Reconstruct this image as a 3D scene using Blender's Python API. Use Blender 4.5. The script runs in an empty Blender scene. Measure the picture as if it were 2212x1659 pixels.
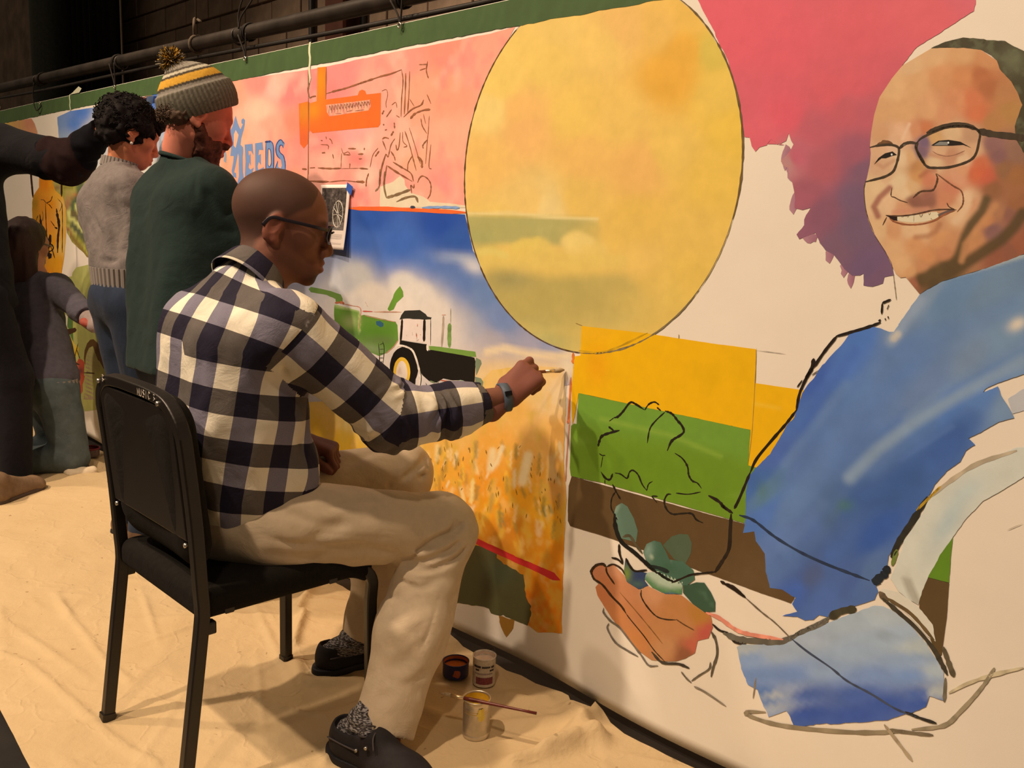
import bpy, bmesh, math, random
import numpy as np
from mathutils import Vector, Matrix
from mathutils.geometry import delaunay_2d_cdt
random.seed(7); rng = np.random.default_rng(7)
scene = bpy.context.scene
COL = scene.collection
# ------------------------------------------------------------------ camera
W, H = 2212, 1659
F, YAW, PITCH, ROLL = 1945.3, -0.793075, 0.1704015, 0.0389137
CD = 1.7173; CH = 0.721016 * CD
_cy, _sy = math.cos(YAW), math.sin(YAW)
FWD = np.array([_sy*math.cos(PITCH), _cy*math.cos(PITCH), -math.sin(PITCH)])
_rt = np.array([_cy, -_sy, 0.]); _up = np.cross(_rt, FWD)
RT = _rt*math.cos(ROLL) + _up*math.sin(ROLL); UP = -_rt*math.sin(ROLL) + _up*math.cos(ROLL)
CAM = np.array([0, -CD, CH])
cd = bpy.data.cameras.new('camera'); cam = bpy.data.objects.new('camera', cd); COL.objects.link(cam)
cd.sensor_fit = 'HORIZONTAL'; cd.sensor_width = 36; cd.lens = F/W*36; cd.clip_start = .02
cam.matrix_world = Matrix([[RT[i], UP[i], -FWD[i], CAM[i]] for i in range(3)] + [[0, 0, 0, 1]])
scene.camera = cam
# ------------------------------------------------------------------ world, stage lights and an added fill
wd = bpy.data.worlds.new('dark_stage_house'); scene.world = wd; wd.use_nodes = True
wd.node_tree.nodes['Background'].inputs[0].default_value = (1.0, .74, .5, 1)
wd.node_tree.nodes['Background'].inputs[1].default_value = .075
TINT = (1.0, .73, .49)
def spot(name, loc, tgt, power, size=.12, cone=62, blend=.6, tint=TINT):
    l = bpy.data.lights.new(name, 'SPOT'); l.energy = power; l.color = tint
    l.shadow_soft_size = size; l.spot_size = math.radians(cone); l.spot_blend = blend
    o = bpy.data.objects.new(name, l); COL.objects.link(o); o.location = loc
    o.rotation_euler = (Vector(tgt)-Vector(loc)).to_track_quat('-Z', 'Y').to_euler()
    return o
spot('stage_or_fill_spot', (-1.9, -3.7, 7.1), (-1.8, -.5, .5), 1230, .11, 70)
spot('stage_or_fill_spot', (-3.8, -4.6, 5.9), (-1.6, -.4, .6), 1330, .11, 70)
spot('stage_or_fill_spot', (1.0, -3.7, 6.8), (-.9, -.4, .6), 400, .16, 70)
spot('stage_or_fill_spot', (-6.2, -3.9, 6.4), (-4.8, -.3, .8), 900, .16, 60)  # added fill lamp, brightens the left part of the mural
scene.view_settings.view_transform = 'Standard'; scene.view_settings.look = 'None'
scene.view_settings.gamma = 1; scene.view_settings.use_curve_mapping = False
scene.view_settings.exposure = 0.0

# ------------------------------------------------------------------ helpers
A3 = lambda *a: np.array(a, float)
Up = A3(0, 0, 1)
def nrm(v): v = np.asarray(v, float); return v/(np.linalg.norm(v)+1e-12)
def ray(x, y): return FWD + (x-W/2)/F*RT - (y-H/2)/F*UP
def on_floor(x, y, z=0.): d = ray(x, y); return CAM + (z-CAM[2])/d[2]*d
def on_wall(x, y, Y=0.): d = ray(x, y); return CAM + (Y-CAM[1])/d[1]*d
def on_side(x, y, X): d = ray(x, y); return CAM + (X-CAM[0])/d[0]*d
def at_depth(x, y, z): return CAM + z*ray(x, y)
def proj(P):
    v = np.asarray(P, float)-CAM; z = v@FWD
    return np.stack([W/2+F*(v@RT)/z, H/2-F*(v@UP)/z], -1)
def lin(c):
    c = np.asarray(c, float)/255.
    return np.where(c <= .04045, c/12.92, ((c+.055)/1.055)**2.4)
_ref = lin((238, 210, 176)); CANVAS = np.array([.80, .775, .73])
def col(r, g, b):            # photographed colour under the stage light -> surface colour
    return np.clip(lin((r, g, b))/_ref*CANVAS, .004, .93)
def empty(name, loc=(0, 0, 0), parent=None):
    o = bpy.data.objects.new(name, None); COL.objects.link(o); o.location = loc; o.empty_display_size = .05
    if parent: o.parent = parent
    return o
def tag(o, label=None, cat=None, group=None, kind=None):
    if label: o['label'] = label
    if cat: o['category'] = cat
    if group: o['group'] = group
    if kind: o['kind'] = kind
    return o
def put(o, parent=None):
    COL.objects.link(o)
    if parent is not None:
        o.parent = parent; o.location = o.location - parent.location if parent.parent is None else o.location
    return o
def mesh_obj(name, V, Fc, mat, parent=None, smooth=False, cols=None, uv=None, origin=None):
    """V in world coordinates; parents are unrotated, so the child is shifted by their origin"""
    V = np.asarray(V, float); org = np.zeros(3)
    p = parent
    while p is not None: org = org+np.array(p.location); p = p.parent
    if parent is None and origin is not None: org = np.asarray(origin, float)
    me = bpy.data.meshes.new(name); me.from_pydata((V-org).tolist(), [], [list(map(int, f)) for f in Fc]); me.update()
    if smooth: me.polygons.foreach_set('use_smooth', [True]*len(me.polygons))
    if cols is not None:
        a = me.color_attributes.new('Col', 'FLOAT_COLOR', 'POINT')
        c = np.ones((len(V), 4)); c[:, :3] = cols; a.data.foreach_set('color', c.ravel())
    if uv is not None:
        l = me.uv_layers.new(name='UVMap'); l.data.foreach_set('uv', np.asarray(uv, float).ravel())
    if mat: me.materials.append(mat)
    o = bpy.data.objects.new(name, me); COL.objects.link(o)
    if parent is None and origin is not None: o.location = org
    o.parent = parent
    return o
# --- node materials
def new_mat(name):
    m = bpy.data.materials.new(name); m.use_nodes = True
    nt = m.node_tree; return m, nt, nt.nodes['Principled BSDF']
def node(nt, t, **kw):
    n = nt.nodes.new(t)
    for k, v in kw.items():
        if k.startswith('i_'):
            n.inputs[int(k[2:]) if k[2:].isdigit() else k[2:]].default_value = v
        else: setattr(n, k, v)
    return n
def noise(nt, scale, detail=3, rough=.55, vec=None, dist=0):
    n = node(nt, 'ShaderNodeTexNoise'); n.inputs['Scale'].default_value = scale
    n.inputs['Detail'].default_value = detail; n.inputs['Roughness'].default_value = rough
    n.inputs['Distortion'].default_value = dist
    if vec is not None: nt.links.new(vec, n.inputs['Vector'])
    return n
def ramp(nt, fac, stops):
    r = node(nt, 'ShaderNodeValToRGB'); el = r.color_ramp.elements
    while len(el) < len(stops): el.new(.5)
    for e, (p, c) in zip(el, stops): e.position = p; e.color = (*c, 1) if len(c) == 3 else c
    nt.links.new(fac, r.inputs[0]); return r
def mixc(nt, fac, a, b, mode='MIX'):
    m = node(nt, 'ShaderNodeMix', data_type='RGBA', blend_type=mode)
    for s, v in ((0, fac), (6, a), (7, b)):
        if hasattr(v, 'is_linked'): nt.links.new(v, m.inputs[s])
        else: m.inputs[s].default_value = v if s == 0 else (*v[:3], 1)
    return m.outputs[2]
def bump(nt, bsdf, height, strength=.2, dist=.002):
    b = node(nt, 'ShaderNodeBump'); b.inputs['Strength'].default_value = strength; b.inputs['Distance'].default_value = dist
    nt.links.new(height, b.inputs['Height']); nt.links.new(b.outputs[0], bsdf.inputs['Normal']); return b
def simple(name, c, rough=.5, metal=0., var=.12, nscale=30, bstr=0., bscale=200, spec=.4, stretch=None):
    m, nt, b = new_mat(name); tc = node(nt, 'ShaderNodeTexCoord'); v = tc.outputs['Object']
    if stretch:
        mp = node(nt, 'ShaderNodeMapping'); mp.inputs['Scale'].default_value = stretch; nt.links.new(v, mp.inputs[0]); v = mp.outputs[0]
    n = noise(nt, nscale, 4, vec=v)
    c = np.asarray(c, float)
    r = ramp(nt, n.outputs['Fac'], [(.3, tuple(np.clip(c*(1-var), 0, 1))), (.7, tuple(np.clip(c*(1+var), 0, 1)))])
    nt.links.new(r.outputs[0], b.inputs['Base Color'])
    b.inputs['Roughness'].default_value = rough; b.inputs['Metallic'].default_value = metal
    b.inputs['Specular IOR Level'].default_value = spec
    if bstr:
        n2 = noise(nt, bscale, 3, vec=v); bump(nt, b, n2.outputs['Fac'], bstr)
    return m
def attr_paint(name, rough=.6, mottle=.1, nscale=25, weave=900, bstr=.12, spec=.3):
    m, nt, b = new_mat(name)
    a = node(nt, 'ShaderNodeAttribute', attribute_name='Col'); tc = node(nt, 'ShaderNodeTexCoord')
    n = noise(nt, nscale, 5, .6, tc.outputs['Object'])
    r = ramp(nt, n.outputs['Fac'], [(.3, (1-mottle,)*3), (.7, (1,)*3)])
    nt.links.new(mixc(nt, 1., a.outputs['Color'], r.outputs[0], 'MULTIPLY'), b.inputs['Base Color'])
    b.inputs['Roughness'].default_value = rough; b.inputs['Specular IOR Level'].default_value = spec
    n2 = noise(nt, weave, 2, .5, tc.outputs['Object']); bump(nt, b, n2.outputs['Fac'], bstr, .001)
    return m
# --- simple solids (world coordinates, lists of verts and faces)
class MB:
    def __init__(s): s.v = []; s.f = []
    def add(s, V, Fc):
        o = len(s.v); s.v += [tuple(map(float, p)) for p in V]; s.f += [[i+o for i in f] for f in Fc]; return s
    def box(s, lo, hi, M=None):
        x0, y0, z0 = lo; x1, y1, z1 = hi
        V = [(x0, y0, z0), (x1, y0, z0), (x1, y1, z0), (x0, y1, z0), (x0, y0, z1), (x1, y0, z1), (x1, y1, z1), (x0, y1, z1)]
        if M is not None: V = [tuple(M @ Vector(p)) for p in V]
        return s.add(V, [(0, 3, 2, 1), (4, 5, 6, 7), (0, 1, 5, 4), (1, 2, 6, 5), (2, 3, 7, 6), (3, 0, 4, 7)])
    def tube(s, P, r, n=10, closed=False, caps=True, squash=None, upv=(0, 0, 1)):
        """round tube along points P; r number or list; squash=(a,b) makes a flat/square section of half sizes a,b"""
        P = [np.asarray(p, float) for p in P]; m = len(P); rr = r if hasattr(r, '__len__') else [r]*m
        rings = []; prev = None
        for i, p in enumerate(P):
            if closed: t = P[(i+1) % m]-P[i-1]
            else: t = P[min(i+1, m-1)]-P[max(i-1, 0)]
            t = t/(np.linalg.norm(t)+1e-12)
            u = np.asarray(upv, float) if prev is None else prev
            u = u-t*(u@t)
            if np.linalg.norm(u) < 1e-4: u = np.array([1., 0, 0])-t*t[0]
            u /= np.linalg.norm(u); w = np.cross(t, u); prev = u
            if squash:
                a, b = squash; c = .82
                sec = [(a, b*c), (a*c, b), (-a*c, b), (-a, b*c), (-a, -b*c), (-a*c, -b), (a*c, -b), (a, -b*c)]
                rings.append([p+u*q[0]*rr[i]+w*q[1]*rr[i] for q in sec])
            else:
                rings.append([p+(u*math.cos(k*2*math.pi/n)+w*math.sin(k*2*math.pi/n))*rr[i] for k in range(n)])
        k = len(rings[0]); V = [q for rg in rings for q in rg]; Fc = []
        for i in range(m if closed else m-1):
            for j in range(k):
                a, b = i*k, ((i+1) % m)*k; Fc.append((a+j, a+(j+1) % k, b+(j+1) % k, b+j))
        if caps and not closed: Fc += [tuple(range(k))[::-1], tuple((m-1)*k+j for j in range(k))]
        return s.add(V, Fc)
    def lathe(s, prof, c, n=32, axis=2):
        c = np.asarray(c, float); m = len(prof); V = []; Fc = []
        for (r, z) in prof:
            for k in range(n):
                a = 2*math.pi*k/n; q = [r*math.cos(a), r*math.sin(a), z]
                V.append(c+np.array(q))
        for i in range(m-1):
            for j in range(n):
                Fc.append((i*n+j, i*n+(j+1) % n, (i+1)*n+(j+1) % n, (i+1)*n+j))
        return s.add(V, Fc)
    def build(s, name, mat, parent=None, smooth=False, origin=None, bevel=0):
        o = mesh_obj(name, s.v, s.f, mat, parent, smooth, origin=origin)
        if bevel:
            md = o.modifiers.new('bevel', 'BEVEL'); md.width = bevel; md.segments = 2; md.limit_method = 'ANGLE'
        return o
def spline(P, n=6, closed=False):
    P = [np.asarray(p, float) for p in P]; m = len(P)
    if m < 3 and not closed: return P if m < 2 else [P[0]+(P[1]-P[0])*t for t in np.linspace(0, 1, n+1)]
    out = []
    for i in range(m if closed else m-1):
        p1, p2 = P[i], P[(i+1) % m]
        p0 = P[i-1] if (closed or i > 0) else 2*p1-p2
        p3 = P[(i+2) % m] if (closed or i+2 < m) else 2*p2-p1
        for t in np.arange(n)/n:
            out.append(.5*((2*p1)+(p2-p0)*t+(2*p0-5*p1+4*p2-p3)*t*t+(3*p1-p0-3*p2+p3)*t**3))
    if not closed: out.append(P[-1])
    return out
# ------------------------------------------------------------------ the mural: canvas panels and painted fields
M_PAINT = attr_paint('mural_paint', .55, .10, 22, 700, .10)
M_CANVAS = attr_paint('primed_canvas', .7, .05, 6, 800, .12)
XS = [-7.6, -5.074, -2.786, 1.4]
def wave(X, Z):
    return (.0035*np.sin(X*3.1+.5)*np.sin(Z*1.9+.4) + .010*np.exp(-Z/.22)*np.sin(X*7.5+1.2+Z*3) + .004*np.sin(X*1.3-Z))
def plane_pt(px):
    px = np.asarray(px, float); d = FWD[None]+((px[:, 0]-W/2)/F)[:, None]*RT-((px[:, 1]-H/2)/F)[:, None]*UP
    t = (-CAM[1])/d[:, 1]; return np.stack([CAM[0]+t*d[:, 0], CAM[2]+t*d[:, 2]], 1)
def layer_y(X, Z, layer): return wave(X, Z)-.0004-.00014*layer
def densify(P, step):
    out = []; n = len(P)
    for i in range(n):
        a, b = np.array(P[i], float), np.array(P[(i+1) % n], float)
        k = max(1, int(np.linalg.norm(b-a)/step))
        out += [a+(b-a)*t/k for t in range(k)]
    return np.array(out)
def vnoise(x, y, s, seed=0):
    x = np.asarray(x)/s; y = np.asarray(y)/s; xi = np.floor(x).astype(int); yi = np.floor(y).astype(int)
    fx = x-xi; fy = y-yi; fx = fx*fx*(3-2*fx); fy = fy*fy*(3-2*fy)
    def h(a, b):
        n = (a*374761393+b*668265263+seed*974711) & 0x7fffffff; n = ((n ^ (n >> 13))*1274126177) & 0x7fffffff
        return ((n ^ (n >> 16)) & 0xffff)/65535.
    return (h(xi, yi)*(1-fx)+h(xi+1, yi)*fx)*(1-fy)+(h(xi, yi+1)*(1-fx)+h(xi+1, yi+1)*fx)*fy
def seg_dist(px, a, b):
    a = np.asarray(a, float); b = np.asarray(b, float); ab = b-a
    t = np.clip(((px-a)@ab)/(ab@ab+1e-9), 0, 1); return np.linalg.norm(px-a-t[:, None]*ab, axis=1)
def do_ops(px, C, ops, fr):
    x0, y0, s = fr
    q = (px-np.array([x0, y0]))*s
    for op in ops:
        k = op[0]
        if k == 'i':
            pts = np.array([p[:2] for p in op[1]], float); cs = np.array([col(*p[2]) for p in op[1]])
            dv = q[:, None]-pts[None]
            if len(op) > 3:
                an, ra = math.radians(op[3][0]), op[3][1]; dv = np.stack([(dv[..., 0]*math.cos(an)+dv[..., 1]*math.sin(an))*ra, -dv[..., 0]*math.sin(an)+dv[..., 1]*math.cos(an)], -1)
            d = (dv**2).sum(-1)+1.; w = d**(-op[2]/2.); w /= w.sum(1, keepdims=True); C = w@cs
        elif k == 'b':
            _, x, y, rx, ry, an, c, o = op; a = math.radians(an)
            dx = q[:, 0]-x; dy = q[:, 1]-y; u = (dx*math.cos(a)+dy*math.sin(a))/rx; v = (-dx*math.sin(a)+dy*math.cos(a))/ry
            al = (o*np.exp(-(u*u+v*v)*1.2))[:, None]; C = C*(1-al)+col(*c)*al
        elif k == 's':
            _, pts, w, c, o, soft = op
            d = np.min([seg_dist(q, pts[i], pts[i+1]) for i in range(len(pts)-1)], axis=0)
            e = np.clip((w*.5*(1+soft)-d)/(w*soft+1e-6), 0, 1); e = e*e*(3-2*e)
            al = (o*e)[:, None]; C = C*(1-al)+col(*c)*al
        elif k == 'd':      # soft-edged disc
            _, x, y, r, c, o, soft = op; e = np.clip((r*(1+soft)-np.hypot(q[:, 0]-x, q[:, 1]-y))/(2*r*soft), 0, 1); e = e*e*(3-2*e); al = (o*e)[:, None]; C = C*(1-al)+col(*c)*al
        elif k == 'n':
            _, sc, amp = op[:3]; sx = op[3] if len(op) > 3 else 1.
            f = 1+amp*(vnoise(q[:, 0]*sx, q[:, 1], sc, 3)+.5*vnoise(q[:, 0]*sx, q[:, 1], sc*.4, 5)-.75)*2
            C = C*f[:, None]
        elif k == 'm':      # mottled second colour through a noise mask
            _, sc, c, o, th, sx = op
            f = np.clip((vnoise(q[:, 0]*sx, q[:, 1], sc, 11)*.65+vnoise(q[:, 0]*sx, q[:, 1], sc*.37, 17)*.35-th)*5, 0, 1)
            al = (o*f)[:, None]; C = C*(1-al)+col(*c)*al
    return np.clip(C, .003, .94)
FULL = (0, 0, 1.)
mural = empty('mural', (-2, 0, 0))
tag(mural, 'long unfinished painted canvas mural hanging from the pipe, with circle, tractor and smiling portrait', 'mural')
def patch(name, pts, c, layer=1, parent=None, ops=(), sp=9, rough=0., fr=FULL, smooth=0, step=None, seed=1):
    x0, y0, s = fr; P = np.array(pts, float)/s+np.array([x0, y0])
    if smooth: P = np.array(spline(P, smooth, True))
    if rough or step:
        P = densify(P, step or 7)
        if rough:
            rs = np.random.default_rng(seed); ng = len(P)
            P = P+rs.normal(0, rough*.5, P.shape)+np.repeat(rs.normal(0, rough*.8, (ng//4+1, 2)), 4, 0)[:ng]
    pl = plane_pt(P); n = len(pl)
    sc = np.linalg.norm(P.max(0)-P.min(0))/max(1e-6, np.linalg.norm(pl.max(0)-pl.min(0))); ds = sp/sc
    lo, hi = pl.min(0), pl.max(0)
    gx, gz = np.meshgrid(np.arange(lo[0]+ds*.5, hi[0], ds), np.arange(lo[1]+ds*.5, hi[1], ds*.87))
    gx = gx+(np.arange(gx.shape[0]) % 2)[:, None]*ds*.5
    G = np.stack([gx.ravel(), gz.ravel()], 1)
    def inside(Q):
        ins = np.zeros(len(Q), bool); j = n-1
        for i in range(n):
            xi, yi = pl[i]; xj, yj = pl[j]
            ins ^= ((yi > Q[:, 1]) != (yj > Q[:, 1])) & (Q[:, 0] < (xj-xi)*(Q[:, 1]-yi)/((yj-yi) if abs(yj-yi) > 1e-12 else 1e-12)+xi); j = i
        return ins
    G = G[inside(G)]
    V2 = [Vector(p) for p in pl]+[Vector(p) for p in G]
    r = delaunay_2d_cdt(V2, [], [list(range(n))], 1, 1e-6, False)
    v = np.array([tuple(p) for p in r[0]]); Fc = np.array([f for f in r[2]]); Fc = Fc[inside(v[Fc].mean(1))].tolist()
    V3 = np.stack([v[:, 0], layer_y(v[:, 0], v[:, 1], layer), v[:, 1]], 1)
    # faces must look towards -y
    f0 = Fc[0]; a, b, c_ = v[f0[0]], v[f0[1]], v[f0[2]]
    if (b[0]-a[0])*(c_[1]-a[1])-(b[1]-a[1])*(c_[0]-a[0]) < 0: Fc = [f[::-1] for f in Fc]
    px = proj(np.stack([v[:, 0], 0*v[:, 0], v[:, 1]], 1))
    C = np.tile(col(*c), (len(v), 1))
    C = do_ops(px, C, ops, fr)
    return mesh_obj(name, V3, Fc, M_PAINT, parent or mural, True, C)
def lines(name, strokes, c, w, layer=3, parent=None, fr=FULL, jit=.25, sm=5, seed=2):
    """brush or pencil lines: strokes = [pts] or [(pts, width)] or [(pts, width, colour)]; one painted drawing"""
    x0, y0, s = fr; rs = np.random.default_rng(seed); V = []; Fc = []; C = []; last = None
    split = len(strokes) < 40 and w/s > .8
    for st in strokes:
        if split: V = []; Fc = []; C = []
        if isinstance(st, tuple): pts = st[0]; ww = st[1]; cc = st[2] if len(st) > 2 else c
        else: pts, ww, cc = st, w, c
        P = np.array(spline([np.array(p, float)/s+np.array([x0, y0]) for p in pts], sm)); ww = ww/s
        n = len(P); T = np.gradient(P, axis=0); T /= np.linalg.norm(T, axis=1)[:, None]+1e-9; N = np.stack([-T[:, 1], T[:, 0]], 1)
        tt = np.linspace(0, 1, n); prof = np.minimum(1, np.minimum(tt, 1-tt)*6+.35)*(1+jit*rs.normal(0, .6, n)); prof = np.clip(prof, .25, 1.6)*ww*.5
        A = plane_pt(P+N*prof[:, None]); B = plane_pt(P-N*prof[:, None]); o = len(V)
        for i in range(n):
            V.append((A[i, 0], layer_y(A[i, 0], A[i, 1], layer), A[i, 1])); V.append((B[i, 0], layer_y(B[i, 0], B[i, 1], layer), B[i, 1]))
            k = col(*cc)*rs.uniform(.8, 1.25); C += [k, k]
        for i in range(n-1): Fc.append((o+2*i, o+2*i+1, o+2*i+3, o+2*i+2))
        if split: last = mesh_obj(name, V, Fc, M_PAINT, parent or mural, False, np.clip(C, .003, .9))
    if not split: last = tag(mesh_obj(name, V, Fc, M_PAINT, parent or mural, False, np.clip(C, .003, .9)), kind='stuff')
    return last
def pxrect(X0, X1, Z0, Z1, n=24):
    pts = [(x, Z0) for x in np.linspace(X0, X1, n)]+[(x, Z1) for x in np.linspace(X1, X0, n)]
    return [tuple(p) for p in proj(np.array([(x, 0, z) for x, z in pts]))]
# canvas panels
for i in range(3):
    nx = int((XS[i+1]-XS[i])/.03); nz = 60
    xs = np.linspace(XS[i]+.0015, XS[i+1]-.0015, nx); zs = np.linspace(.03, 1.83, nz)
    gx, gz = np.meshgrid(xs, zs); V = np.stack([gx.ravel(), wave(gx, gz).ravel(), gz.ravel()], 1)
    Fc = [(r*nx+q, r*nx+q+1, (r+1)*nx+q+1, (r+1)*nx+q) for r in range(nz-1) for q in range(nx-1)]
    o = mesh_obj('canvas_panel', V, Fc, M_CANVAS, mural, True, np.tile(CANVAS, (len(V), 1)))
    md = o.modifiers.new('thickness', 'SOLIDIFY'); md.thickness = .0016; md.offset = -1
    # dark green border band along the top
    nb = int((XS[i+1]-XS[i])/.02); xs = np.linspace(XS[i]+.004, XS[i+1]-.004, nb)
    zb = 1.757+.004*np.sin(xs*2.3)+.003*(vnoise(xs, 0*xs, .05, 4)-.5)+.003*(vnoise(xs, 0*xs, .013, 9)-.5)
    V = []; Fc = []
    for k in range(nb):
        for z in (zb[k], 1.793, 1.8285): V.append((xs[k], layer_y(xs[k], z, 8), z))
    for k in range(nb-1):
        for j in (0, 1): a = k*3+j; Fc.append((a, a+3, a+4, a+1))
    mesh_obj('border_band', V, Fc, M_PAINT, mural, True, np.tile(col(72, 89, 46), (len(V), 1))*rng.uniform(.92, 1.08, (len(V), 1)))
A_ = (0, 0, 3.95); E_ = (500, 0, 3.95); F_ = (480, 360, 3.95); G_ = (600, 700, 3.3515); I_ = (1000, 0, 3.16); J_ = (1000, 400, 3.16)
K_ = (1180, 820, 3.95); L_ = (1180, 1180, 3.456); M_ = (1652, 0, 3.95); N_ = (1652, 300, 3.95); O_ = (1572, 600, 3.456); P_ = (1572, 1080, 2.866)
Q1 = (0, 180, 9.217); Q2 = (40, 360, 11.06); Q3 = (40, 500, 11.06); Q4 = (100, 640, 13.825); Q5 = (140, 740, 13.825); Q6 = (470, 240, 11.06)
Q7 = (640, 160, 6.9125); Q8 = (660, 590, 5.53); R1 = (1860, 240, 6.284); R2 = (1860, 440, 6.284); R3 = (900, 880, 6.144); R4 = (960, 1120, 6.144)
# ---- far left scenes
patch('painted_sunset', [(-500, 900), (0, 812), (250, 765), (640, 695), (700, 800), (755, 960), (778, 1130), (700, 1420), (300, 1500), (-500, 1560)], (226, 150, 95), 1, fr=Q1, sp=6, rough=.4,
      ops=[('i', [(-300, 900, (214, 178, 90)), (60, 860, (216, 176, 84)), (180, 850, (212, 160, 78)), (350, 850, (208, 148, 84)), (600, 800, (208, 130, 92)), (690, 1050, (220, 140, 95)), (760, 1080, (222, 160, 105)), (400, 1100, (214, 150, 88)), (300, 1400, (200, 140, 90))], 3)])
patch('painted_blue_sky', [(495, 1000), (600, 950), (1000, 885), (1400, 790), (1680, 745), (1690, 1200), (1500, 1560), (1000, 1560), (520, 1530), (510, 1200)], (150, 160, 180), 1, fr=A_, sp=6, rough=.4,
      ops=[('i', [(510, 1040, (120, 140, 175)), (700, 960, (82, 118, 178)), (640, 1060, (88, 122, 178)), (900, 920, (130, 150, 182)), (1200, 880, (122, 146, 186)), (1300, 850, (62, 98, 168)), (1400, 850, (70, 105, 172)), (1350, 1000, (120, 145, 180)), (860, 1050, (205, 190, 172)), (760, 1150, (215, 196, 170)), (560, 1200, (150, 160, 172)), (620, 1250, (165, 168, 172)), (700, 1230, (225, 205, 176)), (560, 1500, (150, 160, 172)), (900, 1180, (205, 192, 175)), (950, 1000, (200, 190, 175)), (1300, 1150, (190, 185, 180)), (1600, 1000, (120, 140, 175)), (1200, 1450, (222, 205, 176)), (800, 1500, (225, 208, 178))], 3.2)])
# vineyard slope
vin = patch('painted_vineyard', [(830, 100), (1080, 240), (1480, 270), (1900, 240), (2700, 200), (2700, 2600), (1960, 2450), (1900, 2250), (1660, 2160), (1590, 2060), (1300, 1800), (1180, 1580), (1150, 1200), (1080, 820), (880, 560), (835, 400)], (186, 166, 80), 1, fr=Q2, sp=5, rough=.35,
      ops=[('m', 90, (160, 150, 40), .8, .5, 1.), ('m', 130, (120, 110, 45), .7, .62, 1.), ('b', 950, 500, 110, 90, 0, (150, 105, 65), .9), ('b', 1200, 900, 110, 260, 0, (178, 115, 72), .95), ('b', 1400, 690, 120, 60, -20, (205, 105, 62), .95),
           ('s', [(1500, 330), (1480, 520), (1560, 640), (1380, 850), (1330, 1000)], 190, (86, 96, 62), .95, .5), ('s', [(1120, 500), (1300, 500)], 60, (110, 90, 30), .8, .6), ('b', 1250, 400, 180, 120, 0, (198, 180, 70), .8),
           ('s', [(1250, 1080), (1300, 1260), (1500, 1400), (1760, 1700), (2100, 2150)], 150, (218, 205, 112), 1, .3), ('s', [(1440, 960), (1700, 1300), (2000, 1500)], 170, (216, 205, 108), 1, .3), ('s', [(1600, 850), (1850, 1100), (2100, 1300)], 120, (200, 190, 100), 1, .3),
           ('s', [(1330, 1130), (1500, 1250), (1730, 1480), (2200, 1900)], 150, (118, 98, 58), 1, .25), ('s', [(1480, 950), (1600, 1030), (1850, 1200)], 85, (112, 92, 45), 1, .25), ('s', [(1310, 1390), (1560, 1660), (1800, 2000), (1990, 2200)], 120, (98, 96, 62), 1, .25),
           ('s', [(1340, 1720), (1640, 2050), (1900, 2280)], 70, (205, 196, 70), 1, .3), ('s', [(1300, 1680), (1480, 1900), (1700, 2200), (1950, 2450)], 110, (142, 112, 48), 1, .3), ('s', [(1170, 1470), (1280, 1570)], 60, (165, 100, 58), 1, .4)])
gf = patch('painted_green_field', [(1050, 1160), (1130, 1100), (1300, 1080), (1310, 980), (1400, 860), (1700, 790), (1850, 830), (1930, 960), (2100, 1000), (2600, 1200), (2700, 4200), (1500, 4300), (700, 3500), (600, 2400), (800, 1500)], (186, 174, 92), 1, fr=Q3, sp=6, rough=.5,
      ops=[('m', 200, (198, 186, 96), .7, .45, 2.), ('b', 1250, 2100, 200, 300, 0, (168, 160, 62), .5)])
patch('painted_yellow_house', [(300, 760), (440, 740), (640, 980), (720, 1180), (830, 1380), (1010, 1560), (880, 1900), (640, 1700), (470, 1310), (360, 1040)], (226, 175, 28), 2, gf, fr=Q4, sp=5, rough=.15, ops=[('b', 850, 1450, 150, 200, 40, (222, 182, 70), .9), ('s', [(470, 1300), (640, 1650), (740, 1900)], 80, (150, 160, 60), .9, .6)])
patch('painted_leaf', [(320, 300), (420, 330), (560, 540), (500, 680), (330, 700), (250, 560)], (112, 140, 48), 2, gf, fr=Q4, sp=5, rough=.2)
patch('painted_leaf', [(670, 590), (820, 730), (815, 960), (830, 1370), (740, 1180), (690, 960), (640, 900)], (92, 118, 55), 2, gf, fr=Q4, sp=5, rough=.2)
patch('painted_window', [(430, 740), (580, 540), (660, 600), (640, 980)], (232, 208, 168), 2, gf, fr=Q4, sp=6, rough=.1)
patch('painted_branch', [(360, 1040), (890, 935), (935, 1000), (900, 1060), (700, 1150), (470, 1300)], (72, 40, 18), 3, gf, fr=Q4, sp=6, rough=.2)
dog = patch('painted_brown_arch', [(640, 700), (590, 480), (620, 230), (700, 20), (800, -90), (900, -100), (1010, 0), (1090, 130), (1130, 280), (1260, 420), (1420, 640), (1200, 780), (1080, 560), (1030, 520), (930, 260), (880, 100), (760, 160), (680, 330), (640, 520)], (105, 68, 30), 2, fr=Q5, sp=6, rough=.2)
patch('painted_arch_inside', [(640, 520), (680, 330), (760, 150), (880, 90), (930, 260), (1030, 520), (1170, 640), (1090, 850), (900, 1000), (880, 1700), (560, 1700), (620, 1000)], (184, 150, 112), 1, dog, fr=Q5, sp=7, ops=[('m', 120, (165, 125, 88), .6, .5, 2.)])
lines('painted_post', [([(1110, 40), (1120, 300), (1180, 500)], 60), ([(1250, -40), (1260, 300)], 110)], (96, 62, 30), 60, 3, dog, fr=Q5)
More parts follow.
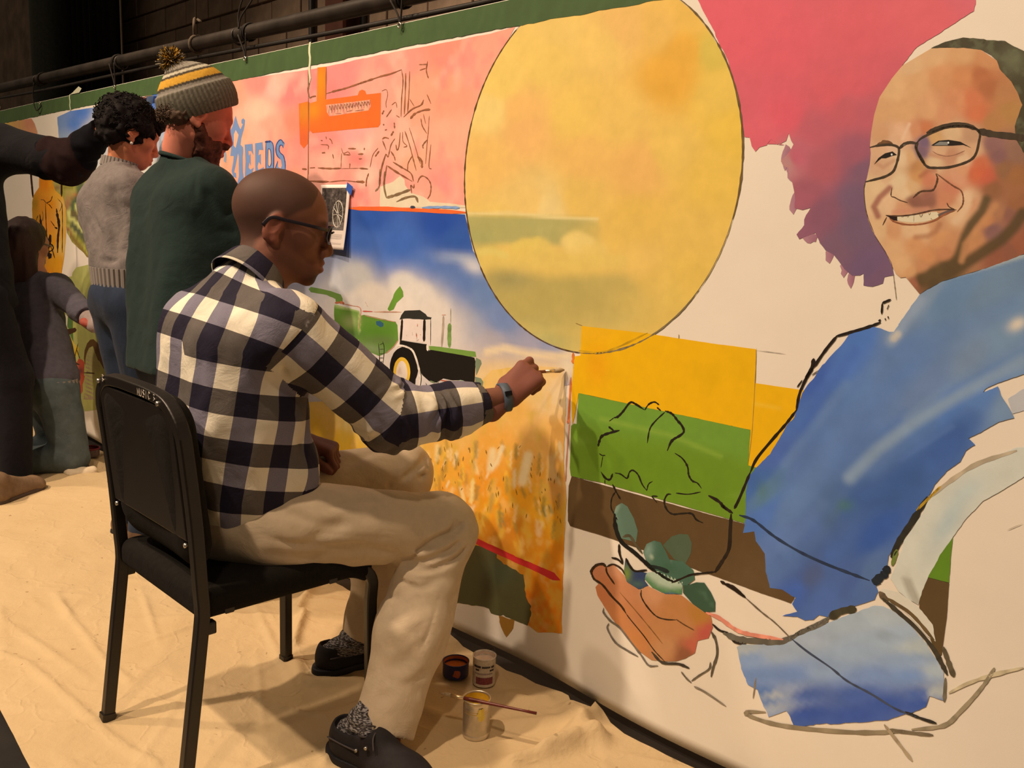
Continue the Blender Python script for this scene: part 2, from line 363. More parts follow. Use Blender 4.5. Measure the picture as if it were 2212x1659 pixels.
cher = patch('painted_cherries', [(300, 680), (390, 560), (440, 470), (560, 520), (620, 600), (600, 780), (590, 960), (620, 1010), (540, 1250), (540, 1450), (480, 1560), (400, 1600), (350, 1640), (340, 1300), (320, 1000), (350, 850)], (206, 78, 50), 4, fr=Q5, sp=5, rough=.2,
      ops=[('b', 480, 840, 150, 110, 10, (108, 48, 50), .95), ('b', 370, 710, 80, 60, 0, (205, 110, 85), .9), ('b', 430, 1050, 60, 80, 0, (150, 110, 60), .7)])
lines('cherry_stems', [[(420, 30), (375, 200), (330, 380), (305, 560)], [(375, 200), (430, 360), (470, 470)], ([(290, 600), (460, 660)], 45), ([(580, 900), (760, 905), (930, 920)], 36)], (70, 48, 16), 22, 5, cher, fr=Q5)
# orange jug with trees
jug = patch('painted_jug', [(500, 100), (505, 500), (370, 690), (335, 850), (340, 1200), (380, 1600), (440, 2100), (520, 2500), (640, 2800), (900, 2900), (1010, 2760), (1060, 2450), (1110, 2150), (1150, 1800), (1165, 1400), (1150, 1000), (1080, 720), (900, 560), (840, 400), (850, 100)], (236, 148, 28), 3, fr=Q2, sp=5, rough=.25,
      ops=[('i', [(520, 300, (222, 128, 20)), (660, 400, (232, 128, 10)), (800, 400, (238, 145, 20)), (380, 900, (172, 118, 20)), (380, 1300, (190, 125, 20)), (600, 900, (224, 135, 30)), (750, 900, (238, 140, 12)), (950, 700, (238, 165, 45)), (1100, 900, (236, 175, 80)), (1120, 1300, (230, 172, 70)), (700, 1400, (238, 142, 40)), (800, 1800, (236, 148, 14)), (560, 2100, (208, 135, 40)), (900, 2300, (232, 150, 20)), (1060, 1900, (236, 180, 80)), (700, 2600, (236, 140, 20))], 3.)])
patch('jug_stopper', [(690, 1420), (720, 1215), (800, 1130), (890, 1108), (1000, 1130), (1080, 1190), (1145, 1290), (1160, 1420)], (28, 20, 16), 4, jug, fr=Q1, sp=6)
lines('jug_handles', [[(310, -80), (312, 230), (335, 500), (355, 740)], [(1052, -60), (1050, 280), (1050, 720)]], (52, 22, 8), 44, 4, jug, fr=Q2, jit=.1)
lines('tree_silhouettes', [([(925, 1000), (950, 1180), (990, 1400), (960, 1700), (950, 2060)], 50), ([(880, 1450), (950, 1480)], 40), ([(975, 1220), (985, 1480)], 50), ([(520, 1140), (550, 1400), (560, 1700), (610, 2130)], 50), ([(540, 1330), (570, 1430)], 50), ([(1065, 920), (1070, 1400), (1062, 2060)], 18), ([(660, 880), (670, 1300), (690, 1640), (720, 1740)], 18), ([(540, 790), (620, 800), (670, 870)], 14), ([(670, 870), (780, 820), (830, 700)], 18), ([(690, 870), (760, 920), (820, 1000)], 18), ([(950, 760), (1060, 900), (1000, 1080)], 12), ([(430, 1440), (430, 1300), (480, 1160)], 14), ([(780, 1290), (890, 1440)], 16), ([(580, 1050), (600, 1160), (590, 1300)], 12)], (44, 18, 8), 30, 4, jug, fr=Q2, jit=.35)
patch('figure_silhouette', [(760, 60), (800, 90), (800, 240), (770, 350), (740, 420), (760, 510), (810, 540), (800, 630), (730, 665), (715, 600), (670, 590), (700, 540), (665, 460), (680, 330), (720, 180)], (34, 14, 6), 4, jug, fr=Q3, sp=6, rough=.2)
lines('figure_staff', [([(770, 340), (830, 470), (880, 640)], 22), ([(500, 280), (550, 620), (670, 640)], 16)], (44, 18, 8), 20, 4, jug, fr=Q3)
# ---- peach panel with lettering and steam engine sketch
pe = [(472, 146)]+[(500+x/3.95, y/3.95) for x, y in [(0, 690), (320, 640), (620, 597), (800, 566), (1250, 466), (1660, 392), (2212, 285)]]+[(1112, 58), (1060, 160), (1010, 300), (1003, 380), (1006, 444), (860, 449), (760, 447), (600, 446), (430, 444), (400, 300), (430, 160)]
peach = patch('painted_peach_field', pe, (250, 165, 125), 1, sp=6, rough=.3,
      ops=[('i', [(500, 200, (240, 160, 120)), (560, 180, (240, 140, 118)), (590, 190, (250, 180, 150)), (560, 240, (250, 190, 150)), (620, 200, (236, 130, 115)), (520, 300, (232, 165, 120)), (580, 270, (245, 165, 130)), (640, 260, (235, 138, 105)), (640, 400, (240, 150, 110)), (700, 190, (248, 130, 115)), (740, 160, (250, 135, 120)), (800, 180, (252, 160, 130)), (860, 140, (250, 145, 120)), (960, 110, (248, 140, 110)), (900, 200, (252, 160, 120)), (960, 200, (250, 155, 115)), (1030, 140, (252, 160, 125)), (980, 300, (254, 170, 130)), (990, 380, (250, 160, 125)), (940, 420, (252, 165, 130)), (960, 400, (250, 145, 125)), (880, 330, (254, 168, 125)), (820, 330, (252, 165, 135)), (760, 290, (248, 158, 140)), (780, 320, (252, 190, 155)), (700, 300, (250, 140, 120)), (720, 350, (252, 175, 140)), (770, 340, (248, 135, 115)), (790, 380, (252, 185, 150)), (740, 385, (250, 150, 125)), (680, 380, (248, 165, 135)), (830, 400, (250, 148, 128)), (780, 430, (250, 140, 118)), (820, 430, (248, 140, 118)), (440, 250, (235, 160, 120))], 4.),
           ('m', 60, (255, 185, 150), .5, .58, 1.6), ('m', 45, (242, 128, 115), .45, .62, 1.6)])
lines('panel_seam', [[(663, 152), (664.5, 250), (664, 364), (662, 446)]], (140, 90, 60), 1.6, 4, peach, jit=.3)
# blue gothic lettering
let = [[(430, 105), (480, 290), (540, 440), (600, 310), (565, 290), (565, 210), (610, 170), (650, 215), (640, 330), (620, 430), (560, 640), (540, 800), (600, 860), (605, 950), (590, 1100), (595, 1450), (620, 1620), (560, 1760), (450, 1760), (500, 1560), (500, 1090), (480, 1000), (440, 1210), (385, 1460), (430, 1480), (440, 1600), (360, 1560), (330, 1430), (370, 1200), (380, 1070), (300, 1070), (320, 900), (290, 600), (290, 480), (350, 380)],
       [(640, 800), (825, 780), (845, 1050), (790, 950), (725, 950), (740, 1070), (775, 1010), (785, 1310), (750, 1220), (730, 1340), (770, 1400), (850, 1350), (800, 1550), (640, 1560), (660, 1200)],
       [(885, 770), (1060, 740), (1080, 930), (980, 920), (960, 1060), (1020, 1020), (1025, 1290), (970, 1210), (940, 1320), (960, 1400), (1095, 1340), (1040, 1510), (890, 1530)],
       [(1120, 730), (1260, 705), (1325, 850), (1325, 1400), (1260, 1520), (1150, 1520), (1140, 1400), (1135, 760)],
       [(1490, 680), (1540, 720), (1590, 760), (1550, 890), (1530, 810), (1480, 820), (1455, 920), (1480, 1000), (1550, 1060), (1600, 1250), (1600, 1480), (1540, 1540), (1360, 1500), (1330, 1440), (1430, 1190), (1430, 1330), (1490, 1370), (1520, 1300), (1500, 1170), (1410, 1070), (1375, 930), (1400, 780)]]
for k, l in enumerate(let):
    patch('painted_letter', l, (124, 142, 172), 3, peach, fr=Q6, sp=7, ops=[('b', 1500, 800, 300, 300, 0, (105, 135, 165), .5)])
for hole in ([(430, 450), (500, 570), (430, 880), (385, 830), (385, 560)], [(1215, 900), (1255, 960), (1270, 1230), (1230, 1330), (1190, 1260), (1190, 960)]):
    patch('letter_counter', hole, (244, 176, 134), 4, peach, fr=Q6, sp=8)
patch('painted_letter', [(110, 700), (180, 880), (210, 1060), (200, 1240), (140, 1190), (160, 1080), (120, 850), (90, 760)], (150, 155, 160), 3, peach, fr=Q6, sp=8)
lines('letter_outlines', [([(1120, 735), (1260, 720)], 48), ([(1140, 720), (1140, 1480)], 16), ([(1265, 710), (1322, 860), (1325, 1400), (1310, 1480)], 20), ([(1195, 1300), (1192, 960), (1215, 895), (1255, 960), (1270, 1230), (1230, 1330), (1195, 1290)], 16), ([(1580, 770), (1490, 680), (1400, 780), (1378, 930), (1410, 1060), (1480, 1140)], 22), ([(1550, 880), (1530, 820), (1480, 815), (1455, 920), (1490, 1000), (1560, 1070), (1600, 1250), (1598, 1480)], 20), ([(1425, 1185), (1340, 1450)], 18)], (58, 70, 118), 18, 5, peach, fr=Q6, jit=.15)
# orange boiler
boi = patch('painted_boiler', [(195, 430), (290, 400), (300, -100), (430, -115), (425, 380), (900, 315), (925, 250), (965, 230), (1010, 245), (1030, 300), (1250, 278), (1245, 740), (1210, 790), (900, 815), (230, 880), (190, 840), (165, 900), (160, 1040), (100, 1110), (45, 1040), (30, 700), (25, 440), (165, 405)], (236, 106, 36), 3, peach, fr=Q7, sp=6, rough=.15,
      ops=[('b', 350, 100, 110, 330, 0, (236, 138, 22), .95), ('b', 240, 540, 130, 140, 0, (245, 140, 30), .9), ('b', 90, 560, 90, 200, 0, (222, 130, 36), .9), ('b', 100, 960, 100, 150, 0, (230, 98, 50), .9)])
patch('boiler_nameplate', [(430, 460), (1090, 380), (1100, 480), (1060, 540), (480, 630), (445, 570)], (240, 165, 125), 4, boi, fr=Q7, sp=5, rough=.2, ops=[('m', 50, (225, 125, 105), .8, .45, 2.5)])
lines('nameplate_scribble', [[(470+k*44, 590-k*7), (485+k*44, 470-k*5), (505+k*44, 540-k*6), (515+k*44, 450-k*5)] for k in range(14)]+[[(560, 590), (660, 585)], [(730, 560), (830, 540)], [(860, 550), (1000, 530)]], (150, 88, 62), 9, 5, boi, fr=Q7, jit=.6)
S = 1.  # brown steam engine sketch
lines('engine_sketch', [[(430, 290), (560, 250), (700, 215), (850, 165), (950, 130), (1070, 90), (1250, 30), (1390, -5), (1560, -70)], ([(190, 355), (225, 335), (280, 325)], 20), ([(430, -110), (425, 370)], 12), ([(170, -40), (180, 120), (160, 240), (185, 360)], 22, (130, 95, 60)), ([(175, 420), (170, 1000), (175, 1500)], 6),
    ([(1560, -60), (1580, 100), (1560, 360), (1550, 635)], 14), ([(1620, -20), (1615, 250), (1600, 600)], 18), ([(1680, -50), (1670, 260), (1650, 570)], 12), ([(1590, 640), (1720, 520), (1850, 460), (1890, 380)], 20), ([(1690, 665), (1760, 590), (1880, 540), (1990, 525)], 30), ([(1680, 370), (1750, 480)], 10), ([(1940, 300), (2000, 440)], 14),
    ([(1850, 660), (1870, 770), (1940, 890)], 14), ([(1885, 590), (1920, 740)], 8), ([(1975, 620), (1960, 850), (1945, 1000), (1920, 1340)], 10), ([(1940, 980), (1880, 1060), (1885, 1110)], 16), ([(2000, 1050), (1970, 1370), (2010, 1415)], 12), ([(1610, 850), (1680, 1060), (1730, 1250), (1780, 1440)], 16), ([(1675, 800), (1740, 1000), (1800, 1200), (1840, 1340)], 10), ([(1800, 1230), (1860, 1300), (1865, 1400)], 34),
    ([(1540, 870), (1520, 1080), (1490, 1130), (1475, 1050)], 14), ([(1575, 860), (1580, 1000), (1640, 1070), (1590, 1090)], 11), ([(1460, 960), (1400, 1060), (1360, 1230), (1330, 1190)], 14), ([(1400, 1150), (1450, 1230), (1465, 1290)], 16), ([(1325, 1190), (1270, 1370), (1240, 1540), (1235, 1660)], 22), ([(1340, 1360), (1315, 1530), (1300, 1660)], 16), ([(1350, 1370), (1500, 1470), (1720, 1600)], 26), ([(1430, 1310), (1560, 1390), (1700, 1480), (1740, 1600)], 20), ([(1720, 1220), (1660, 1330), (1650, 1440)], 12), ([(1800, 1620), (1830, 1550), (1880, 1520), (1960, 1570), (2000, 1660), (1990, 1790), (1950, 1860)], 18), ([(1750, 1640), (1740, 1700), (1700, 1660), (1715, 1780)], 16),
    ([(1450, 720), (1455, 810)], 18), ([(1440, 850), (1400, 920)], 18), ([(1270, 970), (1310, 945), (1370, 960)], 18), ([(1275, 990), (1330, 1130)], 14), ([(1410, 460), (1470, 420), (1490, 500)], 10), ([(1410, 525), (1330, 640)], 14), ([(1260, 250), (1330, 230), (1350, 310), (1325, 420), (1330, 500)], 8), ([(1265, 600), (1295, 540)], 26), ([(1480, 615), (1530, 645)], 12), ([(1280, 750), (1300, 755)], 24), ([(1310, 835), (1340, 825)], 16), ([(1820, -145), (1950, -150)], 16, (170, 105, 70)), ([(1950, -195), (1930, -60), (1960, 60)], 20), ([(1830, -60), (1920, -90)], 14),
    ([(75, 1415), (150, 1420)], 22), ([(190, 1400), (270, 1395)], 18), ([(310, 1400), (500, 1410), (660, 1405)], 24), ([(660, 1410), (930, 1405)], 8), ([(930, 1405), (1060, 1415)], 22), ([(180, 1595), (360, 1605), (480, 1605)], 26), ([(480, 1610), (700, 1590), (900, 1610)], 14), ([(880, 1605), (1010, 1610)], 30), ([(1070, 1480), (1040, 1570), (1030, 1680)], 18), ([(1210, 1100), (1130, 1210), (1090, 1390)], 10), ([(1225, 1145), (1165, 1230)], 18),
    ([(350, 1050), (460, 1060), (465, 1120)], 12), ([(480, 960), (510, 990), (525, 1040)], 14), ([(430, 930), (435, 970)], 12), ([(370, 1175), (420, 1170)], 22), ([(660, 1100), (690, 1180), (760, 1160), (800, 1210)], 10), ([(690, 1200), (790, 1205)], 18), ([(760, 1110), (880, 1112)], 18), ([(910, 1195), (990, 1190)], 24), ([(920, 1265), (970, 1262)], 16), ([(665, 1180), (655, 1400)], 9), ([(790, 1330), (785, 1400)], 14), ([(530, 1190), (545, 1260)], 12), ([(350, 990), (380, 990)], 14), ([(1005, 1100), (1000, 1130)], 16)],
    (150, 88, 52), 24, 5, peach, fr=Q7, jit=.35)
# white bare wheel area and the orange ledge line
patch('bare_wheel_area', [(1338, 310), (1345, 170), (1390, 150), (1450, 130), (1510, 80), (1545, 110), (1560, 160), (1600, 220), (1700, 255), (1770, 300), (1900, 310), (2070, 330), (2070, 350), (1340, 345)], (236, 205, 160), 2, peach, fr=F_, sp=6, rough=.4)
lines('wheel_sketch', [([(1380, 40), (1375, 160), (1395, 265)], 14), ([(1340, 20), (1335, 160), (1300, 210)], 14), ([(1395, 265), (1480, 240), (1600, 195)], 22), ([(1480, 300), (1560, 265), (1640, 255), (1665, 305)], 18), ([(1600, 345), (1640, 345)], 26, (60, 60, 70)), ([(1700, 350), (1860, 345), (2020, 350)], 22, (130, 150, 180))], (140, 105, 68), 14, 5, peach, fr=F_)
# ---- blue sky panel with clouds, tractor, wheat
skp = [(430, 447), (600, 449), (760, 452), (1003, 463), (1020, 540), (1060, 620), (1110, 690), (1160, 730), (1236, 762), (1238, 800), (1236, 830), (1100, 850), (960, 880), (820, 900), (640, 900), (430, 880)]
sky = patch('painted_cloud_sky', skp, (70, 105, 165), 1, sp=5, rough=.2,
      ops=[('i', [(450, 480, (60, 95, 160)), (700, 470, (50, 85, 150)), (800, 470, (45, 82, 152)), (950, 480, (38, 75, 150)), (780, 520, (68, 104, 170)), (860, 530, (62, 100, 168)), (980, 520, (50, 86, 152)), (840, 580, (70, 108, 172)), (900, 590, (80, 112, 168)), (990, 620, (96, 120, 165)), (950, 660, (120, 135, 165)), (1040, 640, (110, 130, 165)), (1000, 700, (150, 150, 162)), (1080, 690, (120, 135, 168)), (1060, 740, (175, 160, 160)), (1150, 745, (165, 155, 165)), (700, 570, (140, 140, 155)), (640, 700, (200, 180, 165)), (500, 600, (80, 110, 165)), (500, 760, (200, 180, 165)), (760, 600, (180, 175, 172)), (1180, 750, (150, 150, 170))], 3.6),
           ('b', 770, 600, 42, 36, 0, (215, 198, 178), .95), ('b', 735, 620, 40, 36, 0, (205, 190, 175), .95), ('b', 720, 650, 60, 50, 0, (210, 192, 175), .9), ('b', 800, 650, 50, 42, 0, (236, 208, 176), 1.), ('b', 870, 620, 45, 36, 10, (232, 208, 180), .95), ('b', 905, 650, 60, 45, 30, (234, 210, 182), .95), ('b', 850, 670, 90, 45, 0, (238, 212, 182), 1.), ('b', 930, 690, 50, 50, 40, (232, 205, 178), .95), ('b', 780, 720, 120, 60, 0, (240, 212, 184), 1.), ('b', 950, 720, 60, 60, 0, (230, 204, 178), .9), ('b', 870, 740, 120, 60, 0, (240, 212, 184), 1.), ('b', 980, 760, 60, 40, 20, (225, 200, 178), .8), ('b', 700, 760, 120, 80, 0, (226, 205, 182), .95), ('b', 820, 820, 180, 60, 0, (240, 210, 178), 1.),
           ('d', 768, 602, 30, (206, 192, 176), .8, .35), ('d', 738, 618, 26, (196, 184, 172), .75, .4), ('d', 868, 618, 30, (226, 206, 182), .85, .35), ('d', 905, 640, 32, (230, 208, 182), .85, .35), ('d', 935, 676, 34, (230, 206, 180), .85, .4), ('d', 800, 652, 42, (238, 212, 182), .9, .25), ('d', 760, 668, 34, (228, 206, 182), .8, .4), ('d', 850, 662, 40, (238, 212, 184), .8, .4),
           ('b', 1000, 558, 60, 13, 8, (170, 172, 178), .8), ('b', 1022, 575, 26, 16, 25, (222, 205, 190), .9), ('b', 960, 560, 25, 12, 0, (140, 150, 175), .6), ('s', [(1050, 760), (1090, 752), (1140, 765), (1200, 770), (1240, 765)], 16, (238, 205, 160), 1, .8), ('b', 1170, 800, 120, 34, 0, (244, 200, 140), 1), ('b', 1060, 810, 80, 40, 0, (243, 195, 125), 1), ('b', 1230, 790, 24, 26, 0, (240, 210, 165), .9)])
lines('orange_ledge_line', [([(440, 444), (600, 446), (758, 450)], 7), ([(756, 450), (860, 452), (1004, 459)], 9)], (238, 98, 40), 8, 3, sky, jit=.12)
wheat = patch('painted_wheat_field', [(430, 850), (640, 870), (860, 860), (1010, 850), (1060, 800), (1140, 790), (1215, 795), (1222, 860), (1218, 1000), (1224, 1080), (1218, 1200), (1214, 1368), (1160, 1366), (1130, 1345), (1060, 1310), (1010, 1300), (960, 1292), (700, 1240), (430, 1180)], (240, 160, 55), 2, sp=3.6, rough=.5,
      ops=[('i', [(450, 900, (238, 190, 110)), (760, 900, (238, 200, 130)), (850, 880, (240, 195, 125)), (700, 950, (235, 175, 40)), (740, 960, (232, 170, 35)), (930, 960, (238, 170, 70)), (1000, 930, (242, 178, 85)), (1080, 830, (242, 190, 105)), (1150, 840, (243, 192, 112)), (1200, 860, (243, 200, 140)), (1110, 880, (242, 175, 80)), (1200, 940, (240, 170, 80)), (1060, 960, (243, 165, 62)), (960, 1010, (243, 165, 50)), (1040, 1040, (242, 150, 35)), (1130, 1060, (240, 155, 25)), (1200, 1060, (235, 160, 70)), (950, 1080, (243, 150, 35)), (1060, 1100, (240, 150, 25)), (1170, 1100, (240, 160, 25)), (1210, 1140, (243, 160, 25)), (1050, 1140, (232, 140, 25)), (1100, 1140, (205, 120, 22)), (1080, 1160, (200, 120, 28)), (1150, 1150, (225, 140, 22)), (1200, 1200, (238, 140, 20)), (1100, 1210, (205, 125, 25)), (1060, 1240, (200, 120, 25)), (1190, 1260, (240, 135, 15)), (1190, 1340, (240, 130, 12)), (1150, 1330, (228, 110, 15)), (1000, 1200, (210, 130, 30)), (600, 1050, (225, 150, 40))], 3.6),
           ('m', 36, (224, 175, 60), .55, .55, 1.8), ('m', 26, (246, 185, 95), .5, .6, 1.8)]
          +[('s', [(x, y), (x+random.uniform(-7, 7), y+random.uniform(12, 34))], random.uniform(3, 8), random.choice([(250, 205, 130), (248, 215, 155), (168, 130, 50), (130, 112, 50), (225, 150, 30), (250, 190, 60), (140, 125, 75)]), random.uniform(.4, .85), .8) for x, y in [(random.uniform(925, 1215), random.uniform(950, 1130)) for _ in range(120)]]
          +[('s', [(1063, 975), (1058, 1012)], 16, (244, 205, 140), .9, .6), ('s', [(1084, 965), (1072, 1000), (1064, 1010)], 9, (246, 210, 150), .9, .6), ('s', [(1140, 985), (1128, 1040)], 20, (246, 208, 145), .95, .5), ('s', [(1020, 1040), (1016, 1085)], 8, (248, 205, 120), 1, .5), ('s', [(1008, 1052), (1010, 1070)], 9, (245, 180, 90), .9, .6), ('s', [(1190, 990), (1192, 1030)], 16, (245, 195, 120), .7, .7)])
random.seed(11)
lines('wheat_dashes', [([(x, y), (x+random.uniform(-5, 4), y+random.uniform(5, 13))], random.uniform(1.2, 3.2)) for x, y in [(random.uniform(930, 1210), random.uniform(955, 1120)) for _ in range(60)]], (150, 105, 40), 2, 3, wheat, sm=2)
patch('dark_green_ground', [(960, 1165), (1035, 1180), (1065, 1190), (1080, 1208), (1100, 1228), (1128, 1240), (1130, 1258), (1135, 1290), (1148, 1304), (1146, 1325), (1138, 1352), (1100, 1335), (1060, 1322), (1020, 1310), (960, 1296), (930, 1250)], (92, 84, 46), 3, wheat, sp=6, rough=2.2, ops=[('b', 1080, 1235, 40, 40, 0, (84, 90, 62), .8), ('b', 1050, 1270, 16, 50, 8, (66, 56, 28), .6)])
patch('ochre_drip', [(1075, 1330), (1106, 1340), (1104, 1360), (1092, 1375), (1080, 1352)], (168, 112, 38), 3, wheat, sp=6, rough=1.6)
patch('red_stroke', [(1000, 1158), (1032, 1163), (1062, 1178), (1120, 1205), (1160, 1222), (1198, 1238), (1212, 1254), (1195, 1252), (1150, 1232), (1100, 1210), (1050, 1188), (1028, 1175), (995, 1165)], (212, 45, 42), 4, wheat, sp=6, rough=.7, ops=[('s', [(1040, 1172), (1140, 1215)], 8, (186, 32, 28), .9, .8)])
lines('panel_edge_marks', [([(1238, 762), (1237, 785)], 6, (232, 122, 52)), ([(1233, 815), (1231, 850), (1228, 900), (1226, 915)], 4, (226, 110, 50)), ([(1231, 900), (1224, 990), (1222, 1040)], 2.5, (222, 140, 100))], (225, 110, 50), 3, 4, wheat)
# tractor and harvester
har = patch('painted_harvester', [(345, 370), (640, 450), (655, 510), (700, 500), (1070, 580), (1095, 620), (1105, 800), (1060, 870), (960, 955), (880, 990), (740, 930), (630, 860), (635, 800), (430, 750), (390, 680), (340, 600)], (104, 142, 46), 3, sky, fr=Q8, sp=5, rough=.35,
      ops=[('b', 540, 580, 110, 90, 0, (178, 180, 108), .85), ('b', 500, 720, 200, 40, 5, (100, 124, 70), .9), ('b', 850, 700, 200, 90, 0, (96, 138, 40), .9), ('b', 900, 800, 250, 60, 0, (108, 124, 62), .9), ('b', 800, 900, 180, 60, 15, (140, 150, 98), .9), ('s', [(645, 450), (640, 700)], 26, (186, 196, 110), .9, .6), ('s', [(350, 375), (640, 450)], 40, (190, 195, 120), .9, .6)])
patch('harvester_spout', [(35, 190), (60, 165), (150, 180), (300, 215), (420, 255), (440, 300), (440, 350), (360, 345), (355, 310), (250, 260), (60, 230)], (112, 138, 60), 3, har, fr=Q8, sp=6, rough=.35, ops=[('b', 80, 200, 80, 50, 0, (84, 110, 46), .7)])
patch('harvester_auger', [(1120, 155), (1155, 220), (1160, 280), (1120, 320), (1085, 350), (1050, 430), (1000, 450), (975, 430), (1020, 330), (1070, 220)], (112, 150, 48), 3, har, fr=Q8, sp=6, rough=.35)
patch('harvester_badge', [(840, 575), (890, 572), (930, 600), (928, 635), (895, 645), (845, 615)], (54, 96, 112), 4, har, fr=Q8, sp=6, rough=.2)
lines('red_sketch_lines', [([(350, 355), (430, 350), (460, 370)], 26, (190, 105, 65)), ([(440, 365), (560, 390), (655, 420), (650, 560), (640, 680)], 10), ([(680, 455), (800, 460)], 16, (200, 80, 60)), ([(810, 462), (1140, 465)], 14, (215, 155, 120)), ([(700, 505), (900, 550), (1080, 585)], 8), ([(1105, 800), (1050, 880), (960, 960)], 10), ([(1335, 600), (1320, 780), (1340, 800), (1370, 730)], 14, (200, 85, 60)), ([(1275, 650), (1270, 700), (1285, 770)], 7), ([(1195, 750), (1205, 735)], 14), ([(1620, 500), (1670, 498)], 8), ([(700, 1080), (760, 1070), (860, 1160), (930, 1170)], 22, (222, 160, 130)), ([(710, 340), (740, 400)], 8, (225, 180, 150)), ([(1140, 1150), (1120, 1190)], 20, (160, 90, 70)), ([(1480, 1290), (1540, 1310)], 20, (120, 125, 80)), ([(1600, 1280), (1760, 1300)], 12, (190, 90, 50))], (205, 135, 105), 9, 4, har, fr=Q8)
trac = patch('painted_tractor', [(1125, 800), (1440, 850), (1470, 925), (1540, 905), (1800, 960), (2010, 1010), (2025, 1060), (2005, 1420), (1960, 1380), (1870, 1300), (1780, 1290), (1640, 1260), (1560, 1310), (1470, 1290), (1390, 1220), (1340, 1100), (1280, 960), (1200, 890), (1120, 850)], (26, 20, 14), 3, sky, fr=Q8, sp=7, rough=.2)
patch('tractor_roof', [(1180, 450), (1360, 442), (1430, 490), (1450, 520), (1500, 530), (1490, 550), (1400, 555), (1280, 550), (1200, 540), (1150, 545), (1120, 555), (1140, 500)], (48, 44, 34), 5, trac, fr=Q8, sp=6, rough=.3)
patch('cab_window', [(1165, 540), (1405, 545), (1400, 830), (1150, 800)], (240, 208, 182), 4, trac, fr=Q8, sp=12, rough=.1)
lines('cab_frame', [([(1150, 550), (1145, 660), (1132, 820)], 26), ([(1415, 545), (1412, 700), (1410, 815)], 30), ([(1490, 540), (1488, 860)], 6)], (34, 22, 14), 24, 5, trac, fr=Q8, jit=.1)
patch('tractor_hood', [(1470, 870), (1600, 880), (1800, 910), (2020, 940), (2030, 1000), (1980, 1000), (1750, 960), (1475, 915)], (122, 150, 60), 4, trac, fr=Q8, sp=6, rough=.25)
lines('exhaust_stack', [([(1640, 510), (1635, 650), (1620, 880)], 24, (178, 150, 122)), ([(1727, 420), (1725, 600)], 12, (176, 160, 130)), ([(1715, 600), (1710, 720), (1712, 890)], 44, (120, 145, 70))], (170, 150, 120), 20, 4, trac, fr=Q8, jit=.12)
patch('front_weight', [(2030, 1010), (2085, 1040), (2095, 1080), (2030, 1220), (2022, 1100)], (128, 132, 96), 4, trac, fr=Q8, sp=7, rough=.25)
patch('front_weight', [(2020, 1240), (2090, 1260), (2118, 1300), (2105, 1420), (2060, 1450), (2010, 1440)], (132, 136, 100), 4, trac, fr=Q8, sp=7, rough=.25)
def ellp(cx, cy, rx, ry, a0=0, a1=360, n=40): return [(cx+rx*math.cos(math.radians(a)), cy+ry*math.sin(math.radians(a))) for a in np.linspace(a0, a1, n, endpoint=(a1-a0 < 360))]
whl = patch('rear_wheel', ellp(1175, 1125, 168, 245, 145, 395)+[(1300, 1395), (1240, 1350), (1200, 1330), (1090, 1330), (1075, 1355), (1050, 1350)], (20, 14, 10), 5, trac, fr=Q8, sp=8, rough=.15)
patch('wheel_rim', ellp(1150, 1180, 100, 175, 130, 410)+[(1190, 1320), (1085, 1320)], (238, 180, 52), 6, trac, fr=Q8, sp=7, rough=.15)
patch('wheel_hub', ellp(1150, 1190, 66, 140), (240, 208, 176), 7, trac, fr=Q8, sp=7, rough=.15, ops=[('b', 1125, 1175, 16, 26, 0, (165, 95, 70), .9)])
patch('front_wheel', ellp(1855, 1510, 138, 200, 180, 360), (20, 14, 10), 5, trac, fr=Q8, sp=8, rough=.15)
patch('wheel_rim', ellp(1840, 1520, 62, 105, 180, 360), (236, 170, 42), 6, trac, fr=Q8, sp=8, rough=.15)
patch('wheel_hub', ellp(1842, 1525, 36, 65, 180, 360), (240, 208, 176), 7, trac, fr=Q8, sp=8, rough=.15)
lines('ladder_sketch', [([(870, 840), (885, 980), (882, 1080)], 8), ([(920, 815), (940, 900), (925, 1095)], 8), [(880, 860), (930, 835)], [(885, 910), (940, 908)], [(885, 965), (940, 965)], [(885, 1012), (935, 1012)], [(885, 1060), (930, 1060)], [(1415, 1340), (1440, 1395)], [(1430, 1310), (1460, 1370)], ([(1580, 1290), (1570, 1380)], 16, (130, 125, 100))], (40, 34, 22), 6, 5, trac, fr=Q8, sm=3)
lines('fender_outline', [([(1090, 880), (1130, 865), (1200, 880), (1270, 920), (1310, 1000), (1345, 1120), (1365, 1250), (1350, 1390)], 22, (236, 208, 178)), ([(1365, 1130), (1380, 1250), (1360, 1390)], 8, (50, 50, 40)), ([(1450, 850), (1455, 930)], 26, (238, 212, 180)), ([(1790, 1300), (1860, 1290), (1920, 1330), (1980, 1430)], 22, (150, 160, 130))], (236, 208, 178), 18, 6, trac, fr=Q8, jit=.15)
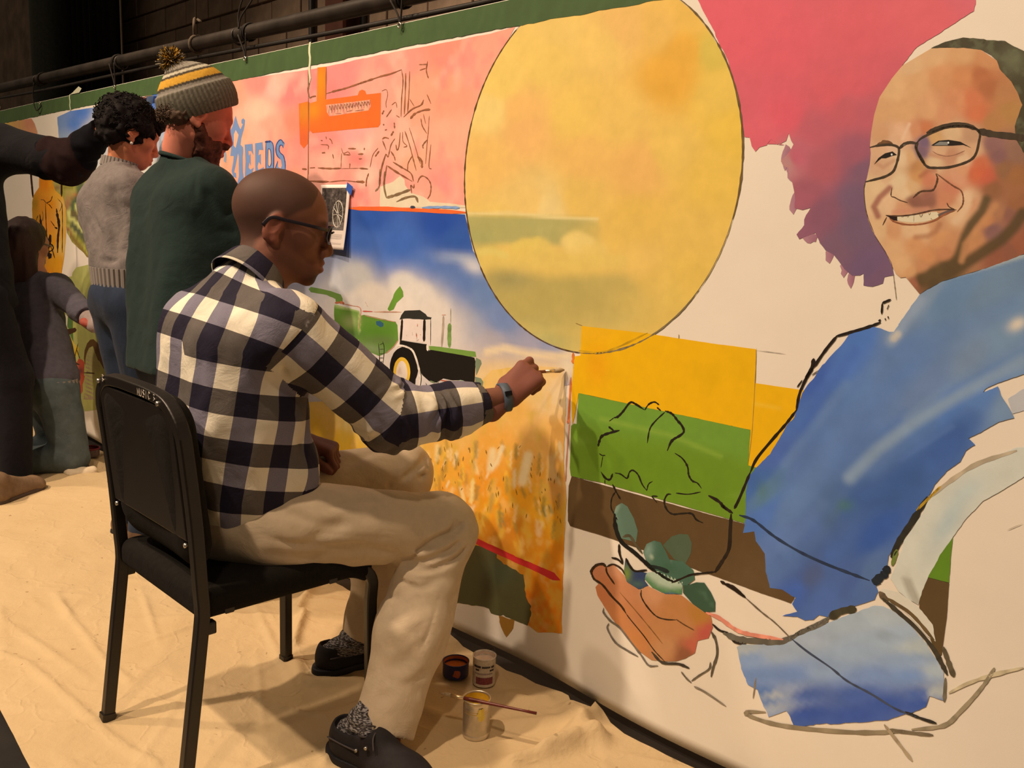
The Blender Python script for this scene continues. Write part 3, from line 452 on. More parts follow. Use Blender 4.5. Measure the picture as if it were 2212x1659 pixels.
# ---- big yellow circle
cc = np.array([-1.520, 1.383]); cr = .4475
ang = np.linspace(0, 2*math.pi, 120, endpoint=False)
cp = [(cc[0]+cr*math.cos(a), min(cc[1]+cr*math.sin(a), 1.79)) for a in ang]
cpx = [tuple(p) for p in proj(np.array([(x, 0, z) for x, z in cp]))]
sun = patch('painted_circle', cpx, (240, 188, 90), 4, sp=6,
      ops=[('i', [(1300, 100, (240, 190, 95)), (1200, 60, (238, 190, 96)), (1420, 60, (238, 182, 85)), (1350, 60, (240, 182, 95)), (1500, 30, (238, 182, 78)), (1480, 110, (236, 170, 60)), (1450, 160, (235, 168, 58)), (1540, 110, (222, 185, 75)), (1560, 200, (238, 190, 80)), (1590, 280, (238, 188, 70)), (1180, 130, (240, 192, 92)), (1080, 180, (242, 195, 95)), (1060, 240, (243, 200, 110)), (1120, 240, (242, 180, 95)), (1130, 280, (242, 178, 98)), (1240, 250, (240, 190, 88)), (1340, 260, (240, 188, 90)), (1380, 360, (240, 178, 92)), (1260, 340, (241, 182, 92)), (1050, 340, (242, 184, 95)), (1450, 330, (240, 190, 88)), (1540, 380, (238, 188, 78)), (1150, 440, (238, 190, 102)), (1250, 430, (235, 185, 88)), (1180, 448, (240, 200, 120)), (1380, 480, (236, 184, 82)), (1100, 500, (236, 190, 92)), (1380, 560, (238, 188, 92)), (1500, 520, (236, 186, 85)), (1420, 620, (234, 186, 86)), (1450, 640, (232, 186, 84)), (1500, 600, (234, 186, 82)), (1200, 600, (232, 188, 90))], 4.5),
           ('s', [(1000, 493), (1150, 497), (1270, 501)], 60, (180, 165, 94), .95, .3), ('b', 1040, 520, 40, 30, 0, (168, 160, 92), .7), ('b', 1330, 505, 80, 40, 0, (236, 186, 86), .9),
           ('d', 1052, 556, 24, (224, 190, 92), .9, .35), ('d', 1085, 562, 20, (226, 190, 90), .9, .4), ('d', 1135, 545, 30, (230, 190, 88), .9, .3), ('d', 1165, 540, 26, (232, 192, 92), .9, .35), ('d', 1245, 528, 30, (238, 198, 106), .9, .3), ('d', 1285, 545, 28, (236, 194, 98), .9, .4), ('s', [(1045, 566), (1180, 562), (1340, 566)], 34, (232, 190, 92), .85, .6),
           ('s', [(1075, 640), (1180, 655), (1330, 648)], 112, (188, 162, 86), .9, .3), ('b', 1100, 605, 50, 26, 0, (164, 146, 86), .8), ('b', 1380, 660, 70, 60, 0, (222, 182, 90), .8), ('b', 1180, 735, 90, 40, 10, (190, 174, 100), .9), ('b', 1300, 700, 90, 30, 0, (214, 180, 94), .8),
           ('s', [(1008, 462), (1100, 460), (1200, 470), (1290, 474)], 7, (238, 205, 130), .8, .8), ('s', [(1035, 545), (1060, 542), (1090, 552)], 14, (228, 196, 100), .8, .7), ('s', [(1110, 535), (1130, 525), (1160, 520)], 16, (232, 194, 92), .8, .7), ('s', [(1220, 522), (1245, 512), (1275, 520)], 20, (240, 200, 110), .8, .7), ('n', 40, .03)])
oc = [(cc[0]+(cr+.002)*math.cos(a), cc[1]+(cr+.002)*math.sin(a)) for a in np.linspace(math.radians(112), math.radians(416), 110)]
opx = proj(np.array([(x, 0, z) for x, z in oc if z < 1.775]))
half = len(opx)
i0 = int(np.argmin(opx[:, 1] > 1e9)); bi = int(np.argmax(opx[:, 1]))
lines('circle_outline', [(opx[:bi], 2.6, (92, 62, 30)), (opx[bi-1:bi+18], 3.4, (130, 108, 70)), (opx[bi+16:bi+26], 1.5, (170, 140, 90)), (opx[bi+25:], 4., (110, 82, 45))], (92, 62, 30), 3, 6, sun, jit=.5, sm=2)
# ---- yellow, green and brown bands behind the seedling
yb = [(1255.7, 704), (1390, 719), (1530, 740), (1636, 754), (1634, 827), (1745, 843), (1728, 900), (1690, 960), (1640, 1010), (1619, 1004), (1624, 928), (1420, 885), (1250, 849), (1241, 900), (1236, 918), (1234, 840), (1241, 770), (1254, 768)]
yel = patch('painted_yellow_band', yb, (243, 175, 8), 5, sp=8, rough=.2, ops=[('b', 1290, 790, 26, 46, 0, (242, 160, 10), .9), ('b', 1275, 720, 50, 18, 0, (240, 170, 30), .5), ('b', 1560, 800, 120, 60, 0, (236, 172, 6), .6), ('s', [(1634, 870), (1690, 880)], 4, (240, 190, 60), .5, .8)])
lines('pencil_guides', [([(1637, 752), (1634, 827), (1628, 930), (1620, 1000)], 1.2), ([(1243, 698), (1258, 704)], 1.5), ([(1400, 719), (1330, 752), (1290, 762), (1250, 757)], 4, (205, 150, 20)), ([(1637, 756), (1700, 764)], 1, (190, 165, 140)), ([(1468, 722), (1468, 732)], 1.2)], (150, 110, 50), 1.2, 6, yel)
gb = [(1249.6, 849), (1420, 885), (1624.5, 928), (1620, 1004), (1637, 1010), (1650, 1005), (1650, 1135), (1609, 1128), (1500, 1098), (1400, 1070), (1300, 1042), (1234, 1028), (1231, 1010), (1234, 920), (1240, 915), (1246, 916)]
grn = patch('painted_green_band', gb, (112, 140, 34), 5, sp=6, rough=.25,
      ops=[('s', [(1250, 870), (1400, 900), (1500, 920), (1624, 950)], 90, (116, 150, 48), .9, .5), ('m', 60, (140, 166, 60), .5, .62, .5), ('b', 1400, 1020, 190, 50, 12, (108, 136, 28), .9), ('s', [(1300, 905), (1450, 940), (1560, 985)], 10, (142, 165, 55), .6, .9)])
bb = [(1235, 1029), (1300, 1046), (1400, 1074), (1500, 1101), (1609, 1130), (1650, 1140), (1690, 1220), (1720, 1290), (1712, 1301), (1640, 1277), (1572, 1252), (1516, 1233), (1400, 1190), (1300, 1155), (1232, 1136), (1227, 1125), (1229, 1050)]
brn = patch('painted_brown_band', bb, (98, 70, 38), 5, sp=8, rough=.25, ops=[('b', 1640, 1240, 80, 60, 0, (108, 80, 48), .7)])
patch('painted_green_corner', [(2062, 1158), (2058, 1200), (2054, 1256), (2030, 1250), (2006, 1244), (2020, 1215), (2045, 1180)], (102, 135, 34), 5, sp=8, rough=.2)
patch('painted_brown_corner', [(2006, 1245), (2054, 1257), (2049, 1330), (2038, 1412), (2030, 1414), (2015, 1380), (1990, 1310), (1990, 1270)], (98, 72, 40), 5, sp=8, rough=.2)
lines('plant_outline', [([(580, 325), (615, 315), (660, 270), (720, 195), (770, 210), (840, 255)], 18), ([(540, 355), (580, 325)], 6), ([(845, 260), (880, 210), (930, 190), (970, 215)], 14), ([(950, 235), (985, 265)], 14), ([(1020, 265), (1080, 290), (1130, 350), (1165, 390), (1183, 440), (1150, 475), (1080, 520), (1040, 605)], 20), ([(1020, 275), (940, 350), (890, 420), (868, 540)], 12), ([(630, 432), (560, 450), (480, 480), (455, 530), (445, 570)], 20), ([(535, 400), (580, 435)], 18), ([(455, 630), (480, 645), (508, 645)], 10), ([(487, 650), (470, 750)], 8), ([(470, 785), (510, 840), (550, 850), (572, 800)], 16), ([(590, 795), (640, 805), (695, 840), (715, 790), (745, 772), (790, 810), (825, 890), (865, 945)], 12), ([(865, 945), (880, 890), (915, 865)], 9), ([(1105, 625), (1170, 670), (1215, 740), (1225, 810), (1255, 860), (1300, 880), (1335, 925)], 14), ([(1115, 965), (1220, 975), (1330, 955)], 10), ([(1075, 975), (1040, 980), (1015, 1040), (1040, 1110), (1090, 1145), (1160, 1140), (1250, 1140), (1290, 1190), (1350, 1220)], 15), ([(570, 890), (600, 950), (640, 1020)], 14), ([(600, 950), (565, 1010), (560, 1090), (585, 1140), (620, 1205)], 12), ([(910, 990), (960, 994)], 12), ([(905, 990), (955, 1050)], 8), ([(505, 850), (505, 890)], 7)], (34, 26, 16), 14, 7, grn, fr=K_, jit=.3)
# ---- pink and purple field around the portrait
def fpx(fr, pts): return [(x/fr[2]+fr[0], y/fr[2]+fr[1]) for x, y in pts]
jag = fpx(I_, [(1925, 935), (1960, 940), (1975, 1000), (2000, 1040), (2030, 1005), (2080, 990), (2110, 950), (2150, 975), (2200, 985)])+fpx(M_, [(20, 1230), (55, 1190), (130, 1230), (185, 1200), (215, 1140), (235, 1200), (255, 1235), (205, 1310)])+fpx(N_, [(140, 190), (165, 235), (210, 250), (215, 330), (240, 370), (265, 480), (260, 590), (330, 605), (400, 585), (345, 690), (345, 740), (285, 820), (310, 860), (440, 800), (480, 890), (530, 950), (600, 990), (640, 1040), (690, 1110), (760, 1170), (830, 1165), (860, 1150), (850, 1255), (930, 1268), (1020, 1240), (1030, 1185), (1115, 1165), (1080, 1020), (990, 850), (920, 720), (890, 600), (875, 450), (890, 320)])
pk = [(1480, -45), (1507, 0), (1540, 62), (1575, 140), (1600, 240), (1606, 290)]+jag+fpx(M_, [(930, 1400), (930, 1240), (960, 980), (1000, 830), (1100, 670), (1180, 560), (1300, 400), (1450, 310), (1600, 220), (1790, 95), (1810, 0)])+[(2130, -70), (2140, -110), (1800, -110)]
pink = patch('painted_pink_field', pk, (228, 92, 98), 2, sp=6, rough=.8, step=8,
      ops=[('i', [(1600, 60, (228, 92, 98)), (1700, 100, (226, 92, 98)), (1850, 60, (222, 92, 96)), (2000, 20, (224, 96, 98)), (2080, -40, (220, 100, 105)), (1700, 250, (226, 90, 98)), (1800, 200, (220, 92, 96)), (1650, 290, (226, 96, 102)), (1850, 180, (218, 92, 96)), (1830, 230, (200, 92, 96)), (1760, 280, (196, 92, 98)), (1870, 240, (196, 92, 98)), (1720, 340, (196, 95, 105)), (1780, 360, (180, 90, 95)), (1850, 330, (165, 88, 98)), (1870, 370, (132, 88, 102)), (1740, 420, (170, 90, 98)), (1850, 430, (122, 88, 105)), (1780, 460, (142, 86, 98)), (1850, 500, (120, 88, 104)), (1740, 510, (150, 90, 102)), (1800, 540, (128, 90, 102)), (1880, 580, (118, 86, 108)), (1900, 600, (124, 88, 106)), (1700, 350, (190, 130, 120))], 4.)])
for x, y, w_, h_ in [(1700, 340, 10, 26), (1712, 375, 14, 20), (1718, 440, 10, 24), (1752, 516, 20, 14), (1795, 550, 12, 18), (1828, 582, 10, 18), (1840, 604, 8, 20)]:
    patch('dry_brush_dab', [(x-w_, y-h_*.4), (x-w_*.2, y-h_), (x+w_, y-h_*.7), (x+w_*.7, y+h_*.3), (x-w_*.1, y+h_), (x-w_*.8, y+h_*.5)], (184, 128, 128), 1, pink, sp=6, rough=1.6, ops=[('b', x+w_, y, w_*1.4, h_*1.4, 0, (160, 98, 108), .95)], seed=int(x))
# ---- portrait
fo = fpx(M_, [(1430, 412), (1340, 465), (1180, 560), (1090, 670), (985, 830), (940, 980), (915, 1130), (905, 1240), (912, 1310), (905, 1400), (880, 1520), (858, 1600)])+fpx(N_, [(856, 450), (870, 600), (892, 690), (932, 790), (985, 875), (1042, 960), (1082, 1050), (1105, 1100), (1130, 1150), (1170, 1185), (1215, 1180), (1335, 1325), (1380, 1292), (1530, 1212), (1700, 1162), (1900, 1102), (2050, 1050), (2212, 985), (2420, 900), (2430, 700), (2520, 300), (2500, 100)])+fpx(M_, [(2480, 1000), (2400, 760), (2150, 700), (1985, 520), (1850, 428), (1700, 410), (1560, 410)])
N2M = lambda L: [(x, y+1185, c) for x, y, c in L]
fs = [(1250, 560, (222, 172, 120)), (1450, 480, (222, 168, 114)), (1700, 470, (216, 157, 102)), (1900, 520, (208, 140, 88)), (1100, 750, (224, 170, 114)), (1300, 700, (219, 161, 106)), (1500, 650, (214, 145, 92)), (1700, 650, (210, 135, 82)), (1850, 640, (190, 110, 65)), (1900, 750, (180, 105, 62)), (1780, 850, (210, 118, 75)), (1650, 850, (216, 140, 92)), (1820, 960, (212, 115, 72)), (2050, 800, (190, 125, 75)), (2100, 950, (184, 128, 70)), (1950, 1050, (186, 125, 72)), (1000, 950, (216, 158, 105)), (1200, 950, (218, 160, 105)), (1400, 950, (220, 158, 106)), (1000, 1150, (210, 152, 105)), (1200, 1150, (230, 175, 130)), (1150, 1200, (225, 170, 125)), (1300, 1120, (212, 140, 95)), (1380, 1100, (205, 120, 75)), (1550, 980, (216, 145, 98)),
      (1000, 1280, (216, 165, 122)), (1100, 1260, (222, 175, 135)), (1000, 1420, (212, 160, 118)), (1050, 1490, (212, 164, 120)), (1180, 1350, (226, 185, 138)), (1250, 1340, (218, 165, 112)), (1330, 1420, (200, 140, 85)), (1150, 1550, (228, 190, 142)), (1200, 1640, (230, 188, 138)), (1320, 1500, (214, 150, 90)), (1370, 1210, (125, 95, 110)), (1340, 1300, (130, 95, 105)), (1600, 1130, (222, 178, 128)), (1450, 1180, (212, 160, 100)), (1780, 1150, (196, 145, 105)), (1500, 1290, (216, 165, 120)), (1600, 1335, (196, 136, 98)), (1700, 1370, (224, 180, 135)), (1450, 1400, (222, 180, 132)), (1800, 1280, (212, 160, 115)), (950, 1600, (226, 184, 132)), (1270, 1600, (222, 172, 118)),
      (1950, 1230, (148, 100, 90)), (2000, 1330, (138, 92, 85)), (2150, 1300, (150, 105, 80)), (1850, 1400, (205, 112, 72)), (1800, 1480, (206, 108, 70)), (1900, 1500, (195, 95, 68)), (1700, 1450, (216, 150, 105)), (1650, 1530, (218, 150, 110)), (2050, 1450, (150, 100, 65)), (2150, 1500, (165, 105, 60)), (1950, 1620, (150, 95, 60)), (2300, 1300, (150, 100, 70)), (2350, 1100, (180, 125, 75))]
fs += N2M([(900, 500, (226, 182, 130)), (1050, 560, (226, 178, 130)), (1200, 590, (214, 150, 105)), (1300, 530, (150, 95, 72)), (1400, 500, (160, 100, 78)), (1550, 500, (205, 130, 90)), (1600, 420, (208, 128, 92)), (1400, 340, (206, 125, 88)), (1740, 520, (225, 178, 132)), (1650, 650, (224, 172, 122)), (1790, 560, (212, 150, 105)), (1900, 700, (200, 130, 80)), (1800, 850, (202, 135, 85)), (2000, 620, (180, 120, 80)), (2100, 650, (150, 95, 75)), (1950, 780, (140, 95, 85)), (2150, 550, (160, 100, 62)), (2100, 950, (150, 90, 65)), (2000, 1000, (150, 88, 62)), (2180, 900, (160, 92, 62)), (2350, 800, (150, 88, 60)), (1000, 780, (224, 175, 122)), (1100, 780, (214, 150, 100)), (1350, 790, (228, 180, 130)), (1250, 770, (226, 177, 127)), (1480, 740, (205, 145, 98)), (1500, 850, (210, 145, 92)), (1100, 950, (222, 168, 115)), (1300, 900, (214, 148, 95)), (1400, 1000, (210, 140, 88)), (1200, 1080, (222, 168, 115)), (1550, 980, (200, 130, 85)), (1600, 880, (206, 140, 92)), (1450, 1170, (100, 75, 45)), (1560, 1110, (105, 80, 48)), (1350, 1100, (200, 135, 88)), (1350, 1210, (98, 72, 42)), (1290, 1225, (165, 100, 70)), (1450, 1215, (92, 70, 42)), (1250, 1130, (214, 155, 102))])
nm = lambda P: [(x, y+1185) for x, y in P]
face = patch('painted_portrait', fo, (214, 150, 100), 4, fr=FULL, sp=3.2, ops=[])
_me = face.data; _v = np.empty(len(_me.vertices)*3); _me.vertices.foreach_get('co', _v); _v = _v.reshape(-1, 3)+np.array(mural.location)
_px = proj(_v*np.array([1, 0, 1])); _C = do_ops(_px, np.ones((len(_v), 3)), [('i', fs, 4.2),
    ('s', nm([(1900, 520), (1860, 620), (1770, 730), (1720, 830), (1680, 950), (1640, 1060)]), 80, (96, 74, 44), .95, .7), ('s', nm([(2210, 640), (2130, 760), (2030, 860), (1880, 960), (1700, 1080), (1560, 1150)]), 100, (94, 70, 42), .95, .6), ('s', nm([(1640, 1050), (1500, 1120), (1350, 1190)]), 90, (98, 74, 44), .9, .7), ('s', nm([(1980, 570), (1850, 740), (1720, 900), (1690, 1040)]), 50, (206, 140, 88), .7, .9),
    ('s', nm([(1075, 420), (990, 500), (940, 580), (975, 660)]), 50, (166, 104, 80), .95, .7), ('s', nm([(1735, 480), (1745, 560), (1680, 660), (1640, 700)]), 60, (228, 182, 136), .9, .8), ('s', nm([(1250, 530), (1350, 560), (1430, 545)]), 70, (146, 92, 70), .8, .8), ('s', nm([(1500, 730), (1470, 790), (1400, 830), (1300, 840)]), 45, (176, 114, 74), .75, .9), ('s', nm([(1340, 320), (1400, 270), (1460, 270)]), 40, (176, 100, 68), .7, .9),
    ('s', nm([(1110, 630), (1250, 610), (1400, 600)]), 40, (212, 140, 105), .7, .9), ('s', [(1180, 1190), (1240, 1060)], 26, (236, 188, 145), .8, .8), ('s', [(1420, 1320), (1550, 1350), (1690, 1310)], 34, (198, 138, 100), .8, .8), ('s', [(950, 1390), (1020, 1430), (1110, 1370)], 34, (196, 140, 100), .7, .8), ('b', 1850, 1470, 90, 90, 0, (212, 100, 62), .8), ('b', 1280, 1430, 50, 60, 0, (180, 118, 70), .5), ('n', 60, .03)], M_)
_c4 = np.ones((len(_C), 4)); _c4[:, :3] = _C; _me.color_attributes['Col'].data.foreach_set('color', _c4.ravel())
hair = patch('painted_hair', fpx(M_, [(1420, 415), (1540, 360), (1700, 322), (1900, 340), (2060, 355), (2130, 400), (2212, 440), (2450, 560), (2560, 900), (2540, 1400), (2300, 1420), (2212, 1290), (2150, 1190), (2140, 1080), (2200, 900), (2160, 790), (2110, 700), (2010, 590), (1985, 520), (1930, 470), (1850, 425), (1700, 408), (1560, 408)]), (72, 62, 40), 5, face, sp=5, rough=.7,
      ops=[('m', 14, (100, 96, 66), .7, .5, 1.), ('b', 2190, 130, 30, 30, 0, (112, 108, 74), .8)])
lines('glasses_frame', [[(130, 495), (250, 468), (400, 458), (500, 482), (528, 530), (515, 640), (480, 760), (440, 830), (340, 890), (200, 930), (70, 962)], ([(525, 515), (600, 450), (680, 428), (765, 440)], 38), [(765, 440), (830, 370), (1000, 285), (1180, 222), (1400, 210), (1560, 240), (1625, 310), (1612, 420), (1580, 560), (1520, 650), (1400, 712), (1200, 765), (1020, 772), (920, 760), (850, 690), (790, 580), (748, 470)], ([(780, 420), (760, 500), (810, 610), (880, 720)], 40), ([(900, 300), (1060, 235), (1230, 190), (1420, 190), (1600, 255)], 58), ([(1590, 265), (1800, 315), (2100, 350), (2260, 380)], 92), ([(580, 470), (620, 455)], 20, (160, 140, 110))], (66, 50, 34), 32, 7, face, fr=R1, jit=.12)
lines('face_lines', [([(230, 465), (330, 420), (440, 445)], 44, (112, 72, 42)), ([(435, 1040), (422, 1150), (470, 1172), (545, 1212), (650, 1245)], 13), ([(1030, 850), (1052, 920), (1025, 1020), (980, 1078), (850, 1088), (790, 1115), (720, 1180)], 24), ([(1040, 850), (1150, 935), (1270, 1020), (1370, 1080), (1402, 1180), (1390, 1280), (1320, 1370)], 20, (122, 74, 46)), ([(350, 1415), (520, 1425), (700, 1410), (880, 1372), (1000, 1345), (1180, 1335), (1310, 1342)], 18), ([(400, 1455), (470, 1502), (600, 1537), (750, 1542), (900, 1522), (1020, 1482), (1130, 1415), (1290, 1352)], 24, (152, 86, 52)), ([(310, 1550), (365, 1440)], 16), ([(1180, 1245), (1210, 1300), (1290, 1340)], 14), ([(75, 960), (56, 1080), (75, 1300), (112, 1450), (195, 1660)], 10, (84, 62, 42)), ([(980, 545), (1060, 590), (1180, 612), (1300, 590), (1420, 540)], 10, (165, 110, 80)), ([(200, 1690), (300, 1840), (420, 2040), (450, 2150)], 6, (90, 66, 44)), ([(455, 2200), (480, 2400), (500, 2560)], 10, (150, 128, 98))], (86, 56, 36), 14, 6, face, fr=R1, jit=.25)
patch('painted_eye', [(190, 730), (250, 640), (340, 575), (440, 550), (500, 597), (430, 612), (350, 642), (290, 642), (240, 682)], (28, 20, 14), 6, face, fr=R1, sp=12, rough=.1)
patch('painted_eye', [(965, 468), (1060, 405), (1200, 393), (1360, 418), (1510, 502), (1400, 462), (1250, 472), (1000, 474)], (28, 20, 14), 6, face, fr=R1, sp=12, rough=.1)
patch('eye_white', [(1000, 466), (1080, 418), (1185, 420), (1192, 466)], (134, 126, 112), 7, face, fr=R1, sp=14)
patch('eye_glint', ellp(1198, 432, 13, 15, n=12), (226, 214, 190), 8, face, fr=R1, sp=14)
patch('eye_glint', ellp(430, 592, 13, 15, n=12), (226, 214, 190), 8, face, fr=R1, sp=14)
patch('mouth_corner', [(352, 1420), (505, 1426), (510, 1492), (440, 1482), (395, 1442)], (36, 16, 14), 5, face, fr=R1, sp=12)
patch('mouth_corner', [(1055, 1402), (1180, 1350), (1290, 1342), (1180, 1392), (1075, 1445)], (108, 84, 74), 5, face, fr=R1, sp=12)
patch('painted_teeth', [(508, 1430), (600, 1425), (740, 1416), (850, 1400), (960, 1372), (1042, 1368), (1074, 1400), (1062, 1450), (1000, 1472), (880, 1502), (730, 1514), (560, 1500), (508, 1480)], (228, 202, 158), 5, face, fr=R1, sp=10)
lines('teeth_lines', [[(735, 1420), (732, 1510)], [(560, 1430), (575, 1440), (600, 1430)], [(640, 1428), (650, 1440), (670, 1424)], ([(810, 1400), (830, 1440), (855, 1395)], 10), ([(930, 1385), (945, 1410), (960, 1378)], 8), ([(960, 1455), (985, 1475)], 8)], (140, 112, 82), 6, 6, face, fr=R1, sm=3)
# ---- blue shirt
sh = fpx(O_, [(920, 420), (870, 490), (800, 560), (690, 690), (660, 745), (610, 800), (570, 860), (540, 950), (515, 1040), (460, 1090), (410, 1180), (330, 1310), (215, 1420), (165, 1490), (148, 1600)])+fpx(P_, [(118, 110), (105, 200), (175, 190), (185, 250), (240, 330), (245, 440), (270, 540), (350, 550), (430, 600), (410, 640), (440, 690), (345, 712), (440, 718), (490, 742), (540, 735), (575, 705), (640, 720), (700, 680), (800, 650), (920, 610), (945, 560), (920, 490), (1000, 400), (1010, 340), (1080, 230), (1150, 110), (1220, 20), (1250, -20)])+fpx(O_, [(1560, 1540), (1650, 1440), (1750, 1370), (1790, 1290), (1860, 1240), (1810, 1190), (1900, 1150), (2040, 1070), (2150, 1040), (2110, 960), (2050, 870), (2030, 805), (1915, 855), (1930, 830), (2050, 775), (2212, 720), (2600, 600), (2650, 300), (2600, -90)])+fpx(N_, [(2500, 870), (2212, 990), (2050, 1052), (1900, 1104), (1700, 1164), (1530, 1214), (1400, 1290), (1330, 1335), (1230, 1470), (1150, 1590)])+fpx(O_, [(1290, 350), (1250, 400), (1215, 400), (1180, 385), (1100, 365)])
shirt = patch('painted_blue_shirt', sh, (92, 124, 172), 6, sp=5.5, rough=.5,
      ops=[('i', [(1860, 740, (82, 118, 178)), (1820, 800, (82, 116, 176)), (1760, 820, (70, 98, 165)), (1740, 900, (78, 108, 165)), (1800, 900, (95, 122, 165)), (1720, 1000, (95, 120, 165)), (1680, 980, (80, 105, 165)), (1640, 1040, (72, 105, 160)), (1660, 1060, (95, 125, 150)), (1720, 1080, (98, 125, 165)), (1650, 1110, (86, 118, 175)), (1850, 850, (95, 124, 168)), (1950, 780, (98, 126, 168)), (1950, 680, (118, 136, 158)), (2050, 640, (108, 134, 160)), (2150, 620, (115, 136, 155)), (2000, 640, (130, 145, 160)), (2180, 720, (122, 145, 165)), (2100, 780, (125, 142, 162)), (2000, 850, (110, 130, 162)), (2120, 850, (98, 130, 178)), (2060, 870, (88, 122, 176)), (2000, 920, (90, 120, 165)), (1900, 980, (95, 122, 165)), (2050, 960, (70, 100, 155)), (1950, 1050, (66, 96, 146)), (1850, 1080, (72, 100, 150)), (1750, 1150, (88, 112, 158)), (1700, 1200, (90, 115, 160)), (1680, 1180, (98, 122, 168)), (1800, 1200, (78, 106, 160)), (1850, 1250, (78, 100, 150)), (1760, 1240, (82, 95, 130)), (1780, 1300, (80, 106, 160)), (1720, 1280, (70, 100, 165)), (1900, 1150, (60, 92, 155)), (1880, 1230, (90, 115, 155)), (1800, 1100, (84, 108, 138)), (2200, 850, (125, 145, 165)), (2300, 700, (115, 138, 165))], 3.6, (-48, .45)), ('s', [(1700, 1120), (1800, 960), (1900, 830)], 40, (104, 130, 170), .45, .9), ('s', [(1760, 1130), (1850, 1030), (1960, 900)], 30, (84, 112, 162), .45, .9), ('s', [(1880, 1080), (1990, 980), (2100, 900)], 40, (66, 96, 150), .5, .9), ('s', [(1700, 1180), (1780, 1090)], 26, (104, 128, 168), .4, .9), ('s', [(1900, 800), (2040, 720), (2190, 660)], 40, (108, 132, 166), .4, .9), ('s', [(1960, 900), (2100, 800), (2212, 740)], 16, (122, 142, 168), .5, .9), ('s', [(1740, 930), (1780, 850), (1850, 760)], 24, (74, 104, 168), .5, .9), ('s', [(1640, 1090), (1700, 1010)], 20, (90, 122, 150), .4, .9),
           ('s', [(1960, 650), (1990, 620), (2040, 598), (2130, 575), (2215, 550)], 12, (186, 186, 172), .8, .9), ('s', [(1930, 735), (1960, 690), (1990, 650)], 24, (150, 160, 172), .8, .9), ('s', [(1934, 730), (1942, 722)], 16, (205, 188, 165), .9, .7), ('s', [(1840, 1030), (1900, 970), (1980, 910), (2080, 850), (2210, 780)], 26, (142, 158, 172), .85, .9), ('s', [(1830, 830), (1700, 1000)], 20, (108, 134, 172), .5, .9), ('s', [(2060, 920), (1950, 990)], 12, (90, 118, 168), .6, .9), ('b', 1650, 1060, 14, 26, 0, (86, 118, 120), .7), ('b', 1830, 1090, 20, 14, 0, (80, 120, 110), .7), ('b', 2200, 700, 22, 14, -30, (228, 204, 172), .95), ('n', 60, .05, 1.)])
lines('black_arm_line', [[(1155, 330), (1050, 370), (930, 405), (820, 435)], [(825, 435), (740, 540), (650, 670)], ([(655, 600), (640, 670), (590, 760)], 26), [(650, 670), (600, 745), (550, 860), (525, 990)], [(530, 980), (450, 1085), (350, 1200), (230, 1345), (180, 1450)], [(180, 1450), (100, 1640), (60, 1720)], ([(1230, 160), (1165, 187)], 16), ([(1166, 187), (1160, 270)], 14), ([(1215, 200), (1200, 235)], 6), ([(1135, 320), (1155, 312)], 12), ([(1187, 300), (1190, 316)], 8), ([(1208, 285), (1212, 305)], 7), ([(530, 815), (570, 760)], 10), ([(690, 690), (640, 725)], 8, (120, 100, 80))], (34, 24, 18), 21, 8, shirt, fr=O_, jit=.2)
slv = patch('painted_sleeve_cuff', [(65, 905), (100, 892), (350, 882), (450, 835), (600, 765), (800, 692), (920, 642), (980, 650), (1060, 692), (1150, 772), (1240, 882), (1300, 970), (1345, 1060), (1350, 1130), (1345, 1235), (1260, 1205), (1240, 1270), (1130, 1310), (1000, 1352), (800, 1372), (600, 1382), (490, 1392), (422, 1415), (385, 1320), (370, 1300), (262, 1338), (220, 1255), (190, 1172), (130, 1142), (90, 1042)], (150, 166, 186), 6, fr=P_, sp=12, rough=.9,
      ops=[('i', [(150, 980, (140, 158, 185)), (90, 920, (175, 175, 170)), (300, 950, (165, 172, 180)), (500, 870, (172, 178, 182)), (800, 750, (175, 182, 184)), (1000, 700, (182, 186, 182)), (1000, 850, (168, 178, 186)), (1200, 900, (190, 192, 182)), (800, 950, (160, 172, 184)), (1100, 980, (150, 165, 185)), (600, 1050, (150, 165, 185)), (400, 1080, (120, 142, 182)), (900, 1080, (128, 148, 184)), (1150, 1080, (125, 148, 186)), (1300, 1050, (185, 190, 188)), (1300, 1180, (190, 188, 176)), (1200, 1190, (80, 105, 165)), (500, 1200, (80, 104, 162)), (800, 1200, (76, 100, 160)), (1000, 1250, (64, 90, 156)), (1200, 1250, (66, 92, 158)), (500, 1320, (58, 86, 155)), (800, 1320, (64, 90, 158)), (430, 1390, (70, 96, 158)), (300, 1200, (180, 180, 178)), (280, 1280, (170, 172, 178)), (230, 1180, (100, 128, 175)), (250, 1250, (120, 140, 175)), (180, 1080, (120, 142, 180)), (350, 1180, (150, 158, 178))], 3.6, (-6, .35)), ('b', 990, 830, 70, 30, 10, (140, 142, 138), .6), ('n', 40, .06, .3)])
arm2 = patch('painted_white_arm', [(1250, 0), (1330, -90), (1480, -200), (1800, -330), (2000, -340), (1900, -180), (1700, -60), (1590, 0), (1480, 120), (1410, 220), (1330, 330), (1260, 460), (1215, 560), (1195, 640), (1130, 605), (1070, 560), (1020, 480), (1060, 380), (1110, 240), (1220, 80)], (218, 208, 182), 6, fr=P_, sp=12, rough=.8, ops=[('b', 1380, 120, 70, 220, 30, (186, 192, 180), .9), ('b', 1500, -60, 120, 60, -35, (200, 202, 186), .8), ('s', [(1120, 490), (1180, 620)], 40, (120, 96, 66), .6, .9)])
patch('painted_white_fold', [(965, 540), (1060, 560), (1140, 610), (1215, 680), (1280, 770), (1300, 868), (1250, 835), (1150, 722), (1060, 635), (980, 595)], (224, 206, 176), 7, arm2, fr=P_, sp=14, rough=.8)
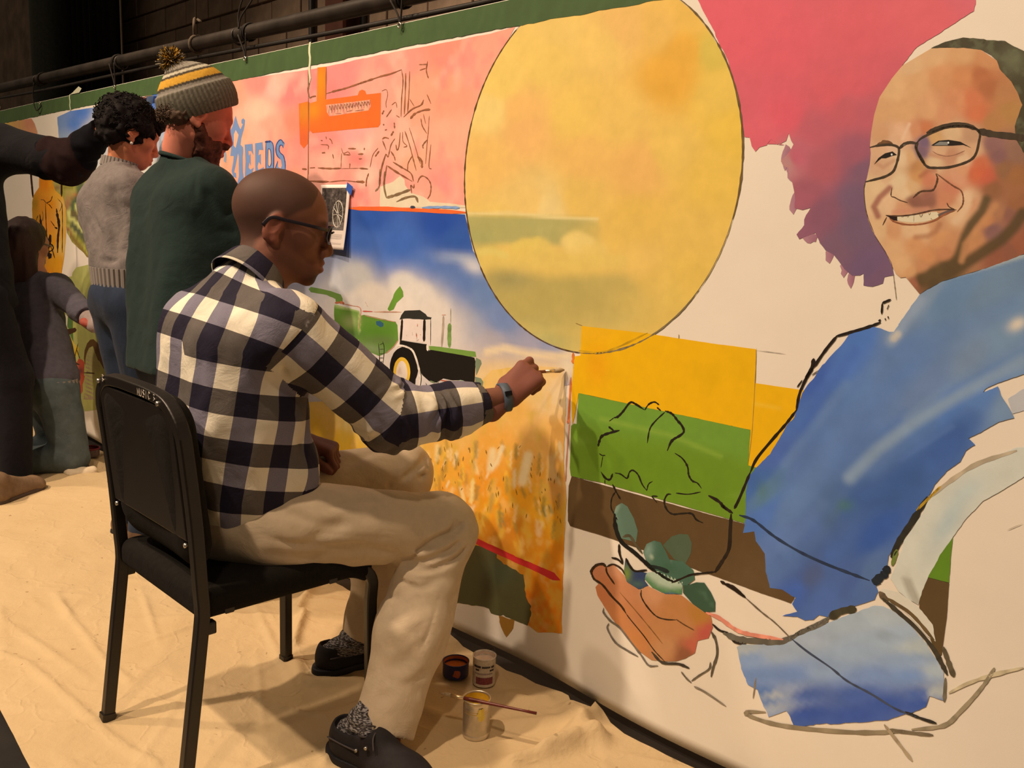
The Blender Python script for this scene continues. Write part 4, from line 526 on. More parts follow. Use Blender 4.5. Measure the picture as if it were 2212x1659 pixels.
lines('dark_fold_lines', [([(1250, -25), (1160, 120), (1080, 240), (1025, 350)], 38, (48, 44, 34)), ([(1060, 300), (1030, 400)], 26, (110, 120, 50)), ([(1005, 400), (985, 450), (940, 485), (925, 520)], 50, (34, 40, 44)), ([(950, 560), (1000, 620)], 34, (110, 88, 62)), ([(970, 600), (1080, 695), (1180, 785), (1280, 905), (1340, 1010), (1372, 1075)], 26, (66, 56, 40)), ([(1000, 600), (1150, 700), (1290, 860)], 22, (108, 82, 48)), ([(1345, 900), (1380, 1000), (1412, 1085)], 32, (98, 82, 58)), ([(1360, 1090), (1352, 1240)], 20, (120, 105, 80)), ([(80, 90), (170, 122), (300, 222), (450, 312), (600, 382), (750, 440), (892, 492)], 17, (44, 56, 76)), ([(0, 512), (60, 545), (120, 602)], 15, (48, 30, 18)), ([(120, 602), (220, 690), (300, 752), (400, 850)], 9, (110, 90, 66)), ([(400, 850), (500, 930), (650, 1032), (750, 1112), (900, 1192), (1050, 1282), (1180, 1332)], 13, (66, 72, 86)), ([(1110, 1300), (1200, 1338), (1305, 1372)], 18, (48, 42, 34)), ([(640, 722), (720, 680), (810, 668)], 46, (70, 62, 42)), ([(380, 870), (450, 820), (550, 770), (640, 722)], 26, (110, 100, 82)), ([(240, 1310), (120, 1310), (160, 1342), (300, 1385), (500, 1412), (800, 1430), (1100, 1425)], 26, (150, 128, 96)), ([(1000, 1412), (1150, 1430), (1285, 1445)], 22, (120, 100, 74)), ([(1150, 1410), (1350, 1385), (1450, 1300), (1550, 1192), (1620, 1100), (1662, 1030)], 26, (158, 136, 102)), ([(980, 1380), (1060, 1482), (1155, 1605)], 20, (172, 144, 108)), ([(182, 1095), (162, 1225)], 9, (140, 120, 95)), ([(1380, 1185), (1500, 1125), (1660, 1072), (1840, 1030)], 22, (206, 180, 136)), ([(1740, 180), (1834, 140)], 4, (200, 176, 138)), ([(1260, -20), (1400, -130), (1560, -230), (1800, -310)], 26, (190, 165, 130)), ([(1180, 60), (1270, -30), (1330, -90)], 16, (200, 150, 40))], (60, 50, 40), 20, 8, arm2, fr=P_, jit=.22)
# ---- painted hand with seedling
hnd = patch('painted_hand', [(347, 185), (380, 140), (430, 130), (460, 152), (512, 136), (590, 215), (622, 272), (720, 322), (764, 290), (862, 340), (1020, 362), (1100, 422), (1180, 482), (1240, 520), (1252, 600), (1220, 682), (1140, 702), (1120, 792), (1050, 832), (980, 852), (900, 852), (800, 842), (700, 772), (600, 652), (500, 532), (440, 442), (390, 362), (375, 302), (402, 270), (362, 232)], (200, 125, 72), 5, fr=L_, sp=12, rough=.3,
      ops=[('i', [(400, 180, (205, 125, 80)), (530, 170, (212, 140, 95)), (450, 250, (205, 122, 72)), (420, 350, (205, 118, 68)), (600, 350, (206, 130, 82)), (550, 480, (205, 125, 70)), (700, 500, (204, 128, 76)), (800, 350, (215, 145, 95)), (950, 450, (200, 128, 70)), (1150, 520, (192, 125, 52)), (1050, 600, (200, 130, 75)), (850, 620, (200, 130, 75)), (700, 700, (208, 128, 68)), (900, 750, (204, 138, 85)), (1050, 800, (150, 90, 55)), (1100, 750, (200, 100, 70)), (1200, 640, (200, 90, 70))], 4.)])
lines('hand_outline', [([(350, 215), (345, 180), (380, 140), (430, 130), (455, 152)], 20), ([(345, 190), (365, 240), (430, 285), (500, 370), (570, 440), (610, 500)], 15), ([(455, 155), (465, 200), (520, 280)], 14), ([(455, 152), (510, 132), (570, 165), (600, 215)], 13), ([(610, 500), (640, 540), (740, 660), (820, 770), (900, 855)], 8), ([(560, 340), (700, 500), (800, 620), (880, 720)], 7, (140, 88, 42)), ([(720, 320), (720, 370), (760, 440), (830, 515), (900, 540), (980, 545)], 10), ([(980, 540), (1040, 580), (1115, 622)], 8, (110, 70, 36)), ([(440, 455), (440, 490), (490, 550), (560, 600), (640, 700), (720, 800), (780, 880), (850, 885)], 14, (120, 104, 84)), ([(480, 570), (470, 610), (530, 710), (620, 770), (700, 815)], 14, (120, 104, 86)), ([(800, 780), (880, 860), (1000, 872), (1080, 905)], 20, (70, 58, 44)), ([(1240, 630), (1275, 700), (1285, 800), (1255, 900), (1240, 970)], 20, (95, 80, 60)), ([(1235, 860), (1225, 910), (1150, 960), (1095, 1000)], 14, (110, 95, 72)), ([(1020, 930), (1060, 980), (1095, 1012)], 12, (110, 95, 72)), ([(1115, 1040), (1200, 1085), (1350, 1190)], 14, (140, 120, 95)), ([(1250, 575), (1300, 620), (1370, 650), (1420, 710), (1500, 720)], 18, (44, 34, 26)), ([(1330, 640), (1450, 690), (1600, 702), (1750, 710), (1860, 660)], 44, (104, 92, 74)), ([(1860, 660), (1950, 620), (2050, 580), (2120, 540)], 34, (110, 98, 80)), ([(1200, 490), (1300, 530), (1400, 602), (1480, 640), (1620, 668), (1780, 690)], 28, (234, 140, 108)), ([(1310, 255), (1400, 310), (1500, 378)], 20, (40, 28, 18))], (60, 40, 22), 12, 8, hnd, fr=L_, jit=.2)
seed = patch('painted_leaf', [(600, 1080), (650, 1050), (700, 1080), (755, 1180), (790, 1290), (775, 1385), (650, 1352), (602, 1250), (584, 1150)], (100, 120, 94), 7, fr=K_, sp=10, rough=.15, ops=[('s', [(595, 1200), (590, 1120), (640, 1060)], 20, (140, 155, 128), .8, .8)])
patch('painted_leaf', [(1005, 1410), (1080, 1335), (1150, 1312), (1220, 1318), (1252, 1390), (1245, 1480), (1200, 1565), (1100, 1530)], (84, 94, 66), 7, seed, fr=K_, sp=10, rough=.15)
patch('painted_leaf', [(836, 1470), (865, 1400), (930, 1370), (985, 1385), (1030, 1460), (1060, 1530), (1180, 1550), (1265, 1620), (1280, 1700), (1200, 1760), (1050, 1700), (930, 1610), (860, 1540)], (76, 104, 78), 8, seed, fr=K_, sp=9, rough=.15, ops=[('b', 880, 1460, 45, 90, 10, (140, 158, 132), .9), ('s', [(895, 1490), (908, 1540)], 20, (205, 205, 165), .9, .5), ('b', 1050, 1600, 60, 40, 20, (64, 96, 66), .8), ('b', 1080, 1548, 14, 8, 0, (200, 205, 180), .9), ('b', 1180, 1640, 60, 60, 0, (70, 98, 72), .8)])
patch('painted_leaf', [(1030, 290), (1080, 282), (1130, 265), (1190, 268), (1240, 340), (1272, 410), (1270, 482), (1192, 487), (1100, 422), (1030, 342)], (62, 86, 60), 8, seed, fr=L_, sp=9, rough=.15, ops=[('s', [(1080, 290), (1180, 340), (1250, 440)], 16, (84, 108, 80), .7, .8)])
patch('painted_leaf', [(755, 195), (850, 182), (960, 230), (1028, 262), (1022, 352), (900, 352), (800, 302), (745, 242)], (190, 196, 160), 8, seed, fr=L_, sp=8, rough=.15, ops=[('s', [(750, 250), (830, 320), (930, 345), (1020, 340)], 70, (82, 128, 70), .95, .8), ('s', [(780, 310), (880, 355), (1000, 360)], 16, (60, 75, 130), .9, .8)])
patch('painted_leaf', [(600, 85), (640, 165), (700, 188), (762, 195), (742, 250), (772, 290), (700, 318), (612, 262), (588, 190)], (54, 66, 96), 8, seed, fr=L_, sp=8, rough=.15, ops=[('b', 610, 200, 40, 70, 0, (128, 142, 46), .95), ('b', 690, 280, 60, 30, 0, (84, 104, 84), .9)])
lines('stem_lines', [([(590, 1140), (600, 1260), (650, 1380), (760, 1470), (860, 1560), (960, 1650)], 34, (26, 24, 18)), ([(630, 1400), (635, 1480), (665, 1560)], 18), ([(565, 1515), (620, 1530), (665, 1570)], 16), ([(870, 1590), (960, 1600), (1060, 1640)], 34, (36, 42, 36)), ([(690, 1520), (720, 1580), (770, 1630), (870, 1620)], 20), ([(1590, 1140), (1582, 1280), (1570, 1440), (1510, 1550), (1450, 1640)], 30), ([(1395, 985), (1480, 1032), (1540, 1090), (1605, 1135)], 24), ([(1500, 1060), (1560, 1110)], 26), ([(1450, 1635), (1370, 1645), (1250, 1660), (1150, 1700), (1080, 1730)], 18), ([(960, 1640), (1030, 1690), (1100, 1720)], 22, (24, 22, 16)), ([(660, 1340), (720, 1330), (770, 1400), (830, 1480)], 22, (92, 78, 52))], (40, 28, 18), 16, 9, seed, fr=K_, jit=.2)
patch('blue_grey_wash', [(1572+x/3.456, 600+y/3.456) for x, y in [(2100, 900), (2212, 830), (2330, 800), (2330, 960), (2212, 990), (2140, 1010)]], (196, 186, 176), 3, sp=9, rough=.8)
# seam tapes at the joins
for sx, zz in ((-2.786, 1.70), (-5.074, 1.752)):
    V = []; n_ = 8
    for k in range(n_+1):
        z = zz+(1.834-zz)*k/n_; w_ = .006*(1 if k else .2); jx = .003*math.sin(k*1.7)
        V += [(sx-w_+jx, layer_y(sx, z, 10), z), (sx+w_+jx, layer_y(sx, z, 10), z)]
    mesh_obj('seam_tape', V, [(2*k, 2*k+1, 2*k+3, 2*k+2) for k in range(n_)], M_CANVAS, mural, False, np.tile(col(214, 200, 150), (len(V), 1)))
V = [(-5.07, -.006, 1.832), (-4.93, -.006, 1.832), (-4.90, -.004, 1.85), (-4.93, -.008, 1.862), (-5.03, -.006, 1.838)]
mesh_obj('loose_seam_flap', V, [(0, 1, 2, 3, 4)], M_CANVAS, mural, False, np.tile(col(214, 196, 150), (5, 1)))
# ------------------------------------------------------------------ smooth body modelling (distance fields -> one continuous mesh)
def noise3(P, s, seed=0):
    Q = P/s; I = np.floor(Q).astype(np.int64); f = Q-I; f = f*f*(3-2*f); out = 0
    for dx in (0, 1):
        for dy in (0, 1):
            for dz in (0, 1):
                n = ((I[:, 0]+dx)*374761393+(I[:, 1]+dy)*668265263+(I[:, 2]+dz)*1440662683+seed*974711) & 0x7fffffff
                n = ((n ^ (n >> 13))*1274126177) & 0x7fffffff; h = ((n ^ (n >> 16)) & 0xffff)/65535.
                out = out+h*(f[:, 0] if dx else 1-f[:, 0])*(f[:, 1] if dy else 1-f[:, 1])*(f[:, 2] if dz else 1-f[:, 2])
    return out*2-1
class Field:
    def __init__(s, lo, hi, h):
        s.h = h; s.lo = np.asarray(lo, float); s.n = np.ceil((np.asarray(hi, float)-s.lo)/h).astype(int)+1
        s.ax = [s.lo[i]+np.arange(s.n[i])*h for i in range(3)]; s.D = np.full(s.n, .5, np.float32)
    def sub(s, lo, hi):
        a = np.clip(np.floor((np.asarray(lo)-s.lo)/s.h).astype(int), 0, s.n); b = np.clip(np.ceil((np.asarray(hi)-s.lo)/s.h).astype(int)+1, 0, s.n)
        sl = tuple(slice(a[i], b[i]) for i in range(3))
        X = s.ax[0][sl[0]][:, None, None]; Y = s.ax[1][sl[1]][None, :, None]; Z = s.ax[2][sl[2]][None, None, :]
        return sl, X, Y, Z
    def _mix(s, sl, d, k, op):
        D = s.D[sl]
        if op == 'add':
            if k > 0: hh = np.clip(.5+.5*(D-d)/k, 0, 1); s.D[sl] = D*(1-hh)+d*hh-k*hh*(1-hh)
            else: s.D[sl] = np.minimum(D, d)
        elif op == 'cut':
            if k > 0: hh = np.clip(.5-.5*(D+d)/k, 0, 1); s.D[sl] = D*(1-hh)-d*hh+k*hh*(1-hh)
            else: s.D[sl] = np.maximum(D, -d)
    def cone(s, a, b, ra, rb, k=.02, op='add', flat=None):
        """tapered limb; flat=(axis vector, factor) squeezes the section along that axis"""
        a = np.asarray(a, float); b = np.asarray(b, float); R = max(ra, rb)+k+3*s.h
        sl, X, Y, Z = s.sub(np.minimum(a, b)-R, np.maximum(a, b)+R)
        ab = b-a; L2 = ab@ab+1e-12
        t = np.clip(((X-a[0])*ab[0]+(Y-a[1])*ab[1]+(Z-a[2])*ab[2])/L2, 0, 1)
        dx = X-a[0]-t*ab[0]; dy = Y-a[1]-t*ab[1]; dz = Z-a[2]-t*ab[2]
        d2 = dx*dx+dy*dy+dz*dz
        if flat is not None:
            f = nrm(flat[0]); c = dx*f[0]+dy*f[1]+dz*f[2]; d2 = d2+c*c*(1/flat[1]**2-1)
        d = np.sqrt(d2)-(ra+(rb-ra)*t)
        if flat is not None: d = d*min(1, flat[1])**.5
        s._mix(sl, d.astype(np.float32), k, op); return s
    def ell(s, c, r, k=.02, op='add', R=None):
        c = np.asarray(c, float); r = np.asarray(r, float); m = r.max()+k+3*s.h
        sl, X, Y, Z = s.sub(c-m, c+m); x, y, z = X-c[0], Y-c[1], Z-c[2]
        if R is not None: x, y, z = [R[0][i]*x+R[1][i]*y+R[2][i]*z for i in range(3)]   # columns of R = local axes
        k0 = np.sqrt((x/r[0])**2+(y/r[1])**2+(z/r[2])**2); k1 = np.sqrt((x/r[0]**2)**2+(y/r[1]**2)**2+(z/r[2]**2)**2)+1e-9
        s._mix(sl, (k0*(k0-1)/k1).astype(np.float32), k, op); return s
    def box(s, c, hs, rad=.01, k=.01, op='add', R=None):
        c = np.asarray(c, float); m = np.linalg.norm(hs)+rad+k+3*s.h
        sl, X, Y, Z = s.sub(c-m, c+m); x, y, z = X-c[0], Y-c[1], Z-c[2]
        if R is not None: x, y, z = [R[0][i]*x+R[1][i]*y+R[2][i]*z for i in range(3)]
        q = [np.abs(v)-h_ for v, h_ in zip((x, y, z), hs)]
        d = np.sqrt(sum(np.maximum(v, 0)**2 for v in q))+np.minimum(np.maximum(np.maximum(q[0], q[1]), q[2]), 0)-rad
        s._mix(sl, d.astype(np.float32), k, op); return s
    def chain(s, P, r, k=.01, op='add', flat=None):
        for i in range(len(P)-1): s.cone(P[i], P[i+1], r[i], r[i+1], k, op, flat)
        return s
    def half(s, p, n, k=.004):      # keep the side the normal points away from
        p = np.asarray(p, float); n = nrm(n); X, Y, Z = np.meshgrid(*s.ax, indexing='ij', sparse=True)
        d = (X-p[0])*n[0]+(Y-p[1])*n[1]+(Z-p[2])*n[2]; s._mix((slice(None),)*3, (-d).astype(np.float32), k, 'cut'); return s
    def warp(s, fn, band=.04):      # add a displacement near the surface
        m = np.abs(s.D) < band; I = np.argwhere(m); P = s.lo+I*s.h; s.D[m] += fn(P).astype(np.float32); return s
    def creases(s, L, band=.035):
        """L: (polyline, width, depth) depth>0 groove, <0 ridge"""
        for pts, w, dp in L:
            pts = np.array(spline(pts, 5)); R = 3*w
            sl, X, Y, Z = s.sub(pts.min(0)-R, pts.max(0)+R)
            shp = s.D[sl].shape
            if 0 in shp: continue
            m = np.abs(s.D[sl]) < band; I = np.argwhere(m)
            if not len(I): continue
            P = np.stack([s.ax[j][sl[j]][I[:, j]] for j in range(3)], 1); d = np.full(len(P), 9.); tt = np.zeros(len(P))
            for i in range(len(pts)-1):
                ab = pts[i+1]-pts[i]; t = np.clip(((P-pts[i])@ab)/(ab@ab+1e-12), 0, 1); dd = np.linalg.norm(P-pts[i]-t[:, None]*ab, axis=1)
                u = dd < d; d = np.where(u, dd, d); tt = np.where(u, (i+t)/(len(pts)-1), tt)
            v = s.D[sl]; v[m] += (dp*np.exp(-(d/w)**2)*np.clip(np.minimum(tt, 1-tt)*5+.15, 0, 1)).astype(np.float32); s.D[sl] = v
        return s
    def mesh(s):
        D = s.D; n = s.n; S = D < 0
        c = S[:-1, :-1, :-1].astype(np.int8)
        cnt = sum(S[i:n[0]-1+i, j:n[1]-1+j, k:n[2]-1+k].astype(np.int8) for i in (0, 1) for j in (0, 1) for k in (0, 1))
        act = (cnt > 0) & (cnt < 8); I = np.argwhere(act); idx = np.full(act.shape, -1, np.int64); idx[act] = np.arange(len(I))
        acc = np.zeros((len(I), 3)); num = np.zeros(len(I)); cor = [(i, j, k) for i in (0, 1) for j in (0, 1) for k in (0, 1)]
        val = {q: D[I[:, 0]+q[0], I[:, 1]+q[1], I[:, 2]+q[2]] for q in cor}
        for a in cor:
            for ax in range(3):
                if a[ax] == 0:
                    b = list(a); b[ax] = 1; b = tuple(b); va, vb = val[a], val[b]; m = (va < 0) != (vb < 0)
                    t = np.where(m, va/(va-vb+1e-12*(va == vb)), 0); p = np.tile(np.array(a, float), (len(I), 1)); p[:, ax] = t
                    acc[m] += p[m]; num[m] += 1
        V = s.lo+(I+acc/num[:, None])*s.h; Fq = []
        for ax in range(3):
            u, w = (ax+1) % 3, (ax+2) % 3
            sa = [slice(None)]*3; sb = [slice(None)]*3; sa[ax] = slice(0, -1); sb[ax] = slice(1, None)
            e = S[tuple(sa)] != S[tuple(sb)]; E = np.argwhere(e); E = E[(E[:, u] > 0) & (E[:, w] > 0) & (E[:, u] < n[u]-1) & (E[:, w] < n[w]-1)]
            o = np.zeros(3, int); ou = o.copy(); ou[u] = 1; ow = o.copy(); ow[w] = 1
            q = [E-ou-ow, E-ow, E, E-ou]; ids = np.stack([idx[tuple(x.T)] for x in q], 1)
            flip = ~S[tuple(E.T)]; ids[flip] = ids[flip][:, ::-1]; Fq.append(ids)
        Fq = np.concatenate(Fq); Fq = Fq[(Fq >= 0).all(1)]
        return V, Fq
def relax(V, Fq, it=2, lam=.5):
    V = V.copy(); E = np.concatenate([Fq[:, [i, (i+1) % 4]] for i in range(4)])
    for _ in range(it):
        S = np.zeros_like(V); c = np.zeros(len(V)); np.add.at(S, E[:, 0], V[E[:, 1]]); np.add.at(S, E[:, 1], V[E[:, 0]]); np.add.at(c, E[:, 0], 1); np.add.at(c, E[:, 1], 1)
        V += lam*(S/np.maximum(c, 1)[:, None]-V)
    return V
def basis(f, up=(0, 0, 1)):          # columns: right, forward, up
    f = nrm(f); r = nrm(np.cross(f, up)); u = np.cross(r, f); return np.stack([r, f, u], 1)
def poly_t(P, pts):                  # nearest position along a bone chain: distance, arc length, section angle helper
    best = np.full(len(P), 9.); arc = np.zeros(len(P)); rel = np.zeros_like(P); dirs = np.zeros_like(P); L = 0
    for i in range(len(pts)-1):
        ab = pts[i+1]-pts[i]; l = np.linalg.norm(ab); t = ((P-pts[i])@ab)/(l*l); tc = np.clip(t, 0 if i else -.6, 1 if i < len(pts)-2 else 1.6)
        q = P-pts[i]-tc[:, None]*ab; d = np.linalg.norm(q, axis=1); u = d < best
        best = np.where(u, d, best); arc = np.where(u, L+tc*l, arc); rel[u] = q[u]; dirs[u] = ab/l; L += l
    return best, arc, rel, dirs
# generic head in local axes (x right, y forward, z up), scaled by s
def add_head(Fd, c, B, s, nose=1., jaw=1., chin=1., ears=True):
    T = lambda x, y, z: np.asarray(c)+B@(np.array([x, y, z])*s)
    e = lambda x, y, z, r, k=.012, op='add', R=None: Fd.ell(T(x, y, z), np.array(r)*s, k*s, op, B if R is None else B@R)
    e(0, -.014, .036, (.075, .099, .086)); e(0, .022, .010, (.066, .070, .088), .03); e(0, .028, -.058, (.050*jaw, .056, .056), .03)
    for sg in (-1, 1):
        Fd.cone(T(sg*.050*jaw, -.006, -.058), T(sg*.016, .070, -.094*chin), .016*s, .014*s, .022*s)
        e(sg*.045, .050, -.016, (.024, .028, .022), .022)
        e(sg*.032, .098, .006, (.018, .015, .0125), .012, 'cut')
        e(sg*.0315, .0775, .004, (.0145, .0125, .0105), .004)
    e(0, .072, -.096*chin, (.020, .018, .016), .018)
    Fd.cone(T(-.036, .079, .024), T(.036, .079, .024), .012*s, .012*s, .018*s)
    Fd.cone(T(0, .086, .016), T(0, .110*nose, -.030), .008*s, .012*s, .010*s)
    e(0, .106*nose, -.034, (.012, .0115, .0105), .008)
    for sg in (-1, 1): e(sg*.013, .098*nose, -.038, (.0085, .012, .0095), .006)
    e(0, .082, -.068, (.030, .020, .022), .02)
    e(0, .0985, -.0600, (.022, .0095, .0075), .005); e(0, .0985, -.0752, (.020, .0100, .0085), .005)
    Fd.cone(T(-.023, .1085, -.0672), T(.023, .1085, -.0672), .0024*s, .0022*s, .005*s, 'cut')
    if ears:
        for sg in (-1, 1):
            an = math.radians(18); R = np.array([[1, 0, 0], [0, math.cos(an), math.sin(an)], [0, -math.sin(an), math.cos(an)]])
            e(sg*.078, -.016, -.004, (.0085, .0195, .033), .006, 'add', R)
            e(sg*.0865, -.013, .002, (.0055, .011, .019), .004, 'cut', R)
            e(sg*.078, -.008, -.030, (.007, .009, .010), .006)
    return T
# a hand: wrist point, axes (d towards the fingers, n out of the back of the hand), curls per finger
def add_hand(Fd, w, d, n, s=1., side=1, curl=(.6, .6, .65, .7), thumb=((.35, .25), .3), spread=.06, k=.007, palm_len=.088):
    d = nrm(d); n = nrm(np.asarray(n)-d*(np.asarray(n)@d)); t = np.cross(d, n)*side       # t points to the thumb side
    P = lambda a, b, c: np.asarray(w)+(d*a+t*b+n*c)*s
    Fd.cone(P(-.05, 0, 0), P(.012, 0, 0), .027*s, .027*s, .02*s, flat=(n, .8))
    for b in (-.028, -.010, .010, .028):
        Fd.cone(P(.010, b*.62, .0), P(palm_len, b, .002), .0175*s, .0135*s, .014*s, flat=(n, .9))
    Fd.cone(P(.018, .020, -.010), P(.055, .030, -.014), .018*s, .013*s, .014*s)
    tips = []
    L = ((.043, .026, .022), (.046, .030, .023), (.042, .028, .022), (.034, .020, .019))
    for i, b in enumerate((.029, .010, -.010, -.028)):
        p = P(palm_len, b, 0); a = 0.; R = (.0105, .0098, .0088, .0072)
        pts = [p]; sp = spread*(1.5-i)
        for j in range(3):
            a += curl[i]*(1.05 if j < 2 else .7)
            dv = d*math.cos(a)-n*math.sin(a)+t*sp*math.cos(a); p = p+nrm(dv)*L[i][j]*s; pts.append(p)
        sc = s*(.86 if i == 3 else 1.)
        Fd.chain(pts, [r*sc for r in R], k*s); tips.append(pts)
    (a1, a2), a3 = thumb
    p0 = P(.030, .030, -.010); v1 = nrm(d*math.cos(a1)+t*math.sin(a1)*.9-n*a2); p1 = p0+v1*.040*s; v2 = nrm(v1*math.cos(a3)+(d*.6-t*.8-n*.35)*math.sin(a3)); p2 = p1+v2*.030*s; p3 = p2+v2*.020*s
    Fd.chain([p0, p1, p2, p3], [.0155*s, .0125*s, .0115*s, .0085*s], k*s); tips.append([p0, p1, p2, p3])
    return tips
# --- materials for people
def skin_mat(name, c, blush=(1.12, .9, .82)):
    m, nt, b = new_mat(name); tc = node(nt, 'ShaderNodeTexCoord'); a = node(nt, 'ShaderNodeAttribute', attribute_name='Col')
    n = noise(nt, 18, 4, vec=tc.outputs['Object']); r = ramp(nt, n.outputs['Fac'], [(.3, (.88, .86, .85)), (.7, (1.06, 1.02, 1.))])
    nt.links.new(mixc(nt, 1., a.outputs['Color'], r.outputs[0], 'MULTIPLY'), b.inputs['Base Color'])
    b.inputs['Roughness'].default_value = .62; b.inputs['Specular IOR Level'].default_value = .25
    b.inputs['Subsurface Weight'].default_value = .08; b.inputs['Subsurface Radius'].default_value = (.012, .005, .003); b.inputs['Subsurface Scale'].default_value = .4
    n2 = noise(nt, 420, 3, vec=tc.outputs['Object']); bump(nt, b, n2.outputs['Fac'], .10, .0006); return m
def cloth_mat(name, c, var=.14, nscale=40, weave=900, rough=.85, bstr=.25, sheen=.03, stretch=None):
    m, nt, b = new_mat(name); tc = node(nt, 'ShaderNodeTexCoord'); v = tc.outputs['Object']
    if stretch: mp = node(nt, 'ShaderNodeMapping'); mp.inputs['Scale'].default_value = stretch; nt.links.new(v, mp.inputs[0]); v = mp.outputs[0]
    n = noise(nt, nscale, 5, .65, v); c = np.asarray(c, float)
    r = ramp(nt, n.outputs['Fac'], [(.3, tuple(np.clip(c*(1-var), 0, 1))), (.7, tuple(np.clip(c*(1+var), 0, 1)))]); nt.links.new(r.outputs[0], b.inputs['Base Color'])
    b.inputs['Roughness'].default_value = rough; b.inputs['Specular IOR Level'].default_value = .2; b.inputs['Sheen Weight'].default_value = sheen
    n2 = noise(nt, weave, 2, .5, v); w2 = noise(nt, 13, 4, .6, v, 1.2); ad = node(nt, 'ShaderNodeMath', operation='MULTIPLY_ADD'); nt.links.new(w2.outputs['Fac'], ad.inputs[0]); ad.inputs[1].default_value = 8.; nt.links.new(n2.outputs['Fac'], ad.inputs[2])
    bump(nt, b, ad.outputs[0], bstr+.12, .0018); return m
# ------------------------------------------------------------------ stage floor, drop cloth, back wall
M_STAGE = simple('black_stage_floor', (.014, .012, .011), .55, var=.3, nscale=8, bstr=.1, bscale=60)
fl = MB().box((-14, -6, -.06), (4, 5, -.004)).build('floor', M_STAGE); tag(fl, kind='structure')
M_WALL = simple('dark_painted_masonry', (.30, .22, .165), .9, var=.35, nscale=5, bstr=.3, bscale=40)
wl = MB().box((-14, 1.83, -.05), (4, 1.95, 5.2)).build('wall_back', M_WALL); tag(wl, kind='structure')
bm_ = MB().box((-.192, -.02, -.092), (.192, .022, .092)); bo = None
M_BLOCK = simple('dusty_concrete_block', (.34, .25, .185), .92, var=.3, nscale=6, bstr=.35, bscale=60)
for r in range(9):
    for q in range(24):
        x = -10.6+q*.4+(.2 if r % 2 else 0); z = 1.70+r*.2
        if bo is None: bo = bm_.build('block', M_BLOCK, wl, bevel=.006); o = bo
        else: o = bo.copy(); COL.objects.link(o); o.parent = wl
        o.location = (x, 1.815+random.uniform(-.003, .003), z)
M_STEEL_R = simple('rust_red_steel', (.10, .034, .022), .7, var=.3, nscale=8); M_BLK = simple('black_pipe_paint', (.020, .018, .017), .5, var=.3, nscale=12); M_GRN = simple('dark_green_paint', (.06, .07, .058), .6, var=.2)
def on_back(x, y, Y): return on_wall(x, y, Y)
c_ = on_back(744, 60, 1.70); b = MB(); b.box((c_[0]-.10, 1.62, -.004), (c_[0]+.10, 1.645, 4.5)); b.box((c_[0]-.10, 1.765, -.004), (c_[0]+.10, 1.79, 4.5)); b.box((c_[0]-.012, 1.64, -.004), (c_[0]+.012, 1.77, 4.5))
tag(b.build('steel_column', M_STEEL_R, None, origin=(c_[0], 1.7, 0)), 'rusty red steel column against the dark back wall', 'column')
for px_, lb in ((672, 'thin black conduit left of the rusty steel column'), (783, 'thin black conduit right of the rusty steel column')):
    c_ = on_back(px_, 60, 1.76); b = MB(); b.tube([A3(c_[0], 1.765, -.004), A3(c_[0], 1.765, 4.4)], .022, 10); tag(b.build('conduit', M_BLK, None, True, origin=(c_[0], 1.765, 0)), lb, 'pipe')
c_ = on_back(128, 60, 1.6); b = MB(); b.tube([A3(c_[0], 1.5, -.004), A3(c_[0], 1.5, 4.6)], .17, 20); tag(b.build('downpipe', M_GRN, None, True, origin=(c_[0], 1.5, 0)), 'wide dark green vertical pipe by the black curtain', 'pipe')
# black stage curtain
M_CURT = cloth_mat('black_velour', (.010, .008, .008), .3, 30, 800)
x0, x1 = on_back(150, 60, 1.55)[0], on_back(262, 60, 1.55)[0]; V = []; Fc = []; n = 90
for i in range(n+1):
    x = x0+(x1-x0)*i/n; y = 1.52+.05*math.sin(i*.55)+.02*math.sin(i*1.7)
    V += [(x, y, 0), (x+.02*math.sin(i*.3), y+.01, 2.3), (x, y, 4.6)]
for i in range(n):
    for j in (0, 1): a = i*3+j; Fc.append((a, a+3, a+4, a+1))
o = mesh_obj('stage_curtain', V, Fc, M_CURT, None, True, origin=((x0+x1)/2, 1.52, 0)); md = o.modifiers.new('t', 'SOLIDIFY'); md.thickness = .006
tag(o, 'black pleated stage curtain hanging against the back wall', 'curtain')
# drop cloth
edge_px = [(968, 1366), (1000, 1398), (1033, 1416), (1051, 1426), (1075, 1437), (1093, 1449), (1126, 1461), (1157, 1479), (1196, 1492), (1219, 1495), (1228, 1505), (1238, 1538), (1275, 1545), (1288, 1533), (1296, 1529), (1304, 1544), (1319, 1565), (1348, 1588), (1382, 1605), (1411, 1617), (1440, 1634), (1469, 1649), (1500, 1665), (1600, 1725), (1900, 1900)]
ed = np.array([on_floor(x, y, .006)[:2] for x, y in edge_px]); ed[:, 1] = np.minimum(ed[:, 1], -.012)
left_edge = [(-7.6, -.09), (-6.5, -.06), (-5.6, -.10), (-4.9, -.03), (-4.3, -.02), (-3.7, -.06), (-3.0, -.05), (-2.4, -.07), (-2.1, -.10)]
e1, e2 = on_floor(0, 1540)[:2], on_floor(66, 1659)[:2]; dv_ = (e2-e1)/np.linalg.norm(e2-e1)
near = [tuple(e2+dv_*t+np.array([0, -.012*math.sin(t*5)])) for t in (2.6, 1.8, 1.1, .5, .1)]+[tuple(e1-dv_*t+np.array([0, -.02*math.sin(t*3)])) for t in (0, .6, 1.4, 2.4, 3.6, 5.2)]
outline = left_edge+[tuple(p) for p in ed if p[0] > -2.0]+near
outline = densify(outline, .03)
